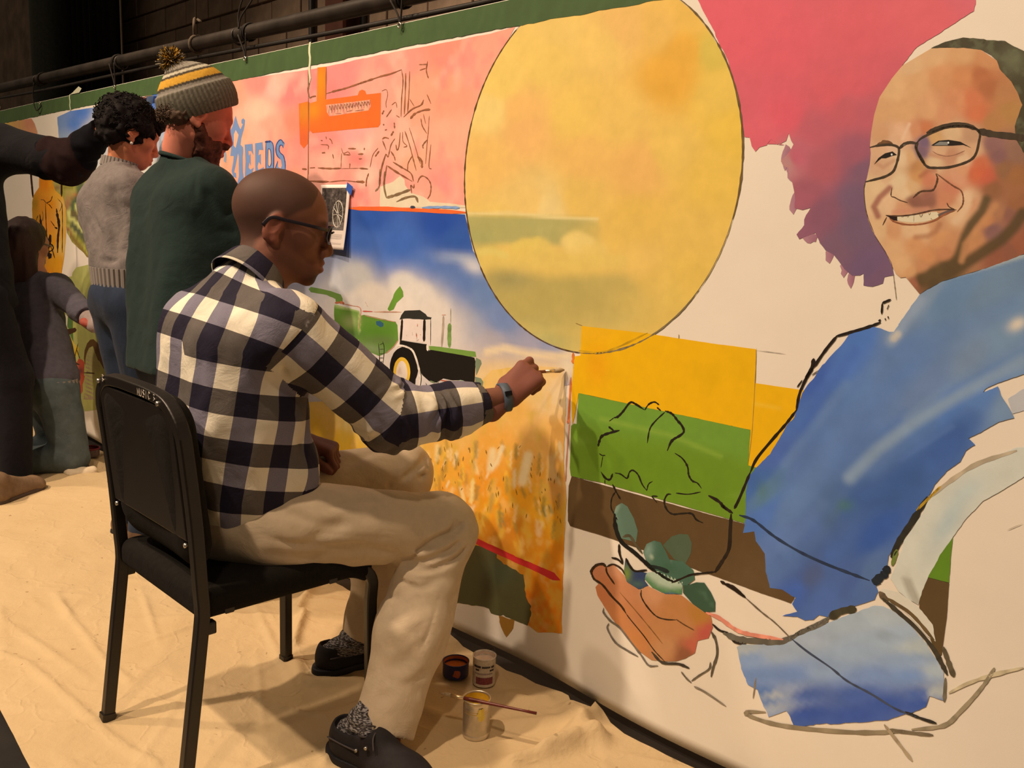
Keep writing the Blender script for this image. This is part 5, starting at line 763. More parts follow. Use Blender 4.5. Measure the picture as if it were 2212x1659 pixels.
def cloth_z(x, y):
    P = np.stack([x, y], 1); z = .010+.006*(vnoise(x, y, .35, 3)-.5)+.004*(vnoise(x*1.2+y*.5, y-x*.4, .11, 8)-.5)+.0016*(vnoise(x, y, .03, 5)-.5)
    rs = np.random.default_rng(5)
    for _ in range(190):
        c = np.array([rs.uniform(-4.2, .3), rs.uniform(-1.5, -.05)]); a = rs.normal(.35, .7); L = rs.uniform(.06, .45); w = rs.uniform(.006, .014); h = rs.uniform(.002, .007)
        d_ = np.array([math.cos(a), math.sin(a)])*L; dd = seg_dist(P, c-d_, c+d_); q = (P-c)@d_/(L*L); z = z+h*np.exp(-(dd/w)**2)*np.clip(1.2-np.abs(q), 0, 1)
    for pts, w, h in folds:
        F2 = np.array(spline([on_floor(px, py)[:2] for px, py in pts], 4)); dd = np.min([seg_dist(P, F2[i], F2[i+1]) for i in range(len(F2)-1)], axis=0); z = z+h*np.exp(-(dd/w)**2)
    return np.maximum(z, .001)
folds = [([(0, 1420), (60, 1445), (150, 1520), (260, 1615), (340, 1659)], .010, .008), ([(128, 1310), (185, 1380), (222, 1430), (280, 1480)], .010, .007), ([(640, 1330), (665, 1290), (690, 1262)], .016, .020), ([(635, 1400), (642, 1370), (655, 1335)], .014, .022), ([(640, 1440), (660, 1480), (760, 1480), (850, 1500)], .022, .014), ([(920, 1545), (1020, 1578), (1140, 1572), (1240, 1566)], .025, .014), ([(1110, 1659), (1170, 1642), (1240, 1618)], .022, .026), ([(1180, 1640), (1240, 1620), (1290, 1600)], .02, .02), ([(1232, 1545), (1260, 1590), (1290, 1610)], .03, .03), ([(1290, 1535), (1270, 1570), (1230, 1600)], .02, .02), ([(1100, 1510), (1140, 1520), (1180, 1518)], .02, .012), ([(700, 1659), (745, 1600), (760, 1560)], .012, .012), ([(600, 1600), (690, 1560), (800, 1530)], .03, .012), ([(130, 1010), (170, 1000), (205, 1010)], .03, .03), ([(160, 950), (185, 955), (215, 945)], .03, .035), ([(150, 1040), (200, 1030), (260, 1050)], .03, .015), ([(0, 1130), (80, 1140), (200, 1180), (300, 1230)], .012, .006), ([(30, 1180), (120, 1290), (150, 1340)], .012, .006)]
n = len(outline); lo, hi = outline.min(0), outline.max(0); ds = .0095
gx, gy = np.meshgrid(np.arange(lo[0], hi[0], ds), np.arange(lo[1], hi[1], ds)); Gp = np.stack([gx.ravel(), gy.ravel()], 1)
keep = (Gp[:, 0] > -3.0) & (Gp[:, 0] < -.5) & (Gp[:, 1] > -1.3); ii = np.round((Gp-lo)/ds).astype(int); keep |= (ii[:, 0] % 4 == 0) & (ii[:, 1] % 4 == 0)
Gp = Gp[keep]
def inpoly(Q, pl):
    ins = np.zeros(len(Q), bool); j = len(pl)-1
    for i in range(len(pl)):
        xi, yi = pl[i]; xj, yj = pl[j]; ins ^= ((yi > Q[:, 1]) != (yj > Q[:, 1])) & (Q[:, 0] < (xj-xi)*(Q[:, 1]-yi)/((yj-yi) if abs(yj-yi) > 1e-12 else 1e-12)+xi); j = i
    return ins
Gp = Gp[inpoly(Gp, outline)]
r_ = delaunay_2d_cdt([Vector(p) for p in outline]+[Vector(p) for p in Gp], [], [list(range(n))], 1, 1e-6, False)
v = np.array([tuple(p) for p in r_[0]]); Fc = np.array(r_[2]); Fc = Fc[inpoly(v[Fc].mean(1), outline)]
M_DROP, nt, b_ = new_mat('canvas_drop_cloth'); tc = node(nt, 'ShaderNodeTexCoord')
n1 = noise(nt, 3, 5, .6, tc.outputs['Object']); base = ramp(nt, n1.outputs['Fac'], [(.3, (.53, .405, .235)), (.7, (.58, .45, .27))])
n3 = noise(nt, 38, 2, .5, tc.outputs['Object']); st = ramp(nt, n3.outputs['Fac'], [(.24, (.32, .22, .14)), (.27, (1, 1, 1))]); nt.links.new(mixc(nt, .55, base.outputs[0], st.outputs[0], 'MULTIPLY'), b_.inputs['Base Color'])
b_.inputs['Roughness'].default_value = .9; b_.inputs['Specular IOR Level'].default_value = .15
vo = node(nt, 'ShaderNodeTexVoronoi', feature='DISTANCE_TO_EDGE'); vo.inputs['Scale'].default_value = 5.5
nd = noise(nt, 3.5, 4, .6, tc.outputs['Object']); vm = node(nt, 'ShaderNodeVectorMath', operation='MULTIPLY_ADD'); nt.links.new(nd.outputs['Color'], vm.inputs[0]); vm.inputs[1].default_value = (.35, .35, .1); nt.links.new(tc.outputs['Object'], vm.inputs[2]); nt.links.new(vm.outputs[0], vo.inputs['Vector'])
vr = ramp(nt, vo.outputs['Distance'], [(0., (1, 1, 1)), (.06, (0, 0, 0))]); n2 = noise(nt, 900, 2, .5, tc.outputs['Object']); n4 = noise(nt, 26, 5, .6, tc.outputs['Object'])
h1 = node(nt, 'ShaderNodeMath', operation='MULTIPLY_ADD'); nt.links.new(vr.outputs[0], h1.inputs[0]); h1.inputs[1].default_value = .30; nt.links.new(n4.outputs['Fac'], h1.inputs[2])
bump(nt, b_, h1.outputs[0], .55, .006)
a, b2, c2 = v[Fc[0][0]], v[Fc[0][1]], v[Fc[0][2]]
if (b2[0]-a[0])*(c2[1]-a[1])-(b2[1]-a[1])*(c2[0]-a[0]) < 0: Fc = Fc[:, ::-1]
dc = mesh_obj('drop_cloth', np.concatenate([v, cloth_z(v[:, 0], v[:, 1])[:, None]], 1), Fc, M_DROP, None, True, origin=(-2, -.6, 0))
tag(dc, 'wrinkled cream canvas drop cloth spread over the stage floor under the painters', 'drop cloth')
# pipe batten, hanging rope and tie cords
M_PIPE = simple('worn_black_steel_pipe', (.030, .024, .020), .45, .3, var=.5, nscale=9, spec=.5)
pa, pb = on_wall(253, 134, .015), on_wall(702, 33, .015); pdv = nrm(pb-pa); pt = lambda X: pa+pdv*((X-pa[0])/pdv[0])
bt = empty('pipe_batten', tuple(pt(-3.5))); tag(bt, 'long black steel pipe batten above the canvas', 'pipe')
b = MB(); b.tube([pt(-9.5), pt(-6), pt(-3), pt(0), pt(1.6)], .0265, 16); b.build('pipe', M_PIPE, bt, True)
b = MB(); lo_ = [pt(x)+A3(0, .012, -.052-.004*math.sin(x*2)) for x in np.linspace(-9, 1.5, 40)]; b.tube(lo_, .008, 6); b.build('cable', M_BLK, bt, True)
for x in (-5.6, -4.43, -3.3, -1.9):
    b = MB(); c = pt(x); b.tube([c+A3(0, .030*math.cos(a), .030*math.sin(a)-.006) for a in np.linspace(0, 2*math.pi, 16, endpoint=False)], .004, 6, closed=True); b.build('cable_tie', M_BLK, bt, True)
M_CORD = simple('black_tie_cord', (.014, .011, .010), .8); M_GROM = simple('nickel_grommet', (.7, .66, .58), .3, .9)
def tie(X, lb, loop=True, sag=0):
    c = pt(X); e = empty('tie_cord', tuple(c)); tag(e, lb, 'cord', 'tie cords along the canvas top')
    g = A3(X+.01, -.006, 1.822)
    b = MB(); ring = [c+A3(.010*math.sin(a), .030*math.cos(a), .030*math.sin(a)) for a in np.linspace(-math.pi*.45, math.pi*1.45, 18)]
    if sag: b.tube(spline([c+A3(-.05, -.03, -.02), c+A3(-.06, -.036, -.10), A3(X-.02, -.02, 1.785), A3(X+.03, -.012, 1.80), g], 8), .0032, 6)
    else:
        b.tube(spline([c+A3(-.028, -.029, -.010), g+A3(-.008, -.002, .03), g], 6), .0032, 6); b.tube(spline([c+A3(.030, -.029, -.010), g+A3(.008, -.002, .03), g], 6), .0032, 6)
    b.build('cord', M_CORD, e, True)
    w = MB(); w.tube(ring, .0034, 6); w.tube([p+A3(.012, 0, 0) for p in ring], .0034, 6); w.build('wrap', M_CORD, e, True)
    if loop:
        b = MB(); b.tube(spline([c+A3(-.02, -.03, .01), c+A3(-.02, -.03, .06), c+A3(.02, -.03, .115), c+A3(.065, -.02, .13), c+A3(.06, -.02, .10), c+A3(.0, -.03, .05), c+A3(-.02, -.03, .01)], 6), .0032, 6); b.build('bow', M_CORD, e, True)
    b = MB(); b.tube([g+A3(.007*math.cos(a), -.002, .007*math.sin(a)) for a in np.linspace(0, 2*math.pi, 12, endpoint=False)], .0025, 6, closed=True); b.build('grommet', M_GROM, e, True)
for px_, lb, lp, sg in ((530, 'black tie cord with tall bow loop behind the knit hat', True, 0), (863, 'black tie cord above the pink engine sketch, nearest the yellow circle', False, 0), (88, 'slack black tie cord sagging over the green band at far left', False, 1), (249, 'black tie cord above the curly haired woman', False, 0)):
    tie(on_wall(px_, 120 if px_ == 530 else 48 if px_ == 863 else 215 if px_ == 88 else 184, 0)[0], lb, lp, sg)
c = pt(on_wall(425, 98, .015)[0]); M_ROPE = simple('grey_brown_rope', (.10, .075, .055), .9, bstr=.5, bscale=300)
e = empty('hanging_line', tuple(c)); tag(e, 'thin lift line knotted to the pipe just above the pompom hat', 'rope')
b = MB(); b.tube([c+A3(0, 0, 3.0), c+A3(0, 0, .10)], .004, 6); b.build('line', M_ROPE, e, True)
b = MB(); b.tube([c+A3(.031*math.sin(a)*.2, .031*math.cos(a), .031*math.sin(a)) for a in np.linspace(0, 4*math.pi, 30)], .006, 6); b.tube(spline([c+A3(.0, -.01, .03), c+A3(.02, -.02, .07), c+A3(-.01, 0, .10), c+A3(.02, .01, .085)], 5), .006, 6); b.build('knot', M_ROPE, e, True)
c_ = on_back(261, 60, .9); b = MB(); b.tube([A3(c_[0], .9, .0), A3(c_[0]+.01, .9, 2.2), A3(c_[0], .9, 5.0)], .007, 6); tag(b.build('rope', M_ROPE, None, True, origin=(c_[0], .9, 0)), 'pale slack rope hanging down at the curtain edge', 'rope')
# taped reference sheet
def sheet():
    e = empty('reference_sheet', (-2.61, -.005, 1.25)); tag(e, 'taped paper print of an old spoked wheel, beside the seated man\'s face', 'paper')
    x0, x1, z0, z1 = -2.705, -2.531, 1.148, 1.361
    def S(u, w, o=0.):   # u across, w down
        x = x0+(x1-x0)*u-.004*w*0; z = z1+(z0-z1)*w; y = -.005-.013*w**1.6-.008*(u**3)*(w**1.2)-.004*(1-u)*math.sin(w*3)*0-o; return (x-.004*w, y+wave(np.array(x), np.array(z)), z+.004*(1-u)*0)
    def strip(name, u0, u1, w0, w1, o, mat, par, n=14, m=20):
        V = [S(u0+(u1-u0)*i/n, w0+(w1-w0)*j/m, o) for j in range(m+1) for i in range(n+1)]; return mesh_obj(name, V, [(j*(n+1)+i, j*(n+1)+i+1, (j+1)*(n+1)+i+1, (j+1)*(n+1)+i) for j in range(m) for i in range(n)], mat, par, True)
    M_P = simple('white_copy_paper', col(238, 206, 176), .6, var=.02); pg = strip('page', 0, 1, 0, 1, 0, M_P, e); md = pg.modifiers.new('t', 'SOLIDIFY'); md.thickness = .0004
    M_PH, nt, b = new_mat('grey_photo_print'); tc = node(nt, 'ShaderNodeTexCoord'); n = noise(nt, 55, 8, .75, tc.outputs['Object']); r = ramp(nt, n.outputs['Fac'], [(.38, tuple(col(34, 26, 22))), (.58, tuple(col(96, 80, 68))), (.72, tuple(col(176, 150, 126)))]); nt.links.new(r.outputs[0], b.inputs['Base Color']); b.inputs['Roughness'].default_value = .5
    ph = strip('photo_print', .05, .90, .05, .70, .0006, M_PH, pg); M_GRD = simple('grey_ground_print', col(116, 98, 84), .5, nscale=200, var=.25); strip('ground_print', .05, .90, .575, .70, .0009, M_GRD, ph)
    M_WH = simple('pale_wheel_print', col(222, 196, 164), .5)
    cx, cw, ru, rw = .655, .455, .175, .20; b = MB()
    P3 = lambda a, f: np.array(S(cx+ru*f*math.cos(a), cw+rw*f*math.sin(a), .0012))
    b.tube([P3(a, 1) for a in np.linspace(0, 2*math.pi, 40, endpoint=False)], .0016, 5, closed=True)
    b.tube([P3(a, .14) for a in np.linspace(0, 2*math.pi, 14, endpoint=False)], .0012, 5, closed=True)
    for k in range(11): a = k*2*math.pi/11+.2; b.tube([P3(a, .14), P3(a, .97)], .0011, 4)
    for k in range(24): a = k*2*math.pi/24; b.tube([P3(a, 1.0), P3(a, 1.10)], .0012, 4)
    b.build('wheel_print', M_WH, ph)
    M_TX = simple('grey_print', col(176, 148, 128), .6)
    tx = []
    for w0, u1 in ((.745, .50), (.768, .88), (.784, .88), (.800, .87), (.816, .88), (.832, .85), (.90, .88), (.918, .86)): strip('text_line', .44, u1, w0, w0+.006, .0006, M_TX, pg, 6, 1)
    M_TP = simple('blue_painters_tape', col(52, 84, 150), .6)
    V = [(-2.538, -.0085, 1.368), (-2.510, -.0055, 1.353), (-2.522, -.0055, 1.325), (-2.545, -.0085, 1.345)]; mesh_obj('tape', V, [(0, 3, 2, 1)], M_TP, e).modifiers.new('t', 'SOLIDIFY').thickness = .0003
sheet()
# ------------------------------------------------------------------ seated painter in the plaid shirt
M_SKIN_D = skin_mat('deep_brown_skin', None)
C_SK = col(128, 76, 54)
man = empty('person', (-1.92, -.70, 0))
tag(man, 'seated man in black and white plaid shirt and khaki trousers, painting with a brush', 'person')
HC = A3(-1.915, -.610, 1.224); HF = nrm((.51, .86, -.20)); HB = basis(HF); HS = 1.06
NECK = A3(-1.922, -.688, 1.098)
SR = A3(-1.745, -.690, 1.005); ER = A3(-1.655, -.480, .800); WR = on_wall(1092, 858, -.215)
SL = A3(-2.105, -.665, .995); EL = A3(-2.13, -.55, .745); WL = on_side(648, 950, -1.995)
PEL = A3(-1.925, -.705, .555)
HR = A3(-1.825, -.695, .525); KR = on_side(955, 1140, -1.665); AR = on_floor(795, 1556, .10)
HL = A3(-2.025, -.695, .525); KL = on_side(870, 1022, -1.925); AL = on_floor(772, 1378, .10)
# --- body: one surface for the hidden frame, finer surfaces where skin shows
def body_core():
    f = Field((-2.30, -1.0, .02), (-1.40, -.05, 1.16), .010)
    f.ell(PEL, (.155, .11, .10), .03); f.ell((-1.925, -.73, .90), (.155, .105, .16), .06); f.cone(PEL, (-1.925, -.73, .95), .11, .12, .06)
    f.cone(A3(-2.08, -.69, 1.0), A3(-1.77, -.70, 1.0), .06, .06, .05); f.cone(A3(-1.925, -.72, 1.0), NECK+A3(.004, .03, .05), .06, .05, .03)
    for a, b, c in ((SR, ER, WR), (SL, EL, WL)): f.cone(a, b, .048, .040, .03); f.cone(b, c, .038, .027, .02)
    for a, b, c in ((HR, KR, AR), (HL, KL, AL)):
        f.cone(a, b, .075, .048, .04); f.cone(b, c+A3(.010, .016, 0), .044, .026, .03); f.cone(c+A3(.010, .016, 0), c+A3(.02, .05, -.06), .026, .026, .02)
    return f.mesh()
def head_part():
    f = Field(HC-A3(.17, .19, .25), HC+A3(.18, .18, .17), .0030)
    T = add_head(f, HC, HB, HS, nose=.99, jaw=1.0, chin=1.0)
    f.cone(T(0, -.018, -.045), NECK+A3(0, .02, .0), .060, .066, .035); f.ell(T(0, .078, -.104), A3(.019, .015, .013), .01, R=HB)
    return f, T
fh, HT = head_part(); Vh, Fh = fh.mesh(); Vh = relax(Vh, Fh, 1, .35)
Lh = (Vh-HC)@HB/HS
# skin colours: shaved scalp and goatee are darker hair stubble
def head_cols(L, c):
    C = np.tile(c, (len(L), 1)); x, y, z = L.T
    hl = np.interp(y, [-.12, -.06, -.025, .004, .03, .054, .061, .070], [-.075, -.062, -.020, .012, .034, .050, .072, .2])
    hair = np.clip((z-hl)/.010, 0, 1)*(1-np.clip((np.abs(x)-.0795)/.003, 0, 1)*np.clip((.032-z)/.008, 0, 1))
    hair = np.maximum(hair, np.clip((-.040-y)/.012, 0, 1)*np.clip((z+.075)/.02, 0, 1))
    C = C*(1-.72*hair[:, None])+.72*hair[:, None]*col(62, 42, 31)
    g = np.exp(-(((y-.082)/.030)**2+((z+.100)/.017)**2+(x/.030)**2)**2)*1.15
    must = np.exp(-(((z+.051)/.006)**2+(x/.026)**2+((y-.095)/.02)**2)**2)*.5; jawb = np.exp(-(((z+.085-.35*(.07-y))/.016)**2)**2)*np.clip((y+.01)/.02, 0, 1)*.30
    g = np.clip(g+must+jawb, 0, 1)[:, None]; C = C*(1-.8*g)+.8*g*col(30, 18, 14)
    lip = np.exp(-(((z+.0675)/.012)**2+(x/.024)**2+((y-.099)/.012)**2)**2)[:, None]; C = C*(1-.6*lip)+.6*lip*col(150, 78, 62)
    ear = np.clip((np.abs(x)-.076)/.006, 0, 1)[:, None]*.35; C = C*(1-ear)+ear*col(168, 86, 60)
    eye = np.exp(-(((np.abs(x)-.0315)/.011)**2+((z-.004)/.0045)**2+((y-.087)/.01)**2)**2)[:, None]; C = C*(1-.75*eye)+.75*eye*col(40, 24, 18)
    br = np.exp(-(((np.abs(x)-.032)/.018)**2+((z-.027)/.0055)**2+((y-.085)/.02)**2)**2)[:, None]; C = C*(1-.6*br)+.6*br*col(40, 24, 18)
    return C
Ch = head_cols(Lh, C_SK)
# right hand pinching the brush
BT = on_wall(1219, 799, -.004)                 # bristle tip touching the canvas
fr_ = Field(WR-A3(.16, .12, .14), WR+A3(.16, .24, .16), .0026)
dR = nrm(on_wall(1160, 792, -.125)-WR); nR = nrm(A3(.62, -.45, .62))
tipsR = add_hand(fr_, WR, dR, nR, 1.02, side=-1, curl=(.62, .80, .95, 1.05), thumb=((.25, .95), .75), spread=.03)
Vr, Fr = fr_.mesh(); Vr = relax(Vr, Fr, 1, .35)
# left hand resting on the lap
fl_ = Field(WL-A3(.13, .12, .12), WL+A3(.15, .16, .12), .0032)
tipsL = add_hand(fl_, WL, A3(.72, .62, -.25), A3(.25, .10, .9), .96, side=1, curl=(.85, .9, .95, 1.0), thumb=((.5, .3), .4))
Vl, Fl = fl_.mesh(); Vl = relax(Vl, Fl, 1, .35)
Vb, Fb = body_core()
VV = [Vb, Vh, Vr, Vl]; FF = [Fb, Fh, Fr, Fl]; CC = [np.tile(C_SK, (len(Vb), 1)), Ch, np.tile(col(128, 72, 54), (len(Vr), 1)), np.tile(col(112, 62, 46), (len(Vl), 1))]
off = np.cumsum([0]+[len(v) for v in VV[:-1]])
body = mesh_obj('body', np.concatenate(VV), np.concatenate([f+o for f, o in zip(FF, off)]), M_SKIN_D, man, True, np.concatenate(CC))
# --- plaid shirt
def plaid_mat():
    m, nt, b = new_mat('buffalo_plaid_cotton'); tc = node(nt, 'ShaderNodeTexCoord'); nz = noise(nt, 9, 3, vec=tc.outputs['Object'])
    uv = node(nt, 'ShaderNodeUVMap', uv_map='UVMap'); sp = node(nt, 'ShaderNodeSeparateXYZ'); nt.links.new(uv.outputs[0], sp.inputs[0])
    def stripe(o):
        f = node(nt, 'ShaderNodeMath', operation='FRACT'); nt.links.new(o, f.inputs[0]); g = node(nt, 'ShaderNodeMath', operation='LESS_THAN', i_1=.5); nt.links.new(f.outputs[0], g.inputs[0]); return g.outputs[0]
    a, c = stripe(sp.outputs[0]), stripe(sp.outputs[1])
    wv = noise(nt, 1500, 2, .5, tc.outputs['Object']); wr = ramp(nt, wv.outputs['Fac'], [(.35, (.72,)*3), (.65, (1.2,)*3)])
    cream = col(238, 208, 166); blue = mixc(nt, 1., col(128, 112, 112), wr.outputs[0], 'MULTIPLY'); oliv = mixc(nt, 1., col(102, 86, 72), wr.outputs[0], 'MULTIPLY'); dark = col(34, 27, 38)
    top = mixc(nt, a, cream, blue); bot = mixc(nt, a, oliv, dark); full = mixc(nt, c, top, bot)
    r = ramp(nt, nz.outputs['Fac'], [(.3, (.93,)*3), (.7, (1.03,)*3)])
    nt.links.new(mixc(nt, 1., full, r.outputs[0], 'MULTIPLY'), b.inputs['Base Color']); b.inputs['Roughness'].default_value = .8; b.inputs['Specular IOR Level'].default_value = .2
    w2 = noise(nt, 16, 4, .6, tc.outputs['Object'], 1.2); ad = node(nt, 'ShaderNodeMath', operation='MULTIPLY_ADD'); nt.links.new(w2.outputs['Fac'], ad.inputs[0]); ad.inputs[1].default_value = 9.; nt.links.new(wv.outputs['Fac'], ad.inputs[2])
    bump(nt, b, ad.outputs[0], .35, .0016); return m
M_PLAID = plaid_mat()
TC = [A3(-1.925, -.705, .50), A3(-1.925, -.725, .62), A3(-1.925, -.735, .80), A3(-1.925, -.745, .95), A3(-1.925, -.725, 1.06), A3(-1.922, -.70, 1.13)]
fs_ = Field((-2.27, -1.0, .50), (-1.44, -.12, 1.20), .0050)
fs_.cone(A3(-1.925, -.705, .50), A3(-1.925, -.725, .66), .135, .125, .05, flat=((0, 1, 0), .92))
for a, b, r0, r1 in ((TC[1], TC[2], .150, .158), (TC[2], TC[3], .158, .150)):
    for dx in (-.055, .055): fs_.cone(a+A3(dx, 0, 0), b+A3(dx, 0, 0), r0-.025, r1-.025, .05)
fs_.cone(A3(-2.06, -.70, .985), A3(-1.79, -.715, .985), .085, .085, .06); fs_.cone(A3(-2.02, -.70, 1.03), A3(-1.83, -.71, 1.03), .062, .062, .05)
fs_.cone(A3(-1.925, -.755, 1.0), NECK+A3(0, -.004, -.008), .085, .070, .05); fs_.ell((-1.98, -.80, .92), (.10, .06, .13), .05)
fs_.ell((-1.82, -.655, .66), (.08, .08, .09), .05)
fs_.cone(SR, ER, .080, .074, .05); fs_.cone(ER+A3(0, 0, -.010), WR+(ER-WR)*.45+A3(0, 0, -.012), .076, .062, .03); fs_.cone(WR+(ER-WR)*.45+A3(0, 0, -.010), WR+(ER-WR)*.10, .062, .046, .03)
fs_.cone(SL, EL, .075, .063, .05); fs_.cone(EL, WL+(EL-WL)*.12, .060, .042, .03)
# cuff band and hem
_cd = nrm(WR-ER); fs_.cone(WR-_cd*.075, WR-_cd*.022, .0445, .0435, .003)
_cdl = nrm(WL-EL); fs_.cone(WL-_cdl*.07, WL-_cdl*.02, .043, .042, .003)
def shirt_warp(P):
    bd, arc, rel, dr = poly_t(P, [SR, ER, WR]); on = np.clip((.115-bd)/.03, 0, 1)*np.clip((arc-.03)/.05, 0, 1)
    Q = P*A3(1.0, 1.0, .45); w = .0068*noise3(Q+A3(3, 1, 2), .055, 3)+.0030*noise3(P*A3(1, 1, .7), .026, 5)
    ring = .0065*np.sin(arc*150+6*noise3(P, .06, 9)+np.arctan2(rel@A3(0, 0, 1), rel@A3(1, 0, 0))*1.0)*np.clip(np.abs(noise3(P, .07, 12))*2.2, 0, 1)*np.clip((arc-.20)/.08, 0, 1)*np.clip((.50-arc)/.05, 0, 1)
    return w*(1-.35*on)+on*ring
fs_.warp(shirt_warp)
Up = A3(0, 0, 1)
def pS(x, y, X): return on_side(x, y, X)
fs_.creases([([pS(590, 700, -1.74), pS(612, 760, -1.72), pS(618, 850, -1.72), pS(640, 900, -1.74)], .008, .010), ([pS(640, 890, -1.72), pS(700, 910, -1.70), pS(780, 960, -1.66)], .012, .016), ([pS(600, 780, -1.74), pS(540, 820, -1.77), pS(470, 830, -1.82)], .012, .006), ([pS(620, 890, -1.75), pS(560, 960, -1.78), pS(520, 1040, -1.80)], .014, .007), ([pS(660, 930, -1.74), pS(640, 1000, -1.76), pS(600, 1080, -1.77)], .016, .009), ([pS(560, 700, -1.80), pS(480, 760, -1.86), pS(420, 850, -1.92)], .014, .005), ([pS(690, 930, -1.76), pS(690, 1000, -1.78), pS(660, 1070, -1.78)], .014, .008),
             ([pS(660, 690, -1.72), pS(720, 760, -1.68), pS(790, 800, -1.64)], .010, .006), ([pS(640, 760, -1.68), pS(730, 860, -1.62), pS(800, 900, -1.6)], .012, -.004), ([pS(880, 850, -1.62), pS(900, 890, -1.6), pS(890, 940, -1.6)], .008, .010), ([pS(930, 850, -1.6), pS(945, 900, -1.58), pS(935, 935, -1.58)], .007, .008), ([pS(840, 820, -1.65), pS(870, 860, -1.62), pS(850, 920, -1.6)], .010, .006), ([pS(985, 860, -1.6), pS(990, 900, -1.58)], .006, .006), ([pS(540, 690, -1.82), pS(575, 640, -1.84), pS(600, 610, -1.86)], .007, -.004)])
# open the neck, hem and cuffs
fs_.cone(NECK+A3(0, .004, -.012), HT(0, 0, -.10), .058, .070, .006, 'cut')
fs_.half(WR-_cd*.020, _cd) if False else None
sl_ = fs_.sub(WR-A3(.09, .09, .09), WR+A3(.09, .16, .09))
fs_.cone(WR-_cd*.018, WR+_cd*.20, .06, .06, .003, 'cut'); fs_.cone(WL-_cdl*.016, WL+_cdl*.20, .06, .06, .003, 'cut')
Vs, Fs = fs_.mesh(); Vs = relax(Vs, Fs, 1, .3)
def arm_uv(P, chain, ref):
    d, arc, rel, dr = poly_t(P, chain); r2 = ref-dr*((dr@ref)[:, None]); r2 /= np.linalg.norm(r2, axis=1)[:, None]+1e-9; s2 = np.cross(dr, r2)
    return d, arc, np.arctan2((rel*s2).sum(1), (rel*r2).sum(1))
CK = .110
_d, _a, _, _dr = poly_t(Vs, [SR, ER, WR]); _m = (np.abs(_a-.008) < .0042) & (_d < .13) & (Vs[:, 0] > -1.86); Vs[_m] += _dr[_m]*(.008-_a[_m])[:, None]
cen = Vs[Fs].mean(1)
def shirt_uv(V, Fq, cen):
    uv = np.zeros((len(Fq), 4, 2))
    dR_, aR_, _ = arm_uv(cen, [SR, ER, WR], -Up); dL_, aL_, _ = arm_uv(cen, [SL, EL, WL], -Up)
    td, _, trel, _ = poly_t(cen, TC); tq = np.sqrt((trel[:, 0]/.175)**2+(trel[:, 1]/.135)**2+1e-9); sR = ((dR_-.078+.02*np.clip(aR_, 0, .5) < (tq-1)*.15) & (aR_ > .008) & (cen[:, 0] > -1.84)) | (aR_ > .33) & (dR_ < .1); sL = (dL_ < .12) & (aL_ > .01) & (cen[:, 0] < -2.06) | ((dL_ < .09) & (aL_ > .14)); sL &= ~sR
    for msk, chain in ((sR, [SR, ER, WR]), (sL, [SL, EL, WL])):
        P = V[Fq[msk]].reshape(-1, 3); d, arc, th = arm_uv(P, chain, Up); th = th.reshape(-1, 4); th = np.where(th-th[:, :1] > math.pi, th-2*math.pi, th); th = np.where(th-th[:, :1] < -math.pi, th+2*math.pi, th)
        cuff = (arc.reshape(-1, 4) > np.linalg.norm(chain[1]-chain[0])+np.linalg.norm(chain[2]-chain[1])-.075)
        uv[msk, :, 0] = th*4/(2*math.pi)+.12+.27*cuff; uv[msk, :, 1] = arc.reshape(-1, 4)/CK+.3+.2*cuff
    tm = ~(sR | sL); P = V[Fq[tm]].reshape(-1, 3); d, arc, rel, dr = poly_t(P, TC)
    th = np.arctan2(rel[:, 0]/.19, -rel[:, 1]/.15).reshape(-1, 4); th = np.where(th-th[:, :1] > math.pi, th-2*math.pi, th); th = np.where(th-th[:, :1] < -math.pi, th+2*math.pi, th)
    uv[tm, :, 0] = th*10/(2*math.pi)+.1-.24*arc.reshape(-1, 4)/CK; uv[tm, :, 1] = (arc+.24*rel[:, 1]+.03*rel[:, 0]).reshape(-1, 4)/CK+.15
    return uv
shirt_o = mesh_obj('plaid_shirt', Vs, Fs, M_PLAID, man, True, uv=shirt_uv(Vs, Fs, cen))
# collar: stand and fold around the neck
def collar():
    mb = []; n = 44; ax = nrm(HT(0, -.02, -.08)-NECK); c0 = NECK+A3(.002, .006, .004); rr = basis(ax, (0, 1, 0)); V = []; uv = []
    r_, b_ = nrm(np.cross(A3(.35, .94, 0), ax)), None
    fdir = nrm(A3(.30, .95, -.35)); fdir = nrm(fdir-ax*(fdir@ax)); sdir = np.cross(ax, fdir)
    prof = [(.0600, -.014), (.0630, .006), (.0640, .022), (.0655, .027), (.0685, .026), (.073, .018), (.080, -.004), (.089, -.034), (.0875, -.0345)]
    Fc = []; U = []
    for i in range(n+1):
        a = -math.pi+.30+(2*math.pi-.60)*i/n; q = fdir*-math.cos(a)+sdir*math.sin(a)
        fr = abs(a)/math.pi
        for j, (r, z) in enumerate(prof):
            zz = z-(.022*fr**3 if j >= 5 else .004*fr**2); r2 = r+.010*fr**4*(j >= 5)
            V.append(c0+q*r2*(1+.06*(math.cos(a)**2))+ax*(zz-.026*fr**2+.012)); U.append((a*.085/CK+.35, zz/CK+.25))
    m = len(prof)
    for i in range(n):
        for j in range(m-1): Fc.append((i*m+j, (i+1)*m+j, (i+1)*m+j+1, i*m+j+1))
    uvc = [U[k] for f in Fc for k in f]
    o = mesh_obj('collar', V, Fc, M_PLAID, shirt_o, True, uv=np.array(uvc)); md = o.modifiers.new('t', 'SOLIDIFY'); md.thickness = .0018
    return o
collar()
M_BUTTON = simple('dark_button', col(60, 48, 44), .4)
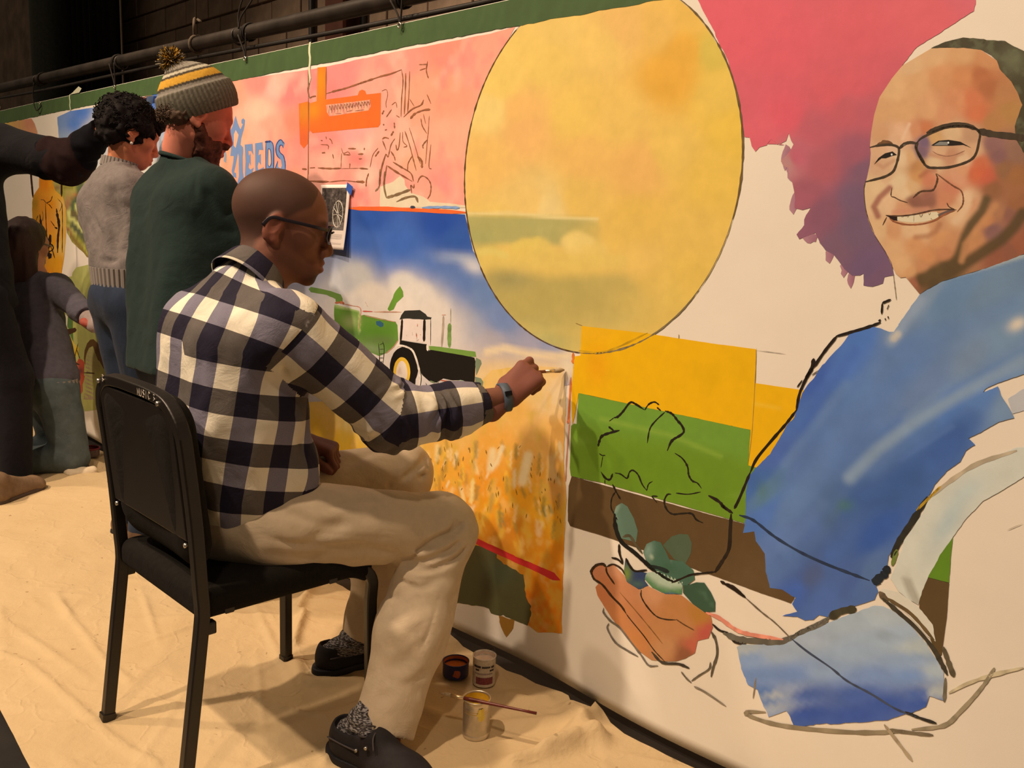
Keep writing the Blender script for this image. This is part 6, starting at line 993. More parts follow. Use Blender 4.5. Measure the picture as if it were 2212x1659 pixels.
for px_, X_ in (((1047, 871), -1.560), ((988, 892), -1.575)):
    c = on_side(px_[0], px_[1], X_)
    bd, arc, rel, dr = poly_t(c[None], [SR, ER, WR]); ax_p = c-rel[0]; nn = nrm(rel[0]); c = ax_p+nn*(.0475 if px_[0] > 1010 else .056)
    bb_ = MB(); bb_.tube([c-nn*.002, c+nn*.0025], .0055, 10); bb_.build('button', M_BUTTON, shirt_o, True)
# --- trousers
M_KHAKI = cloth_mat('khaki_twill', col(200, 164, 122), .07, 30, 1400, .85, .18)
ft = Field((-2.22, -1.0, .03), (-1.38, -.04, .72), .0048)
ft.ell(PEL+A3(0, -.01, -.02), (.175, .13, .105), .03); ft.cone(PEL+A3(0, -.02, 0), A3(-1.925, -.715, .66), .135, .12, .03)
ft.cone(HR+A3(.02, .02, .01), KR, .108, .082, .05); RT2 = AR+A3(.018, .030, -.035); ft.cone(KR, KR+(RT2-KR)*.55, .084, .086, .03); ft.cone(KR+(RT2-KR)*.5, RT2, .086, .074, .03)
ft.cone(HL+A3(0, .02, .01), KL, .105, .082, .05); LT2 = AL+A3(.0, .03, .0); ft.cone(KL, KL+(LT2-KL)*.55, .080, .082, .03); ft.cone(KL+(LT2-KL)*.5, LT2, .082, .068, .03)
ft.ell((-1.925, -.60, .50), (.10, .12, .07), .05)
ft.warp(lambda P: .0045*noise3(P*A3(.6, .6, 1.1), .085, 21)+.0020*noise3(P*A3(.7, .7, 1.3), .035, 22))
def pT(x, y, dz): # point on the near surface: search along the ray for the field surface
    d = nrm(ray(x, y)); best = None
    for t in np.arange(1.2, 3.2, .006):
        p = CAM+d*t; i = np.round((p-ft.lo)/ft.h).astype(int)
        if (i >= 0).all() and (i < ft.n).all() and ft.D[tuple(i)] < 0: return p+d*dz
    return CAM+d*2.1
cr = []
for pts, w, dp in [([(885, 1205), (915, 1180), (950, 1160), (985, 1145), (1000, 1125)], .007, .020), ([(870, 1222), (910, 1232), (950, 1225), (990, 1200), (1010, 1175)], .007, .018), ([(880, 1195), (930, 1190), (975, 1175)], .006, -.010), ([(860, 1250), (900, 1270), (940, 1262)], .008, .010), ([(815, 1300), (850, 1290), (900, 1262)], .010, .010), ([(800, 1380), (840, 1395), (880, 1380), (930, 1330)], .016, .005), ([(795, 1430), (840, 1470), (890, 1475), (930, 1440)], .014, .006), ([(700, 1100), (760, 1085), (830, 1085)], .012, .006), ([(600, 1100), (680, 1130), (760, 1135)], .014, .007), ([(560, 1150), (640, 1175), (720, 1180), (800, 1170)], .010, .008), ([(505, 1125), (700, 1152), (900, 1165)], .004, .003), ([(905, 1195), (940, 1170), (975, 1150), (985, 1120)], .010, .015), ([(870, 1205), (905, 1215), (950, 1200), (1000, 1165)], .009, .016), ([(880, 1215), (930, 1230), (960, 1215)], .008, .012), ([(640, 1205), (720, 1195), (800, 1185), (870, 1195)], .016, .008), ([(650, 1190), (700, 1150), (760, 1120)], .018, .006), ([(870, 1240), (920, 1255), (960, 1240)], .014, .007), ([(830, 1330), (880, 1300), (920, 1290)], .018, .006), ([(790, 1460), (850, 1440), (900, 1400), (950, 1330)], .020, .006), ([(780, 1490), (830, 1505), (900, 1490), (940, 1470)], .016, .006), ([(960, 1250), (930, 1350), (890, 1450), (860, 1540)], .003, .0025), ([(830, 1260), (850, 1220), (880, 1205)], .012, .008), ([(860, 1040), (900, 1010), (920, 985)], .010, .010), ([(880, 1060), (910, 1030), (922, 1000)], .008, .010), ([(740, 1010), (800, 980), (850, 960)], .014, .006), ([(780, 1040), (840, 1050), (890, 1065)], .008, .006), ([(640, 1040), (690, 1010), (740, 1000)], .012, .008), ([(1000, 1230), (975, 1330), (940, 1440)], .020, .005), ([(560, 1190), (640, 1200), (700, 1215)], .014, .005)]:
    cr.append(([pT(x, y, .004) for x, y in pts], w, dp))
ft.creases(cr)
for K_a, A_a in ((KR, RT2), (KL, LT2)):
    u_ = nrm(A_a-K_a); q = K_a+(A_a-K_a)*1.0; ft.half(q, u_+A3(0, 0, 0)) if False else None
    ft.box(q+u_*.10, A3(.14, .14, .098), .002, .002, 'cut', R=basis(np.cross(u_, A3(1, 0, 0)), u_)); ft.cone(q-u_*.045, q+u_*.02, .058, .066, .004, 'cut')
ft.half((-1.925, -.70, .64), (0, -.1, 1))
Vt, Ft = ft.mesh(); Vt = relax(Vt, Ft, 1, .3)
mesh_obj('trousers', Vt, Ft, M_KHAKI, man, True)
# --- socks and shoes
def sock_mat():
    m, nt, b = new_mat('marled_sock_knit'); tc = node(nt, 'ShaderNodeTexCoord'); mp = node(nt, 'ShaderNodeMapping'); mp.inputs['Scale'].default_value = (130, 130, 520); mp.inputs['Rotation'].default_value = (.35, .25, 0); nt.links.new(tc.outputs['Object'], mp.inputs[0])
    n = noise(nt, 1., 1, .4, mp.outputs[0]); r = ramp(nt, n.outputs['Fac'], [(.46, tuple(col(44, 34, 30))), (.60, tuple(col(150, 132, 116)))]); nt.links.new(r.outputs[0], b.inputs['Base Color']); b.inputs['Roughness'].default_value = .9; bump(nt, b, n.outputs['Fac'], .4, .002); return m
M_SOCK = sock_mat(); M_SHOE = simple('black_suede', col(34, 27, 25), .75, var=.2, nscale=60, bstr=.3, bscale=700, spec=.25); M_SOLE = simple('black_rubber_sole', col(26, 22, 22), .6, spec=.3); M_LACE = simple('grey_rawhide_lace', col(70, 58, 52), .7)
M_EYELET = simple('steel_eyelet', (.5, .48, .45), .3, .9)
def shoe(heel, toe, ank, name_lbl):
    """heel, toe: floor points of the sole; ank: ankle joint"""
    heel = np.asarray(heel, float); toe = np.asarray(toe, float); d = nrm(toe-heel); L = np.linalg.norm(toe-heel); sd = np.cross(d, Up); s = L/.285
    P = lambda a, b, c: heel+(d*a+sd*b+Up*c)*s
    f = Field(np.minimum(heel, toe)-.09, np.maximum(heel, toe)+A3(.09, .09, .18), .0035)
    f.ell(P(.055, 0, .045), A3(.040, .058, .045)*s, .02, R=basis(d)); f.cone(P(.05, 0, .035), P(.20, .006, .030), .040*s, .043*s, .02); f.ell(P(.215, .006, .030), A3(.047, .062, .036)*s, .02, R=basis(d))
    f.cone(P(.04, 0, .07), P(.13, 0, .075), .034*s, .028*s, .02); f.cone(P(.12, 0, .075), P(.20, .004, .045), .028*s, .022*s, .02)
    f.half(heel+Up*.012, -Up, .002)
    f.cone(P(.045, 0, .088), P(.105, 0, .092), .031*s, .027*s, .006, 'cut'); f.cone(P(.06, 0, .1), ank, .036*s, .045*s, .006, 'cut')
    V, Fq = f.mesh(); up = mesh_obj('shoe', V, Fq, M_SHOE, man, True)
    g = Field(np.minimum(heel, toe)-.09, np.maximum(heel, toe)+A3(.09, .09, .06), .0035)
    g.ell(P(.050, 0, .012), A3(.044, .064, .06)*s, .01, R=basis(d)); g.cone(P(.05, 0, .012), P(.20, .006, .012), .043*s, .049*s, .02); g.ell(P(.215, .006, .012), A3(.052, .070, .05)*s, .02, R=basis(d))
    g.half(heel+Up*.026, Up, .002); g.half(heel+Up*.001, -Up, .002); V, Fq = g.mesh(); mesh_obj('sole', V, Fq, M_SOLE, up, True)
    for k in range(2):
        b = MB(); c = P(.128+.022*k, 0, .099-.012*k)
        b.tube(spline([P(.125+.024*k, -.030, .080-.012*k), c, P(.130+.024*k, .030, .080-.012*k)], 6), .0022, 6); b.build('lace', M_LACE, up, True)
    for sg in (-1, 1):
        b = MB(); b.tube(spline([P(.126, 0, .102), P(.118, sg*.022, .112), P(.105, sg*.036, .096), P(.118, sg*.028, .090), P(.128, sg*.004, .101)], 6), .0020, 6); b.build('bow_loop', M_LACE, up, True)
        b = MB(); b.tube(spline([P(.128, 0, .101), P(.140, sg*.030, .096), P(.150, sg*.040, .075)], 6), .0018, 6); b.build('lace_end', M_LACE, up, True)
        b = MB(); b.tube(spline([P(.020, sg*.042, .062), P(.06, sg*.043, .060), P(.105, sg*.044, .060)], 5), .0020, 6); b.build('side_lace', M_LACE, up, True)
        for a, z in ((.104, .061), (.131, .076)):
            b = MB(); b.tube([P(a, sg*.040, z), P(a, sg*.0455, z)], .0042, 8); b.build('eyelet', M_EYELET, up, True)
    k = Field(ank-.12, ank+A3(.12, .12, .16), .0035); kn = KR if ank is AR else KL
    k.cone(ank+(kn-ank)*.17+A3(.012, .02, 0), ank, .036, .037, .01); k.cone(ank, P(.13, 0, .060), .038, .032*s, .02); k.cone(ank, P(.04, 0, .055), .034, .032*s, .02)
    k.warp(lambda Q: .0016*np.sin(Q[:, 2]*260+2*noise3(Q, .03, 4)))
    V, Fq = k.mesh(); mesh_obj('sock', V, Fq, M_SOCK, man, True)
hR = on_floor(722, 1622); shoe(hR+A3(.0, .0, 0), hR+nrm(A3(.975, .22, 0))*.305, AR, 'r')
hL = A3(-2.005, -.455, 0); shoe(hL, hL+nrm(A3(.12, .99, 0))*.285, AL, 'l')
# --- eyeglasses and watch
M_GLS = simple('dark_tortoise_plastic', col(38, 28, 30), .3, spec=.5)
M_LENS, _nt, _b = new_mat('clear_lens'); _b.inputs['Base Color'].default_value = (.9, .9, .92, 1); _b.inputs['Transmission Weight'].default_value = 1; _b.inputs['Roughness'].default_value = .02; _b.inputs['IOR'].default_value = 1.0; _b.inputs['Specular IOR Level'].default_value = .1
gl = None
lens_pts = {}
b = MB()
for sg in (-1, 1):
    ring = [HT(sg*(.034+.025*math.cos(a)*(1 if abs(math.cos(a)) < .8 else .97)), .107-.010*abs(math.cos(a))*(1 if math.cos(a) > 0 else .2), .004+.019*math.sin(a)*(1.08 if math.sin(a) > 0 else .95)) for a in np.linspace(0, 2*math.pi, 24, endpoint=False)]
    lens_pts[sg] = ring; b.tube(ring, .0034, 6, closed=True)
b.tube(spline([HT(-.009, .109, .010), HT(0, .113, .013), HT(.009, .109, .010)], 4), .0024, 6)
gl = b.build('eyeglasses', M_GLS, man, True)
for sg in (-1, 1):
    t = MB(); t.tube(spline([HT(sg*.059, .098, .014), HT(sg*.074, .070, .015), HT(sg*.0815, .010, .015), HT(sg*.083, -.022, .014), HT(sg*.082, -.038, -.006)], 6), .0030, 6, squash=(1.25, .6)); t.build('temple_arm', M_GLS, gl, True)
    mesh_obj('lens', lens_pts[sg], [tuple(range(24))], M_LENS, gl)
M_BAND = simple('grey_rubber_watch_band', col(72, 76, 80), .55, bstr=.1)
wu = nrm(WR-ER); wc = WR-wu*.004; wb = basis(wu, nR); ring = []
for a in np.linspace(0, 2*math.pi, 40, endpoint=False): ring.append(wc+wb[:, 0]*.0335*math.cos(a)+wb[:, 2]*.0295*math.sin(a))
b = MB()
V = []; Fc = []
for i, p in enumerate(ring):
    o_ = nrm(p-wc)
    for du, dr in ((-.011, 0), (-.010, .0035), (.010, .0035), (.011, 0)): V.append(p+wu*du+o_*dr)
for i in range(40):
    for j in range(3): Fc.append((i*4+j, i*4+j+1, ((i+1) % 40)*4+j+1, ((i+1) % 40)*4+j))
wt = mesh_obj('fitness_band', V, Fc, M_BAND, man, True)
M_SCR = simple('black_glass_display', (.006, .006, .008), .12, spec=.6)
qv = nrm(CAM-wc); qv = nrm(qv-wu*(qv@wu)+Up*.25); ct = wc+qv*.0345; sd_ = np.cross(wu, qv)
MB().box((-.0085, -.005, -.002), (.0085, .005, .0025), Matrix([[wu[i], sd_[i], qv[i], ct[i]] for i in range(3)]+[[0, 0, 0, 1]])).build('display', M_SCR, wt)
# --- brush held at the canvas
bz = empty('paint_brush', tuple(BT)); tag(bz, 'paint brush held in the seated man\'s hand, its bristles touching the canvas', 'brush')
pin = (tipsR[0][3]+tipsR[4][3])*.5; bd_ = nrm(BT-pin)
M_WOODR = simple('varnished_brush_handle', col(120, 56, 30), .35); M_FERR = simple('brass_ferrule', (.75, .6, .38), .35, .85); M_BRIS = simple('tan_bristles', col(176, 140, 96), .8, var=.3, nscale=300)
b = MB(); b.tube([BT-bd_*.105, BT-bd_*.09, BT-bd_*.07, BT-bd_*.048], [.0030, .0040, .0046, .0040], 10); b.build('handle', M_WOODR, bz, True)
b = MB(); b.tube([BT-bd_*.052, BT-bd_*.026], [.0046, .0056], 10); b.build('ferrule', M_FERR, bz, True)
b = MB(); b.tube([BT-bd_*.027, BT-bd_*.012, BT], [.0056, .0070, .0022], 10); b.build('bristles', M_BRIS, bz, True)
# ------------------------------------------------------------------ black music chair
M_CHF = simple('black_powder_coat', (.009, .007, .006), .42, var=.15, nscale=40, bstr=.08, bscale=500, spec=.5)
M_PAD = cloth_mat('black_woven_upholstery', (.007, .006, .005), .25, 60, 1200, .95, .3, .0)
chair = empty('music_chair', (-1.91, -.72, 0)); tag(chair, 'black metal framed padded chair under the seated painter, back lettered in silver', 'chair')
XL, XR = -2.131, -1.705
pl_ = [on_side(x, y, XL) for x, y in [(228, 1563), (238, 1400), (247, 1240)]]; yl = [p[1] for p in pl_]
prof = [(0.009, -.972), (.20, -.948), (.385, -.925), (.43, -.922), (.48, -.925), (.62, -.934), (.76, -.948), (.80, -.953)]
def post(X): return [A3(X, y, z) for z, y in prof]
top = [A3(XL, -.953, .80), A3(XL+.016, -.957, .835), A3(XL+.055, -.960, .864), A3(XL+.12, -.962, .874), A3(-1.918, -.963, .876), A3(XR-.12, -.962, .874), A3(XR-.055, -.960, .864), A3(XR-.016, -.957, .835), A3(XR, -.953, .80)]
loop = spline(post(XL), 5)[:-1]+spline(top, 5)+spline(post(XR), 5)[::-1][1:]
b = MB(); b.tube(loop, 1., squash=(.0135, .0125), upv=(0, -1, 0)); fb = b.build('back_frame', M_CHF, chair, bevel=.002)
for X in (XL+.008, XR-.008):
    b = MB(); b.tube(spline([A3(X+(.035 if X < -1.9 else -.035), -.90, .432), A3(X+(.035 if X < -1.9 else -.035), -.62, .430), A3(X+(.01 if X < -1.9 else -.01), -.525, .420), A3(X, -.487, .388), A3(X+(.004 if X < -2 else -.004), -.485, .30), A3(X, -.482, .010)], 5), 1., squash=(.0130, .0130), upv=(1, 0, 0)); b.build('front_leg', M_CHF, chair, bevel=.002)
for y in (-.60, -.86):
    b = MB(); b.tube([A3(XL, y, .415), A3(XR, y, .415)], 1., squash=(.011, .011)); b.build('crossbar', M_CHF, chair)
for X in (XL, XR):
    b = MB(); b.tube([A3(X, -.973, .001), A3(X, -.971, .028)], 1., squash=(.0155, .0145), upv=(0, -1, 0)); b.build('foot_cap', M_CHF, chair)
    Xf = X+(.008 if X < -2 else -.008); b = MB(); b.tube([A3(Xf, -.482, .001), A3(Xf, -.482, .026)], 1., squash=(.0150, .0150), upv=(0, -1, 0)); b.build('foot_cap', M_CHF, chair)
    b = MB(); b.box((X-.012, -.935, .372), (X+.012, -.895, .400)); b.build('bracket', M_CHF, chair, bevel=.004)
# padded back
f = Field((-2.20, -1.06, .44), (-1.64, -.78, .93), .005)
f.box(A3(-1.918, -.921, .685), A3(.128, .001, .118), .070, .01); V, Fq = f.mesh()
V[:, 1] = -.905+(V[:, 1]+.921)*.52-(V[:, 2]-.62)*.12-.012*((V[:, 0]+1.918)/.2)**2
V = relax(V, Fq, 1)
mesh_obj('back_pad', V, Fq, M_PAD, chair, True)
b = MB(); b.box((-2.110, -.9465, .575), (-1.726, -.9405, .855)); bs = b.build('back_shell', M_CHF, chair, bevel=.003)
bs.data.transform(Matrix.Shear('XY', 4, (0, 0)) if False else Matrix.Identity(4))
for v_ in bs.data.vertices: v_.co.y += -(v_.co.z-.62)*.10
f = Field((-2.18, -.99, .38), (-1.65, -.42, .50), .005); f.box(A3(-1.918, -.705, .434), A3(.187, .198, .009), .028, .01); f.ell((-1.918, -.72, .48), (.16, .16, .022), .01, 'cut')
V, Fq = f.mesh(); V[:, 2] -= .02*np.clip((V[:, 1]+.56)/.06, 0, 1)**2; mesh_obj('seat', V, Fq, M_PAD, chair, True)
M_RIV = simple('zinc_rivet', (.75, .72, .68), .3, .9)
for x, z in ((-2.095, .862), (-1.775, .862), (-1.735, .565), (-2.10, .565)):
    yy = -.9755 if z > .8 else -.948-(z-.62)*.1; b = MB(); b.tube([A3(x, yy+.004, z), A3(x, yy-.0015, z)], .0052, 8); b.build('rivet', M_RIV, chair, True)
# silver pen lettering on the top bar: MUSIC and B 3
M_PEN = simple('silver_pen', (.42, .38, .34), .5, var=.3, nscale=300)
GL = {'M': [[(0, 0), (0, 1), (.5, .3), (1, 1), (1, 0)]], 'U': [[(0, 1), (0, .1), (.5, 0), (.9, .2), (.9, 1)]], 'S': [[(.9, .85), (.4, 1), (.1, .75), (.8, .35), (.6, 0), (.05, .1)]], 'I': [[(.4, 1), (.4, 0)]], 'C': [[(.9, .8), (.5, 1), (.1, .5), (.4, 0), (.9, .15)]], 'B': [[(0, 0), (0, 1), (.7, .85), (.1, .5), (.8, .3), (0, 0)]], '3': [[(.1, .9), (.7, .9), (.3, .55), (.8, .3), (.1, .05)]]}
def pen(txt, x0, z0, h, adv):
    for i, ch in enumerate(txt):
        b = MB()
        for st in GL[ch]:
            b.tube([A3(x0+i*adv+p[0]*h*.62, -.9762, z0+p[1]*h) for p in st], .0011, 5)
        b.build('letter', M_PEN, fb)
pen('MUSIC', -1.870, .865, .016, .0135); pen('B', -2.065, .865, .016, .013); pen('3', -1.790, .866, .014, .01)
# ------------------------------------------------------------------ paint cans and brushes on the drop cloth
M_TIN = simple('bare_tin', (.62, .56, .46), .35, .8, var=.12, nscale=30)
def wet(name, c): return simple(name, c, .25, var=.08, nscale=60, spec=.5)
def can(name, c, r, h, lbl, body_mat, paint_mat, fill, ribs=0, spl=None):
    c = np.asarray(c, float); e = empty(name, tuple(c)); tag(e, lbl, 'paint can')
    p = [(0.001, .001), (r-.001, .001), (r, .003)]
    if ribs:
        for k in range(ribs): z = .012+(h-.024)*k/ribs; p += [(r, z), (r-.0020, z+(h-.024)/ribs*.5)]
    p += [(r, h-.004), (r+.0014, h-.002), (r+.0014, h), (r-.0010, h), (r-.0016, h-.003), (r-.0018, fill-.002)]
    b = MB(); b.lathe(p, c, 36); bd = b.build('body', body_mat, e, True)
    b = MB(); b.lathe([(.0005, fill+.001), (r*.5, fill), (r-.0017, fill+.0012)], c, 36); b.build('paint', paint_mat, e, True)
    b = MB(); b.lathe([(r-.0014, fill), (r-.0021, h*.95)], c, 36); b.build('inner_smear', paint_mat, e, True)
    return e, bd
cy_ = A3(-1.487, -.331, .012); cyl, bd = can('paint_can', cy_, .033, .100, 'ribbed bare tin can of yellow paint, nearest of the cans', M_TIN, wet('yellow_paint', col(222, 160, 30)), .066, 14)
vd = nrm((CAM-cy_)*A3(1, 1, 0)); sdv = np.cross(vd, Up)
def blob_on(c, r, a0, z0, rr, rz, mat, par, name, seed=1):
    rs = np.random.default_rng(seed); V = [None]; n = 16; ctr = math.atan2(vd[1], vd[0])+a0
    V[0] = c+A3(math.cos(ctr)*(r+.0006), math.sin(ctr)*(r+.0006), z0)
    for k in range(n):
        a = 2*math.pi*k/n; q = rs.uniform(.75, 1.2); V.append(c+A3(math.cos(ctr+rr*q*math.cos(a)/r)*(r+.0006), math.sin(ctr+rr*q*math.cos(a)/r)*(r+.0006), z0+rz*q*math.sin(a)))
    return mesh_obj(name, V, [(0, 1+k, 1+(k+1) % n) for k in range(n)], mat, par)
blob_on(cy_, .033, .35, .070, .010, .018, wet('yellow_drip', col(226, 178, 60)), bd, 'paint_drip', 3)
M_WLB, nt, b_ = new_mat('white_can_label'); tc = node(nt, 'ShaderNodeTexCoord'); n = noise(nt, 90, 3, .6, tc.outputs['Object']); r = ramp(nt, n.outputs['Fac'], [(.35, tuple(col(200, 170, 135))), (.6, tuple(col(226, 196, 160)))]); nt.links.new(r.outputs[0], b_.inputs['Base Color']); b_.inputs['Roughness'].default_value = .5
cw_ = A3(-1.664, -.143, .012); _, bw = can('paint_can', cw_, .031, .082, 'white labelled can of cream paint close to the canvas', M_WLB, wet('cream_paint', col(232, 190, 150)), .066)
M_LBK = simple('dark_label_print', col(58, 44, 36), .5, nscale=400, var=.5); M_LRD = simple('red_label_print', col(128, 56, 50), .5, nscale=200, var=.4)
def band_on(c, r, a0, a1, z0, z1, mat, par, name):
    ctr = math.atan2(vd[1], vd[0]); V = []; n = 8
    for k in range(n+1):
        a = ctr+a0+(a1-a0)*k/n
        for z in (z0, z1): V.append(c+A3(math.cos(a)*(r+.0005), math.sin(a)*(r+.0005), z))
    mesh_obj(name, V, [(2*k, 2*k+2, 2*k+3, 2*k+1) for k in range(n)], mat, par)
for a0, a1, z0, z1, m in ((-1.0, -.3, .057, .063, M_LBK), (-.2, .55, .057, .062, M_LBK), (.65, 1.0, .056, .062, M_LBK), (-.8, -.45, .048, .053, M_LBK), (.5, .95, .047, .052, M_LBK), (-.9, .8, .038, .042, simple('faint_label_print', col(150, 120, 100), .5, nscale=500, var=.6)), (-.75, .85, .010, .030, M_LRD)): band_on(cw_, .031, a0, a1, z0, z1, m, bw, 'label_print')
b = MB(); b.tube(spline([cw_+A3(.01, .031, .080), cw_+A3(.0, .034, .092), cw_+A3(-.012, .030, .082)], 4), .0016, 5); b.build('rim_drip', M_LBK, bw)
M_BLB = simple('navy_tin_label', col(44, 44, 82), .45, var=.25, nscale=90)
co_ = A3(-1.748, -.172, .012); _, bo_ = can('paint_can', co_, .036, .042, 'short navy tin of orange paint beside the seated man\'s shin', M_BLB, wet('orange_paint', col(206, 110, 44)), .024)
blob_on(co_, .036, .1, .020, .010, .012, wet('orange_drip', col(176, 78, 44)), bo_, 'paint_drip', 5)
cr_ = A3(-4.66, -.125, .02); can('paint_can', cr_, .050, .042, 'small open tin with red rim beside the kneeling woman', simple('grey_tin_label', col(120, 92, 78), .5, var=.3, nscale=80), wet('dark_red_paint', col(110, 22, 30)), .030)
b = MB(); b.tube([cr_+A3(.051*math.cos(a), .051*math.sin(a), .040) for a in np.linspace(0, 2*math.pi, 30, endpoint=False)], .004, 6, closed=True)
_r = [o for o in bpy.data.objects if o.name.startswith('paint_can')][-1]; b.build('red_rim', simple('red_rim_paint', col(130, 30, 38), .5), _r, True)
def brush(name, tip, end, lbl, s=1., hm=None):
    tip = np.asarray(tip, float); end = np.asarray(end, float); L = np.linalg.norm(end-tip); d = nrm(end-tip); e = empty(name, tuple(tip)); tag(e, lbl, 'brush')
    b = MB(); b.tube([tip+d*L*t for t in (.24, .32, .5, .85, 1.)], [.0040*s, .0052*s, .0040*s, .0030*s, .0036*s], 10); b.build('handle', hm or M_WOODR, e, True)
    b = MB(); b.tube([tip+d*L*.11, tip+d*L*.26], [.0048*s, .0042*s], 10); b.build('ferrule', M_FERR, e, True)
    b = MB(); b.tube([tip, tip+d*L*.06, tip+d*L*.12], [.0010*s, .0050*s, .0048*s], 10); b.build('bristles', M_BRIS, e, True)
M_HRED = simple('dark_red_lacquer_handle', col(96, 34, 24), .3)
brush('paint_brush', on_floor(950, 1497, .1145), on_floor(1159, 1541, .1175), 'thin dark red handled brush resting across the yellow paint can', 1., M_HRED)
brush('paint_brush', on_floor(207, 1024, .02), on_floor(189, 1004, .028), 'short wooden brush lying on the drop cloth near the red rimmed tin', 1.3)
# ------------------------------------------------------------------ the other painters
M_SKIN = skin_mat('fair_skin', None)
M_HAIRB = simple('brown_hair', col(70, 44, 26), .7, var=.35, nscale=90, bstr=.5, bscale=400); M_HAIRK = simple('black_curly_hair', col(19, 12, 10), .75, var=.3, nscale=90, bstr=.5, bscale=300, spec=.15)
M_BEARD = simple('auburn_beard', col(86, 40, 24), .8, var=.35, nscale=120, bstr=.6, bscale=500)
M_GREEN = cloth_mat('bottle_green_jersey', col(28, 40, 33), .12, 25, 900, .9, .2)
M_JEAN = cloth_mat('indigo_denim', col(36, 42, 52), .25, 14, 900, .85, .25, stretch=(1, 1, .3)); M_JEAN2 = cloth_mat('faded_grey_denim', col(84, 86, 78), .25, 14, 900, .85, .25)
def head_mesh(c, fwd, s, skin, neck_to, nr=.05, h=.0045, **kw):
    B = basis(fwd); f = Field(np.asarray(c)-.21*s-.02, np.asarray(c)+.20*s, h); T = add_head(f, c, B, s, **kw)
    f.cone(T(0, -.02, -.05), neck_to, nr*s, (nr+.006)*s, .03)
    V, Fq = f.mesh(); L = (V-np.asarray(c))@B/s; C = np.tile(skin, (len(V), 1)); x, y, z = L.T
    eye = np.exp(-(((np.abs(x)-.0315)/.011)**2+((z-.004)/.0045)**2+((y-.087)/.01)**2)**2)[:, None]; C = C*(1-.7*eye)+.7*eye*col(50, 32, 26)
    lip = np.exp(-(((z+.0675)/.011)**2+(x/.022)**2+((y-.099)/.012)**2)**2)[:, None]; C = C*(1-.5*lip)+.5*lip*col(168, 86, 72)
    br = np.exp(-(((np.abs(x)-.032)/.018)**2+((z-.027)/.0055)**2+((y-.085)/.02)**2)**2)[:, None]; C = C*(1-.6*br)+.6*br*col(60, 36, 24)
    return V, Fq, C, T, B
def join(parts):
    o = 0; VV = []; FF = []; CC = []
    for V, Fq, C in parts: VV.append(V); FF.append(Fq+o); CC.append(C); o += len(V)
    return np.concatenate(VV), np.concatenate(FF), np.concatenate(CC)
def limbs(lo, hi, h, prims, warp=None, cuts=(), creases=(), halves=()):
    f = Field(lo, hi, h)
    for p in prims:
        if p[0] == 'c': f.cone(*p[1:5], *(p[5:] or (.03,)))
        else: f.ell(*p[1:3], *(p[3:] or (.03,)))
    if warp: f.warp(warp)
    if creases: f.creases(creases)
    for p, n in halves: f.half(p, n)
    for a, b, ra, rb in cuts: f.cone(a, b, ra, rb, .003, 'cut')
    V, Fq = f.mesh(); return relax(V, Fq, 1, .3), Fq
def plain_shoe(heel, toe, mat, par, sole_mat, high=.08):
    heel = np.asarray(heel, float); toe = np.asarray(toe, float); d = nrm(toe-heel); P = lambda a, b, c: heel+d*a+np.cross(d, Up)*b+Up*c
    L = np.linalg.norm(toe-heel); f = Field(np.minimum(heel, toe)-.08, np.maximum(heel, toe)+A3(.08, .08, .16), .006)
    f.cone(P(.05, 0, .04), P(L*.72, 0, .035), .040, .042, .02); f.ell(P(L*.78, 0, .03), (.05, .045, .032), .02); f.cone(P(.05, 0, .04), P(.06, 0, high), .040, .040, .02); f.cone(P(.06, 0, high), P(L*.6, 0, .05), .036, .025, .02); f.half(heel+Up*.012, -Up, .002)
    V, Fq = f.mesh(); o = mesh_obj('shoe', V, Fq, mat, par, True)
    g = Field(np.minimum(heel, toe)-.08, np.maximum(heel, toe)+A3(.08, .08, .06), .006); g.cone(P(.045, 0, .012), P(L*.76, 0, .012), .043, .048, .02); g.half(heel+Up*.024, Up, .002); g.half(heel+Up*.001, -Up, .002); V, Fq = g.mesh(); mesh_obj('sole', V, Fq, sole_mat, o, True)
    return o
# ---------------- man in the green shirt and knit hat
gm = empty('person', (-2.86, -.45, 0)); tag(gm, 'standing bearded man in dark green shirt and striped pompom hat, seen from behind', 'person')
gc = at_depth(427, 256, 2.86); gf = nrm(A3(.20, .92, -.34))
gn = at_depth(396, 322, 2.88)                     # neck base
Vh, Fh, Ch, GT, GB = head_mesh(gc, gf, 1.04, col(214, 124, 92), gn, .056, .0040)
_L = (Vh-gc)@GB; red = np.clip((_L[:, 1]-.02)/.05, 0, 1)[:, None]*.4; Ch = Ch*(1-red)+red*col(186, 78, 58)
gS = {s: at_depth(394, 345, 2.88)+A3(s*(.178 if s > 0 else .195), .02, -.105) for s in (-1, 1)}
gE = {1: gS[1]+A3(.05, .10, -.27), -1: gS[-1]+A3(-.05, .10, -.27)}; gW = {1: gE[1]+A3(-.05, .13, -.17), -1: gE[-1]+A3(.05, .10, -.18)}
gP = at_depth(385, 820, 2.83); gP = A3(gP[0], -.50, .80)
gH = {s: gP+A3(s*.09, 0, -.04) for s in (-1, 1)}; gK = {s: A3(gP[0]+s*.10, -.44, .45) for s in (-1, 1)}; gA = {s: A3(gP[0]+s*.11, -.47, .09) for s in (-1, 1)}
ch = gn+A3(0, .02, -.24)
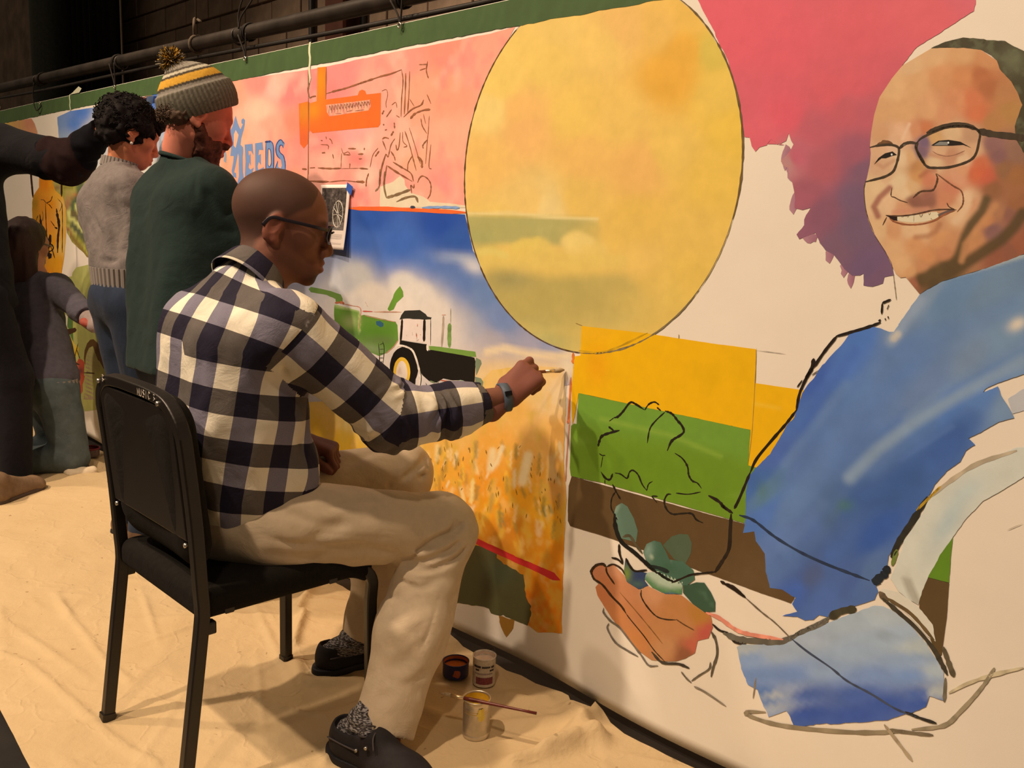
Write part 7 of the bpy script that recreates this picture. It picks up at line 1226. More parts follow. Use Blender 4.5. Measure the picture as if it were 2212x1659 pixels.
Vb, Fb = limbs(A3(gP[0]-.40, -.95, .0), A3(gP[0]+.55, .0, gn[2]+.06), .011, [('c', gP, ch, .11, .12, .05), ('c', gS[-1], gS[1], .055, .055, .05), ('c', ch, gn, .08, .052, .04)]+[('c', gS[s], gE[s], .045, .038) for s in (-1, 1)]+[('c', gE[s], gW[s], .037, .027) for s in (-1, 1)]+[('c', gH[s], gK[s], .08, .052, .04) for s in (-1, 1)]+[('c', gK[s], gA[s], .052, .036) for s in (-1, 1)])
hp = []
for s in (-1, 1):
    f = Field(gW[s]-.14, gW[s]+.16, .005); add_hand(f, gW[s], A3(.05, .4, -.8), A3(s*.9, .2, .1), .95, side=-s, curl=(.45, .5, .55, .6)); V, Fq = f.mesh(); hp.append((V, Fq, np.tile(col(206, 120, 88), (len(V), 1))))
V, Fq, C = join([(Vb, Fb, np.tile(col(210, 125, 92), (len(Vb), 1))), (Vh, Fh, Ch)]+hp)
mesh_obj('body', V, Fq, M_SKIN, gm, True, C)
hem = A3(gP[0]-.015, -.50, .765)
pr = [('c', hem+A3(s*.06-.01, 0, 0), ch+A3(s*.075-.01, -.02, .04), .130, .132, .05) for s in (-1, 1)]+[('c', gS[-1]+A3(.03, 0, -.01), gS[1]+A3(-.03, 0, -.01), .080, .080, .06), ('c', gS[-1]+A3(.02, 0, .01), gn+A3(-.035, 0, -.062), .062, .046, .05), ('c', gS[1]+A3(-.02, 0, .01), gn+A3(.035, 0, -.062), .062, .046, .05), ('c', ch+A3(0, 0, .05), gn+A3(0, -.006, -.055), .10, .064, .05)]
for s in (-1, 1): pr += [('c', gS[s]+A3(-s*.01, 0, -.015), gE[s], .078, .066, .05), ('c', gE[s], gW[s]-(gW[s]-gE[s])*.12, .064, .046, .03)]
q = lambda x, y, d: at_depth(x, y, d)
Vs_, Fs_ = limbs(A3(gP[0]-.42, -.95, .74), A3(gP[0]+.56, -.05, gn[2]+.07), .0065, pr, lambda P: .009*noise3(P*A3(1, 1, .30), .065, 31)+.002*noise3(P, .03, 33),
      [(gn+A3(0, .010, -.040), GT(0, -.01, -.07), .062, .085)]+[(gW[s]-nrm(gW[s]-gE[s])*.03, gW[s]+nrm(gW[s]-gE[s])*.2, .07, .07) for s in (-1, 1)],
      [([q(440, 400, 2.72), q(470, 470, 2.72), q(490, 560, 2.72)], .014, .014), ([q(385, 400, 2.70), q(420, 480, 2.68), q(470, 560, 2.68)], .016, .008), ([q(330, 420, 2.68), q(335, 560, 2.66), q(330, 700, 2.66)], .012, -.008), ([q(480, 470, 2.76), q(510, 450, 2.76)], .010, .010), ([q(470, 500, 2.74), q(510, 500, 2.76)], .010, .010), ([q(300, 430, 2.74), q(300, 580, 2.7), q(315, 700, 2.7)], .014, .006), ([q(430, 360, 2.74), q(420, 440, 2.7), q(440, 540, 2.7)], .008, .006)],
      [(hem+A3(0, 0, .0), (0, 0, -1)), (gn+A3(0, 0, -.004), (.12, .25, .96))])
gsh = mesh_obj('long_sleeve_shirt', Vs_, Fs_, M_GREEN, gm, True)
nk = MB(); ax = nrm(A3(.12, .25, .96)); bb2 = basis(ax, (0, 1, 0)); cN = gn+A3(0, .000, -.036)
nk.tube([cN+bb2[:, 0]*.070*math.cos(a)+bb2[:, 2]*.072*math.sin(a)+A3(0, 0, -.020*max(0, math.sin(a))*0) for a in np.linspace(0, 2*math.pi, 40, endpoint=False)], .007, 8, closed=True); nk.build('neck_rib', M_GREEN, gsh, True)
Vj, Fj = limbs(A3(gP[0]-.30, -.80, .05), A3(gP[0]+.30, -.25, .92), .009, [('e', gP+A3(0, 0, .0), (.165, .115, .12))]+[('c', gH[s], gK[s], .098, .072, .04) for s in (-1, 1)]+[('c', gK[s], gA[s]+A3(0, 0, -.04), .072, .066) for s in (-1, 1)], lambda P: .004*noise3(P*A3(1, 1, .6), .06, 41))
mesh_obj('jeans', Vj, Fj, M_JEAN, gm, True)
M_BROWN = simple('brown_leather_shoe', col(92, 62, 40), .55, var=.2, nscale=40); 
for s in (-1, 1): plain_shoe(gA[s]*A3(1, 1, 0)+A3(0, -.07, 0), gA[s]*A3(1, 1, 0)+A3(0, .20, 0), M_BROWN, gm, M_SOLE)
# beard and hair
f = Field(gc-.2, gc+.2, .0045); T = GT
for a, r in (((0, .052, -.098), .034), ((.036, .030, -.075), .026), ((-.036, .030, -.075), .026), ((.060, .004, -.040), .016), ((-.060, .004, -.040), .016), ((0, .070, -.125), .024), ((.030, .070, -.062), .016), ((-.030, .070, -.062), .016)): f.ell(T(*a), A3(r, r, r*1.25)*1.32, .025)
f.cone(T(-.028, .100, -.050), T(.028, .100, -.050), .010, .010, .01); f.warp(lambda P: .0045*noise3(P, .014, 51)+.003*noise3(P, .007, 52)); V, Fq = f.mesh(); mesh_obj('beard', V, Fq, M_BEARD, gm, True)
f = Field(gc-.2, gc+.2, .0045)
for a, r in (((0, -.084, -.008), (.060, .022, .032)), ((.050, -.060, -.020), (.030, .034, .030)), ((-.050, -.060, -.020), (.030, .034, .030)), ((.070, -.016, .030), (.014, .026, .026)), ((-.070, -.016, .030), (.014, .026, .026))): f.ell(T(*a), A3(*r), .015, R=GB)
f.warp(lambda P: .007*noise3(P, .018, 53)+.004*noise3(P, .009, 54)); V, Fq = f.mesh(); hr = mesh_obj('hair', V, Fq, M_HAIRB, gm, True)
CURL_LATER = [(GT(0, -.086, -.016), GB)]
# knit hat
M_KNIT = attr_paint('ribbed_wool_knit', .9, .2, 120, 500, .5, .1)
Rt = np.array([[1, 0, 0], [0, math.cos(.72), math.sin(.72)], [0, -math.sin(.72), math.cos(.72)]]).T
KB = GB@Rt; kc = GT(0, -.012, .048)
f = Field(kc-.17, kc+.20, .0042); f.ell(kc+KB@A3(0, -.004, .006), (.100, .120, .112), .02, R=KB); f.cone(kc+KB@A3(0, -.01, .06), kc+KB@A3(0, -.03, .118), .066, .022, .04)
f.half(kc+KB@A3(0, 0, -.034), -KB[:, 2], .004)
def brim(P):
    L = (P-kc)@KB; a = np.arctan2(L[:, 0], L[:, 1]); m = np.clip((.048-L[:, 2])/.004, 0, 1); return -m*(.006+.0022*np.sin(a*46))-(1-m)*.0008*np.sin(a*60)
f.warp(brim); f.ell(GT(0, -.010, .030), A3(.083, .105, .092), .0, 'cut', R=GB); V, Fq = f.mesh()
L = (V-kc)@KB; zz = L[:, 2]; C = np.tile(col(112, 98, 76), (len(V), 1)); a = np.arctan2(L[:, 0], L[:, 1])
for z0, z1, c in ((.043, .056, (134, 116, 94)), (.056, .064, (70, 58, 44)), (.064, .086, (204, 142, 46)), (.086, .093, (74, 60, 44)), (.093, .101, (190, 166, 128)), (.101, .107, (86, 72, 56)), (.107, .20, (150, 130, 104))): C[(zz >= z0) & (zz < z1)] = col(*c)
m = zz < .043; C[m] *= (.78+.32*(np.sin(a[m]*46) > 0))[:, None]
hat = mesh_obj('knit_hat', V, Fq, M_KNIT, gm, True, C)
pc = kc+KB@A3(0, -.034, .140); V = []; Fq = []; C = []; rs = np.random.default_rng(9)
for k in range(1000):
    d = nrm(rs.normal(size=3)); t = nrm(np.cross(d, rs.normal(size=3))); u = np.cross(d, t); l = rs.uniform(.030, .038); bend = rs.normal(0, .006, 3); o = len(V)
    for (r, w) in ((.006, .0022), (l*.6, .0022), (l, .0012)):
        for j in range(3): a = j*2.094; V.append(pc+d*r+bend*(r/.04)**2+(t*math.cos(a)+u*math.sin(a))*w)
    for i in (0, 1):
        for j in range(3): Fq.append((o+i*3+j, o+i*3+(j+1) % 3, o+(i+1)*3+(j+1) % 3, o+(i+1)*3+j))
    Fq.append((o+6, o+7, o+8)); cc2 = col(*[(206, 146, 48), (96, 72, 40), (60, 46, 32), (176, 150, 116)][rs.choice(4, p=[.42, .25, .2, .13])]); C += [cc2]*9
pp = mesh_obj('pompom', V, Fq, M_KNIT, hat, False, np.array(C)); tag(pp, kind='stuff')
pt_ = kc+KB@A3(-.02, -.104, .012); mesh_obj('hat_tag', [pt_+KB@A3(*p) for p in ((-.010, -.006, -.012), (.010, -.006, -.012), (.010, -.006, .012), (-.010, -.006, .012))], [(0, 1, 2, 3)], simple('red_woven_tag', col(140, 60, 40), .7), hat)
# ---------------- woman with dark curls in the grey sweater
M_GREYW = cloth_mat('grey_marl_wool', col(116, 98, 84), .14, 60, 700, .95, .35)
gw = empty('person', (-3.42, -.42, 0)); tag(gw, 'standing woman with short dark curls, grey ribbed sweater and jeans beside the hatted man', 'person')
wc = at_depth(283, 292, 3.36); wf = nrm(A3(.10, .94, -.36)); wn = at_depth(262, 352, 3.36)
Vh, Fh, Ch, WT, WB = head_mesh(wc, wf, .95, col(206, 122, 78), wn, .046, .0045)
wS = {s: wn+A3(s*.155-.03, -.02*s, -.095) for s in (-1, 1)}; wE = {1: wS[1]+A3(.04, .08, -.26), -1: wS[-1]+A3(-.03, .06, -.27)}; wW = {1: wE[1]+A3(-.02, .09, -.19), -1: wE[-1]+A3(.04, .10, -.19)}
wP = at_depth(284, 690, 3.34); wP = A3(wP[0]-.02, wP[1], .955); ch = wn+A3(-.02, -.02, -.20)
wH = {s: wP+A3(s*.085, 0, -.05) for s in (-1, 1)}; wK = {s: wP+A3(s*.075, .03, -.46) for s in (-1, 1)}; wA = {s: A3(wP[0]+s*.08, wP[1]-.01, .09) for s in (-1, 1)}
Vb, Fb = limbs(A3(wP[0]-.4, wP[1]-.3, .0), A3(wP[0]+.45, wP[1]+.45, wn[2]+.06), .012, [('c', wP, ch, .10, .105, .05), ('c', wS[-1], wS[1], .048, .048, .05), ('c', ch, wn, .07, .045, .04)]+[('c', wS[s], wE[s], .040, .034) for s in (-1, 1)]+[('c', wE[s], wW[s], .033, .024) for s in (-1, 1)]+[('c', wH[s], wK[s], .08, .05, .04) for s in (-1, 1)]+[('c', wK[s], wA[s], .05, .034) for s in (-1, 1)])
hp = []
for s in (-1, 1):
    f = Field(wW[s]-.13, wW[s]+.15, .0055); add_hand(f, wW[s], A3(.0, .3, -.9), A3(s*.9, .2, .1), .88, side=-s, curl=(.5, .55, .6, .6)); V, Fq = f.mesh(); hp.append((V, Fq, np.tile(col(200, 118, 78), (len(V), 1))))
V, Fq, C = join([(Vb, Fb, np.tile(col(200, 118, 78), (len(Vb), 1))), (Vh, Fh, Ch)]+hp); mesh_obj('body', V, Fq, M_SKIN, gw, True, C)
pr = [('c', wP+A3(s*.045, 0, .09), ch+A3(s*.05, 0, .05), .108, .115, .05) for s in (-1, 1)]+[('c', wS[-1]+A3(.03, 0, -.02), wS[1]+A3(-.03, 0, -.02), .075, .075, .06), ('c', ch+A3(0, 0, .06), wn+A3(0, 0, -.01), .09, .060, .05)]
for s in (-1, 1): pr += [('c', wS[s], wE[s], .072, .066, .05), ('c', wE[s], wW[s]-(wW[s]-wE[s])*.15, .062, .042, .03)]
Vs_, Fs_ = limbs(A3(wP[0]-.42, wP[1]-.32, .98), A3(wP[0]+.46, wP[1]+.42, wn[2]+.07), .0075, pr, lambda P: .010*noise3(P*A3(1, 1, .7), .06, 61)+.003*noise3(P, .03, 63), [(wn+A3(0, .005, -.02), WT(0, 0, -.09), .053, .065)]+[(wW[s]-nrm(wW[s]-wE[s])*.035, wW[s]+nrm(wW[s]-wE[s])*.2, .07, .07) for s in (-1, 1)],
     [([q(215, 420, 3.2), q(240, 480, 3.2), q(255, 560, 3.2)], .014, .014), ([q(240, 400, 3.2), q(255, 450, 3.2), q(262, 520, 3.2)], .012, .012), ([q(205, 470, 3.25), q(225, 520, 3.2), q(260, 560, 3.2)], .012, .010), ([q(212, 560, 3.2), q(240, 565, 3.2), q(268, 560, 3.2)], .010, .012)], [(wP+A3(0, 0, .075), (0, 0, -1))])
swt = mesh_obj('sweater', Vs_, Fs_, M_GREYW, gw, True)
M_RIB, nt, b_ = new_mat('grey_rib_knit'); b_.inputs['Roughness'].default_value = .95; a_ = node(nt, 'ShaderNodeAttribute', attribute_name='Col'); nt.links.new(a_.outputs['Color'], b_.inputs['Base Color'])
def rib_band(name, c, ax, rx, ry, h, n, par, flare=0.):
    bs_ = basis(ax, (0, 1, .01)); V = []; C = []; k = n*4
    for j in range(2):
        for i in range(k):
            a = 2*math.pi*i/k; rr = 1+(.022 if (i//2) % 2 else -.012); V.append(c+bs_[:, 0]*rx*rr*math.cos(a)*(1+flare*j)+bs_[:, 2]*ry*rr*math.sin(a)*(1+flare*j)+np.asarray(nrm(ax))*h*(j-.5)); C.append(col(136, 116, 98)*(1. if (i//2) % 2 else .6))
    o = mesh_obj(name, V, [(i, (i+1) % k, k+(i+1) % k, k+i) for i in range(k)], M_RIB, par, False, np.array(C)); o.modifiers.new('t', 'SOLIDIFY').thickness = .004; return o
rib_band('hem_rib', wP+A3(0, 0, .052), Up, .158, .112, .075, 46, swt, .05); rib_band('neck_rib', wn+A3(-.004, -.004, -.006), nrm(A3(.06, .22, 1)), .062, .062, .034, 30, swt)
Vj, Fj = limbs(A3(wP[0]-.28, wP[1]-.28, .04), A3(wP[0]+.28, wP[1]+.28, 1.08), .009, [('e', wP+A3(0, -.01, -.02), (.155, .118, .12))]+[('c', wH[s]+A3(0, -.01, 0), wK[s], .098, .066, .04) for s in (-1, 1)]+[('c', wK[s], wA[s]+A3(0, 0, -.02), .062, .050) for s in (-1, 1)], lambda P: .003*noise3(P, .05, 71), creases=[([q(212, 640, 3.24), q(245, 645, 3.22)], .005, .004), ([q(245, 645, 3.22), q(246, 700, 3.2)], .005, .004), ([q(215, 730, 3.2), q(260, 740, 3.2)], .008, .006)])
jo = mesh_obj('jeans', Vj, Fj, M_JEAN, gw, True)
for s in (-1, 1): plain_shoe(wA[s]*A3(1, 1, 0)+A3(0, -.06, 0), wA[s]*A3(1, 1, 0)+A3(0, .18, 0), M_BROWN, gw, M_SOLE)
def curls(c, B, ell_, n, mat, par, seed, lo=-.4, front=.75, r=.0032, s=1.):
    rs = np.random.default_rng(seed); V = []; Fq = []
    for k in range(n):
        d = rs.normal(size=3); d /= np.linalg.norm(d)
        if d[2] < lo or d[1] > front: continue
        p = np.asarray(c)+B@(d*np.asarray(ell_)); nn = nrm(B@(d/np.asarray(ell_))); t = nrm(np.cross(nn, rs.normal(size=3))); w = np.cross(nn, t); R = rs.uniform(.006, .013)*s; ph = rs.uniform(0, 6)
        pts = [p+nn*(.004*s*math.sin(a*1.3)+.006*s*i/9)+t*R*math.cos(a+ph)+w*R*math.sin(a+ph)+w*.0016*i for i, a in enumerate(np.linspace(0, 6.5, 10))]
        m = MB(); m.tube(pts, r, 4, caps=False); o = len(V); V += m.v; Fq += [[i+o for i in f_] for f_ in m.f]
    return tag(mesh_obj('curls', V, Fq, mat, par, True), kind='stuff')
f = Field(wc-.2, wc+.2, .0050); f.ell(WT(0, -.030, .040), A3(.094, .112, .100), .02, R=WB); f.ell(WT(0, -.075, -.02), A3(.065, .045, .050), .03, R=WB); f.ell(WT(0, .075, .080), A3(.060, .035, .030), .03, R=WB)
for s in (-1, 1): f.ell(WT(s*.066, .028, .030), A3(.022, .030, .034), .02, R=WB); f.ell(WT(s*.082, -.012, -.006), A3(.014, .024, .034), .01, 'cut', R=WB)
f.warp(lambda P: .010*noise3(P, .022, 81)+.005*noise3(P, .011, 82)); f.ell(WT(0, .05, -.02), A3(.056, .06, .075), .01, 'cut', R=WB)
curls(CURL_LATER[0][0], GB, (.062, .026, .036), 260, M_HAIRB, hr, 8, -.9, .3, .0014, .6)
V, Fq = f.mesh(); hw = mesh_obj('hair', V, Fq, M_HAIRK, gw, True); curls(WT(0, -.030, .042), WB, (.0925, .111, .099), 520, M_HAIRK, hw, 3, -.35, .9, .0017, .75)
b = MB(); b.lathe([(.0005, -.006), (.005, -.003), (.006, 0), (.005, .003), (.0005, .006)], WT(.083, -.008, -.042), 10); b.build('earring', simple('pearl', (.8, .75, .68), .2), gw, True)
# ---------------- person in navy with the arm stretched to the sky
M_NAVY = cloth_mat('navy_fleece', col(13, 11, 13), .2, 20, 700, .95, .3); M_NPANT = cloth_mat('charcoal_navy_trousers', col(18, 14, 17), .2, 20, 900, .9, .25); M_SLV = attr_paint('fleece_sleeve_with_maroon_patch', .95, .2, 40, 500, .4, .1)
nv = empty('person', (-4.62, -.55, 0)); tag(nv, 'standing person in dark navy at the left edge, arm stretched up to paint the sky', 'person')
nhand = on_wall(286, 225, -.14); nS = at_depth(6, 318, 3.98); nEl = at_depth(150, 352, 3.92); nW = nhand+A3(-.055, -.045, -.055)
nn_ = nS+A3(-.15, -.13, .05); nP = A3(-4.50, -.62, .90); nSl = nn_+A3(-.16, -.10, -.06); nEl2 = nSl+A3(-.03, .05, -.28); nWl = nEl2+A3(.02, .16, -.18)
nc = nn_+A3(.01, .04, .15); Vh, Fh, Ch, NT, NB = head_mesh(nc, nrm(A3(.35, .92, .1)), 1., col(196, 120, 84), nn_, .054, .006)
nH = {s: nP+A3(s*.09, 0, -.05) for s in (-1, 1)}; nK = {1: A3(-4.40, -.53, .50), -1: A3(-4.60, -.76, .50)}; nA = {1: A3(-4.38, -.55, .09), -1: A3(-4.62, -.82, .09)}
Vb, Fb = limbs(A3(-5.1, -.95, .0), A3(-3.9, .0, nn_[2]+.08), .013, [('c', nP, nn_+A3(0, 0, -.22), .11, .12, .05), ('c', nSl, nS, .055, .055, .05), ('c', nn_+A3(0, 0, -.2), nn_, .08, .05, .04), ('c', nS, nEl, .045, .038), ('c', nEl, nW, .036, .027), ('c', nSl, nEl2, .045, .038), ('c', nEl2, nWl, .036, .027)]+[('c', nH[s], nK[s], .08, .05, .04) for s in (-1, 1)]+[('c', nK[s], nA[s], .05, .036) for s in (-1, 1)])
f = Field(nW-.14, nW+.18, .005); ntips = add_hand(f, nW, nrm(nhand-nW+A3(.06, .02, -.01)), A3(.1, -.5, .8), .95, side=-1, curl=(.5, .6, .7, .8), thumb=((.3, .8), .7)); V1, F1 = f.mesh()
f = Field(nWl-.14, nWl+.16, .006); add_hand(f, nWl, A3(.05, .3, -.95), A3(-.9, 0, 0), .95, side=1, curl=(.3, .35, .4, .4)); V2, F2 = f.mesh()
V, Fq, C = join([(Vb, Fb, np.tile(col(196, 120, 84), (len(Vb), 1))), (Vh, Fh, Ch), (V1, F1, np.tile(col(190, 106, 70), (len(V1), 1))), (V2, F2, np.tile(col(190, 112, 76), (len(V2), 1)))]); mesh_obj('body', V, Fq, M_SKIN, nv, True, C)
chn = nn_+A3(0, 0, -.20); pr = [('c', nP+A3(s*.06, 0, -.06), chn+A3(s*.06, 0, .05), .135, .138, .05) for s in (-1, 1)]+[('c', nSl+A3(.03, 0, -.02), nS+A3(-.03, 0, -.02), .09, .09, .06), ('c', chn+A3(0, 0, .05), nn_+A3(0, 0, -.02), .10, .068, .05), ('c', nS, nEl, .098, .088, .05), ('c', nSl, nEl2, .08, .07, .05), ('c', nEl2, nWl, .066, .05)]
Vs_, Fs_ = limbs(A3(-5.15, -1.0, .80), A3(-3.95, .0, nn_[2]+.08), .010, pr, lambda P: .007*noise3(P, .07, 91), [(nn_, NT(0, 0, -.09), .062, .075)], halves=[(nP+A3(0, 0, -.09), (0, 0, -1))])
nsh = mesh_obj('sweatshirt', Vs_, Fs_, M_NAVY, nv, True)
f = Field(nEl-.28, nW+A3(.2, .2, .2), .0075); f.cone(nEl+(nS-nEl)*.25, nEl, .095, .090, .03); f.cone(nEl, nW+(nEl-nW)*.14, .088, .048, .03); f.warp(lambda P: .0045*np.sin(poly_t(P, [nS, nEl, nW])[1]*75+2.5*noise3(P, .05, 94))*np.clip(noise3(P, .08, 96)+.7, 0, 1)+.005*noise3(P, .04, 93)); f.cone(nW+(nEl-nW)*.1, nW+(nW-nEl)*.4, .08, .08, .003, 'cut')
V, Fq = f.mesh(); _ar = (V-nEl)@nrm(nW-nS); C = np.tile(col(13, 11, 13), (len(V), 1)); C[(_ar > -.075) & (_ar < .095)] = col(36, 19, 16)
mesh_obj('sleeve', V, Fq, M_SLV, nsh, True, C)
Vj, Fj = limbs(A3(-5.0, -.9, .03), A3(-4.2, -.25, 1.0), .010, [('e', nP+A3(0, 0, -.02), (.17, .125, .13))]+[('c', nH[s], nK[s], .105, .085, .04) for s in (-1, 1)]+[('c', nK[s], nA[s]+A3(0, 0, -.05), .084, .078) for s in (-1, 1)], lambda P: .006*noise3(P*A3(1, 1, .5), .06, 95)); mesh_obj('trousers', Vj, Fj, M_NPANT, nv, True)
M_TAN = simple('tan_suede_shoe', col(120, 86, 56), .7, var=.2, nscale=40); h_ = on_floor(-25, 1098); t_ = on_floor(102, 1050)
plain_shoe(h_, t_, M_TAN, nv, simple('brown_sole', col(70, 46, 32), .6), .10); plain_shoe(nA[-1]*A3(1, 1, 0)+A3(0, -.07, 0), nA[-1]*A3(1, 1, 0)+A3(.1, .19, 0), M_TAN, nv, M_SOLE)
f = Field(nc-.2, nc+.2, .006); f.ell(NT(0, -.02, .045), A3(.088, .108, .095), .02, R=NB); f.warp(lambda P: .005*noise3(P, .02, 97)); f.ell(NT(0, .07, -.02), A3(.06, .06, .075), .01, 'cut', R=NB); V, Fq = f.mesh(); mesh_obj('hair', V, Fq, M_HAIRK, nv, True)
# flat brush in that hand
tp = on_wall(344, 214, -.006); hb = nhand+A3(.02, .0, .012); e = empty('flat_brush', tuple(tp)); tag(e, 'flat brush with brass ferrule raised to the blue sky above the dark curls', 'brush'); d_ = nrm(tp-hb); sd2 = nrm(np.cross(d_, A3(0, -1, 0))); L_ = np.linalg.norm(tp-hb)
def flat_piece(name, t0, t1, w0, w1, th, mat):
    V = []; up2 = np.cross(sd2, d_)
    for t, w in ((t0, w0), (t1, w1)):
        p = tp-d_*t
        for a, b_2 in ((-1, -1), (1, -1), (1, 1), (-1, 1)): V.append(p+sd2*w*a+up2*th*b_2)
    mesh_obj(name, V, [(0, 1, 2, 3), (7, 6, 5, 4), (0, 4, 5, 1), (1, 5, 6, 2), (2, 6, 7, 3), (3, 7, 4, 0)], mat, e)
flat_piece('bristles', 0, .045, .012, .017, .003, simple('blue_loaded_bristles', col(96, 116, 140), .7, var=.3, nscale=200)); flat_piece('ferrule', .044, .085, .0175, .0175, .005, M_FERR); flat_piece('handle', .084, L_+.05, .012, .005, .005, M_WOODR)
# ---------------- kneeling woman
M_GREYT = cloth_mat('dark_grey_jersey', col(86, 74, 73), .15, 40, 800, .95, .3); M_BHAIR = simple('long_auburn_hair', col(58, 32, 26), .6, var=.3, nscale=60, bstr=.5, bscale=200, stretch=(6, 6, 1))
kw = empty('person', (-4.62, -.34, 0)); tag(kw, 'kneeling woman with long auburn hair in a dark grey top, painting low on the canvas', 'person')
kd = 4.42; kcn = at_depth(60, 530, kd); kf = nrm(A3(-.45, .88, -.15)); kn = at_depth(78, 592, kd+.02)
Vh, Fh, Ch, KT, KBb = head_mesh(kcn, kf, .98, col(200, 126, 92), kn, .046, .006)
kS = {1: at_depth(124, 622, 4.40), -1: at_depth(34, 622, 4.46)}; kE = {1: at_depth(176, 672, 4.22), -1: at_depth(30, 700, 4.50)}; kW = {1: at_depth(205, 703, 4.11), -1: at_depth(75, 735, 4.62)}
kP = at_depth(106, 818, 4.33); kH = {s: kP+A3(s*.085, .0, -.04) for s in (-1, 1)}; kK = {s: A3(kP[0]+s*.085+.045, kP[1]+.045, .078) for s in (-1, 1)}; kA = {s: A3(kP[0]+s*.08-.07, kP[1]-.27, .07) for s in (-1, 1)}
ch = kn+A3(-.01, -.02, -.18)
Vb, Fb = limbs(kP+A3(-.5, -.5, -.6), kP+A3(.6, .6, .75), .013, [('c', kP, ch, .10, .10, .05), ('c', kS[-1], kS[1], .045, .045, .05), ('c', ch, kn, .07, .044, .04)]+[('c', kS[s], kE[s], .040, .034) for s in (-1, 1)]+[('c', kE[s], kW[s], .033, .025) for s in (-1, 1)]+[('c', kH[s], kK[s], .075, .05, .04) for s in (-1, 1)]+[('c', kK[s], kA[s], .05, .034) for s in (-1, 1)])
hp = []
for s, cc3 in ((1, (170, 78, 58)), (-1, (180, 100, 72))):
    f = Field(kW[s]-.14, kW[s]+.15, .0055); kt = add_hand(f, kW[s], A3(.55, .75, -.30), A3(.1, -.2, .95), .90, side=-s, curl=(.6, .65, .7, .75), thumb=((.3, .7), .6)); V, Fq = f.mesh(); hp.append((V, Fq, np.tile(col(*cc3), (len(V), 1))))
V, Fq, C = join([(Vb, Fb, np.tile(col(196, 124, 90), (len(Vb), 1))), (Vh, Fh, Ch)]+hp); mesh_obj('body', V, Fq, M_SKIN, kw, True, C)
pr = [('c', kP+A3(s*.05, 0, .0), ch+A3(s*.05, 0, .04), .118, .112, .05) for s in (-1, 1)]+[('c', kS[-1]+A3(.02, 0, -.02), kS[1]+A3(-.02, 0, -.02), .072, .072, .06), ('c', ch+A3(0, 0, .05), kn+A3(0, 0, -.02), .085, .058, .05)]
for s in (-1, 1): pr += [('c', kS[s], kE[s], .066, .054, .05), ('c', kE[s], kW[s]-(kW[s]-kE[s])*(.30 if s > 0 else .15), .053, .044, .03)]
Vs_, Fs_ = limbs(kP+A3(-.5, -.45, -.05), kP+A3(.6, .55, .75), .0085, pr, lambda P: .005*noise3(P, .06, 101)+.002*noise3(P, .03, 102), [(kn, KT(0, 0, -.09), .052, .062), (kW[1]-(kW[1]-kE[1])*.28, kW[1]+(kW[1]-kE[1]), .07, .07)], halves=[(kP+A3(0, 0, -.005), (0, 0, -1))])
ktop = mesh_obj('grey_top', Vs_, Fs_, M_GREYT, kw, True); rib_band('pale_hem', kP+A3(0, 0, .0), Up, .172, .122, .022, 30, ktop)
M_CUFF = cloth_mat('pale_grey_cuff', col(150, 122, 104), .1, 60, 600); Vc, Fc2 = limbs(kW[1]-.15, kW[1]+.12, .007, [('c', kE[1]+(kW[1]-kE[1])*.6, kE[1]+(kW[1]-kE[1])*1.0, .044, .036)]); mesh_obj('cuff', Vc, Fc2, M_CUFF, ktop, True)
Vj, Fj = limbs(kP+A3(-.42, -.5, -.62), kP+A3(.5, .42, .12), .0095, [('e', kP+A3(0, -.02, -.03), (.165, .125, .12))]+[('c', kH[s], kK[s], .105, .078, .04) for s in (-1, 1)]+[('c', kK[s], kA[s], .074, .058) for s in (-1, 1)], lambda P: .005*noise3(P, .05, 103), halves=[(A3(0, 0, .004), (0, 0, -1))]); mesh_obj('jeans', Vj, Fj, M_JEAN2, kw, True)
M_RUST = simple('rust_brown_boot', col(84, 44, 28), .6, var=.2, nscale=30)
for s in (-1, 1):
    f = Field(kA[s]-.15, kA[s]+A3(.14, .14, .14), .007); f.cone(kA[s]+A3(0, .04, 0), kA[s]+A3(0, -.03, -.005), .046, .046, .02); f.cone(kA[s]+A3(0, -.03, 0), kA[s]+A3(.0, -.07, -.035), .042, .034, .02); f.half(A3(0, 0, .006), (0, 0, -1)); V, Fq = f.mesh(); mesh_obj('boot', V, Fq, M_RUST, kw, True)
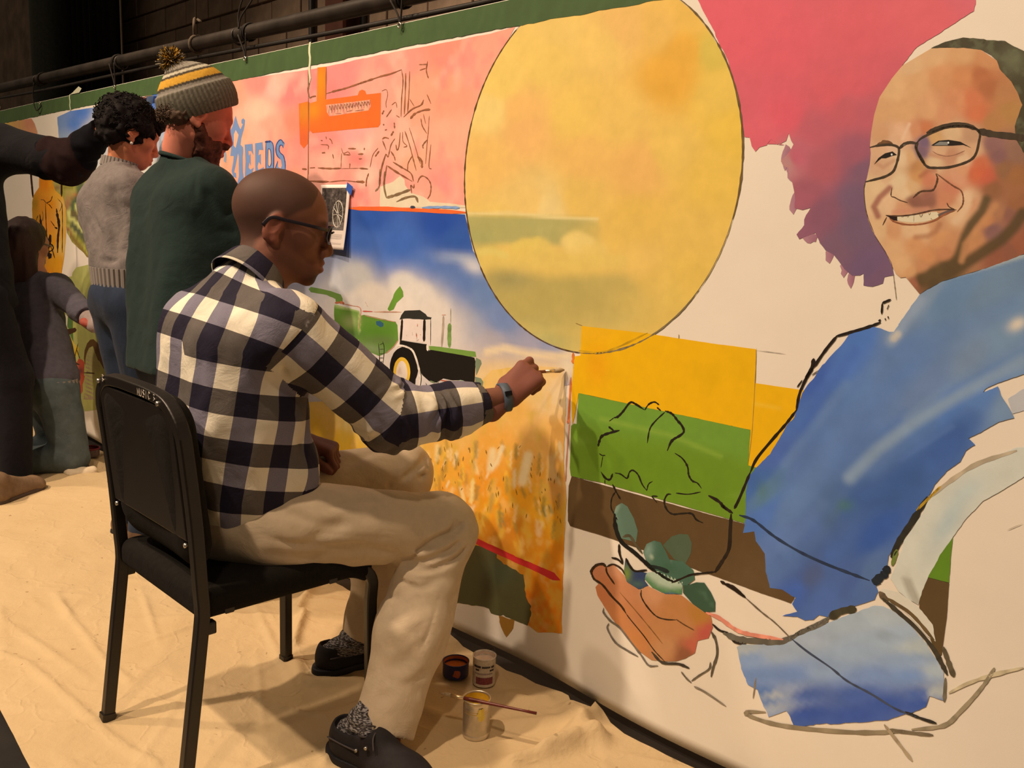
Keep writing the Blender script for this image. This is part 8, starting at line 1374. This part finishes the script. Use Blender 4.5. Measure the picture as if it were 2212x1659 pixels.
f = Field(kcn-.24, kcn+A3(.2, .2, .2), .0065); f.ell(KT(0, -.024, .045), A3(.086, .106, .092), .02, R=KBb); f.cone(KT(0, -.07, .02), kn+A3(-.03, -.075, -.06), .070, .062, .03); f.cone(KT(.05, -.03, .0), kn+A3(.03, -.05, -.05), .040, .036, .03); f.cone(KT(-.05, -.03, .0), kn+A3(-.07, -.04, -.05), .040, .036, .03)
f.warp(lambda P: .005*noise3(P*A3(1, 1, .25), .018, 105)); f.ell(KT(0, .075, -.02), A3(.058, .06, .078), .01, 'cut', R=KBb); V, Fq = f.mesh(); mesh_obj('hair', V, Fq, M_BHAIR, kw, True)
b = MB()
for sg in (-1, 1): b.tube([KT(sg*(.033+.024*math.cos(a)), .104, .005+.019*math.sin(a)) for a in np.linspace(0, 2*math.pi, 18, endpoint=False)], .003, 5, closed=True)
b.tube([KT(-.009, .106, .01), KT(.009, .106, .01)], .003, 5); kg = b.build('eyeglasses', M_GLS, kw, True)
for sg in (-1, 1): b = MB(); b.tube([KT(sg*.057, .1, .012), KT(sg*.080, .02, .014), KT(sg*.084, -.02, .010)], .003, 5); b.build('temple_arm', M_GLS, kg, True)
bt_ = on_wall(262, 812, -.004); brush('paint_brush', on_wall(238, 742, -.004), kW[1]+A3(.02, .02, .0), 'brush in the kneeling woman\'s hand', 1.2)
# rag on the cloth beside her
f = Field(on_floor(140, 1012)-.35, on_floor(140, 1012)+.35, .009); c0 = on_floor(140, 1010)
for k in range(9): a = k*.75; f.cone(c0+A3(-.22+.05*k, .03*math.sin(a*2), .012), c0+A3(-.17+.05*k, .05*math.cos(a), .03+.012*math.sin(a)), .028, .024, .03)
f.warp(lambda P: .010*noise3(P, .035, 111)); f.half(A3(0, 0, .008), (0, 0, -1)); V, Fq = f.mesh(); tag(mesh_obj('rag', V, Fq, cloth_mat('stained_white_rag', col(214, 178, 134), .12, 14, 700), None, True, origin=tuple(c0*A3(1, 1, 0))), 'crumpled pale rag on the drop cloth behind the brown shoe', 'rag')
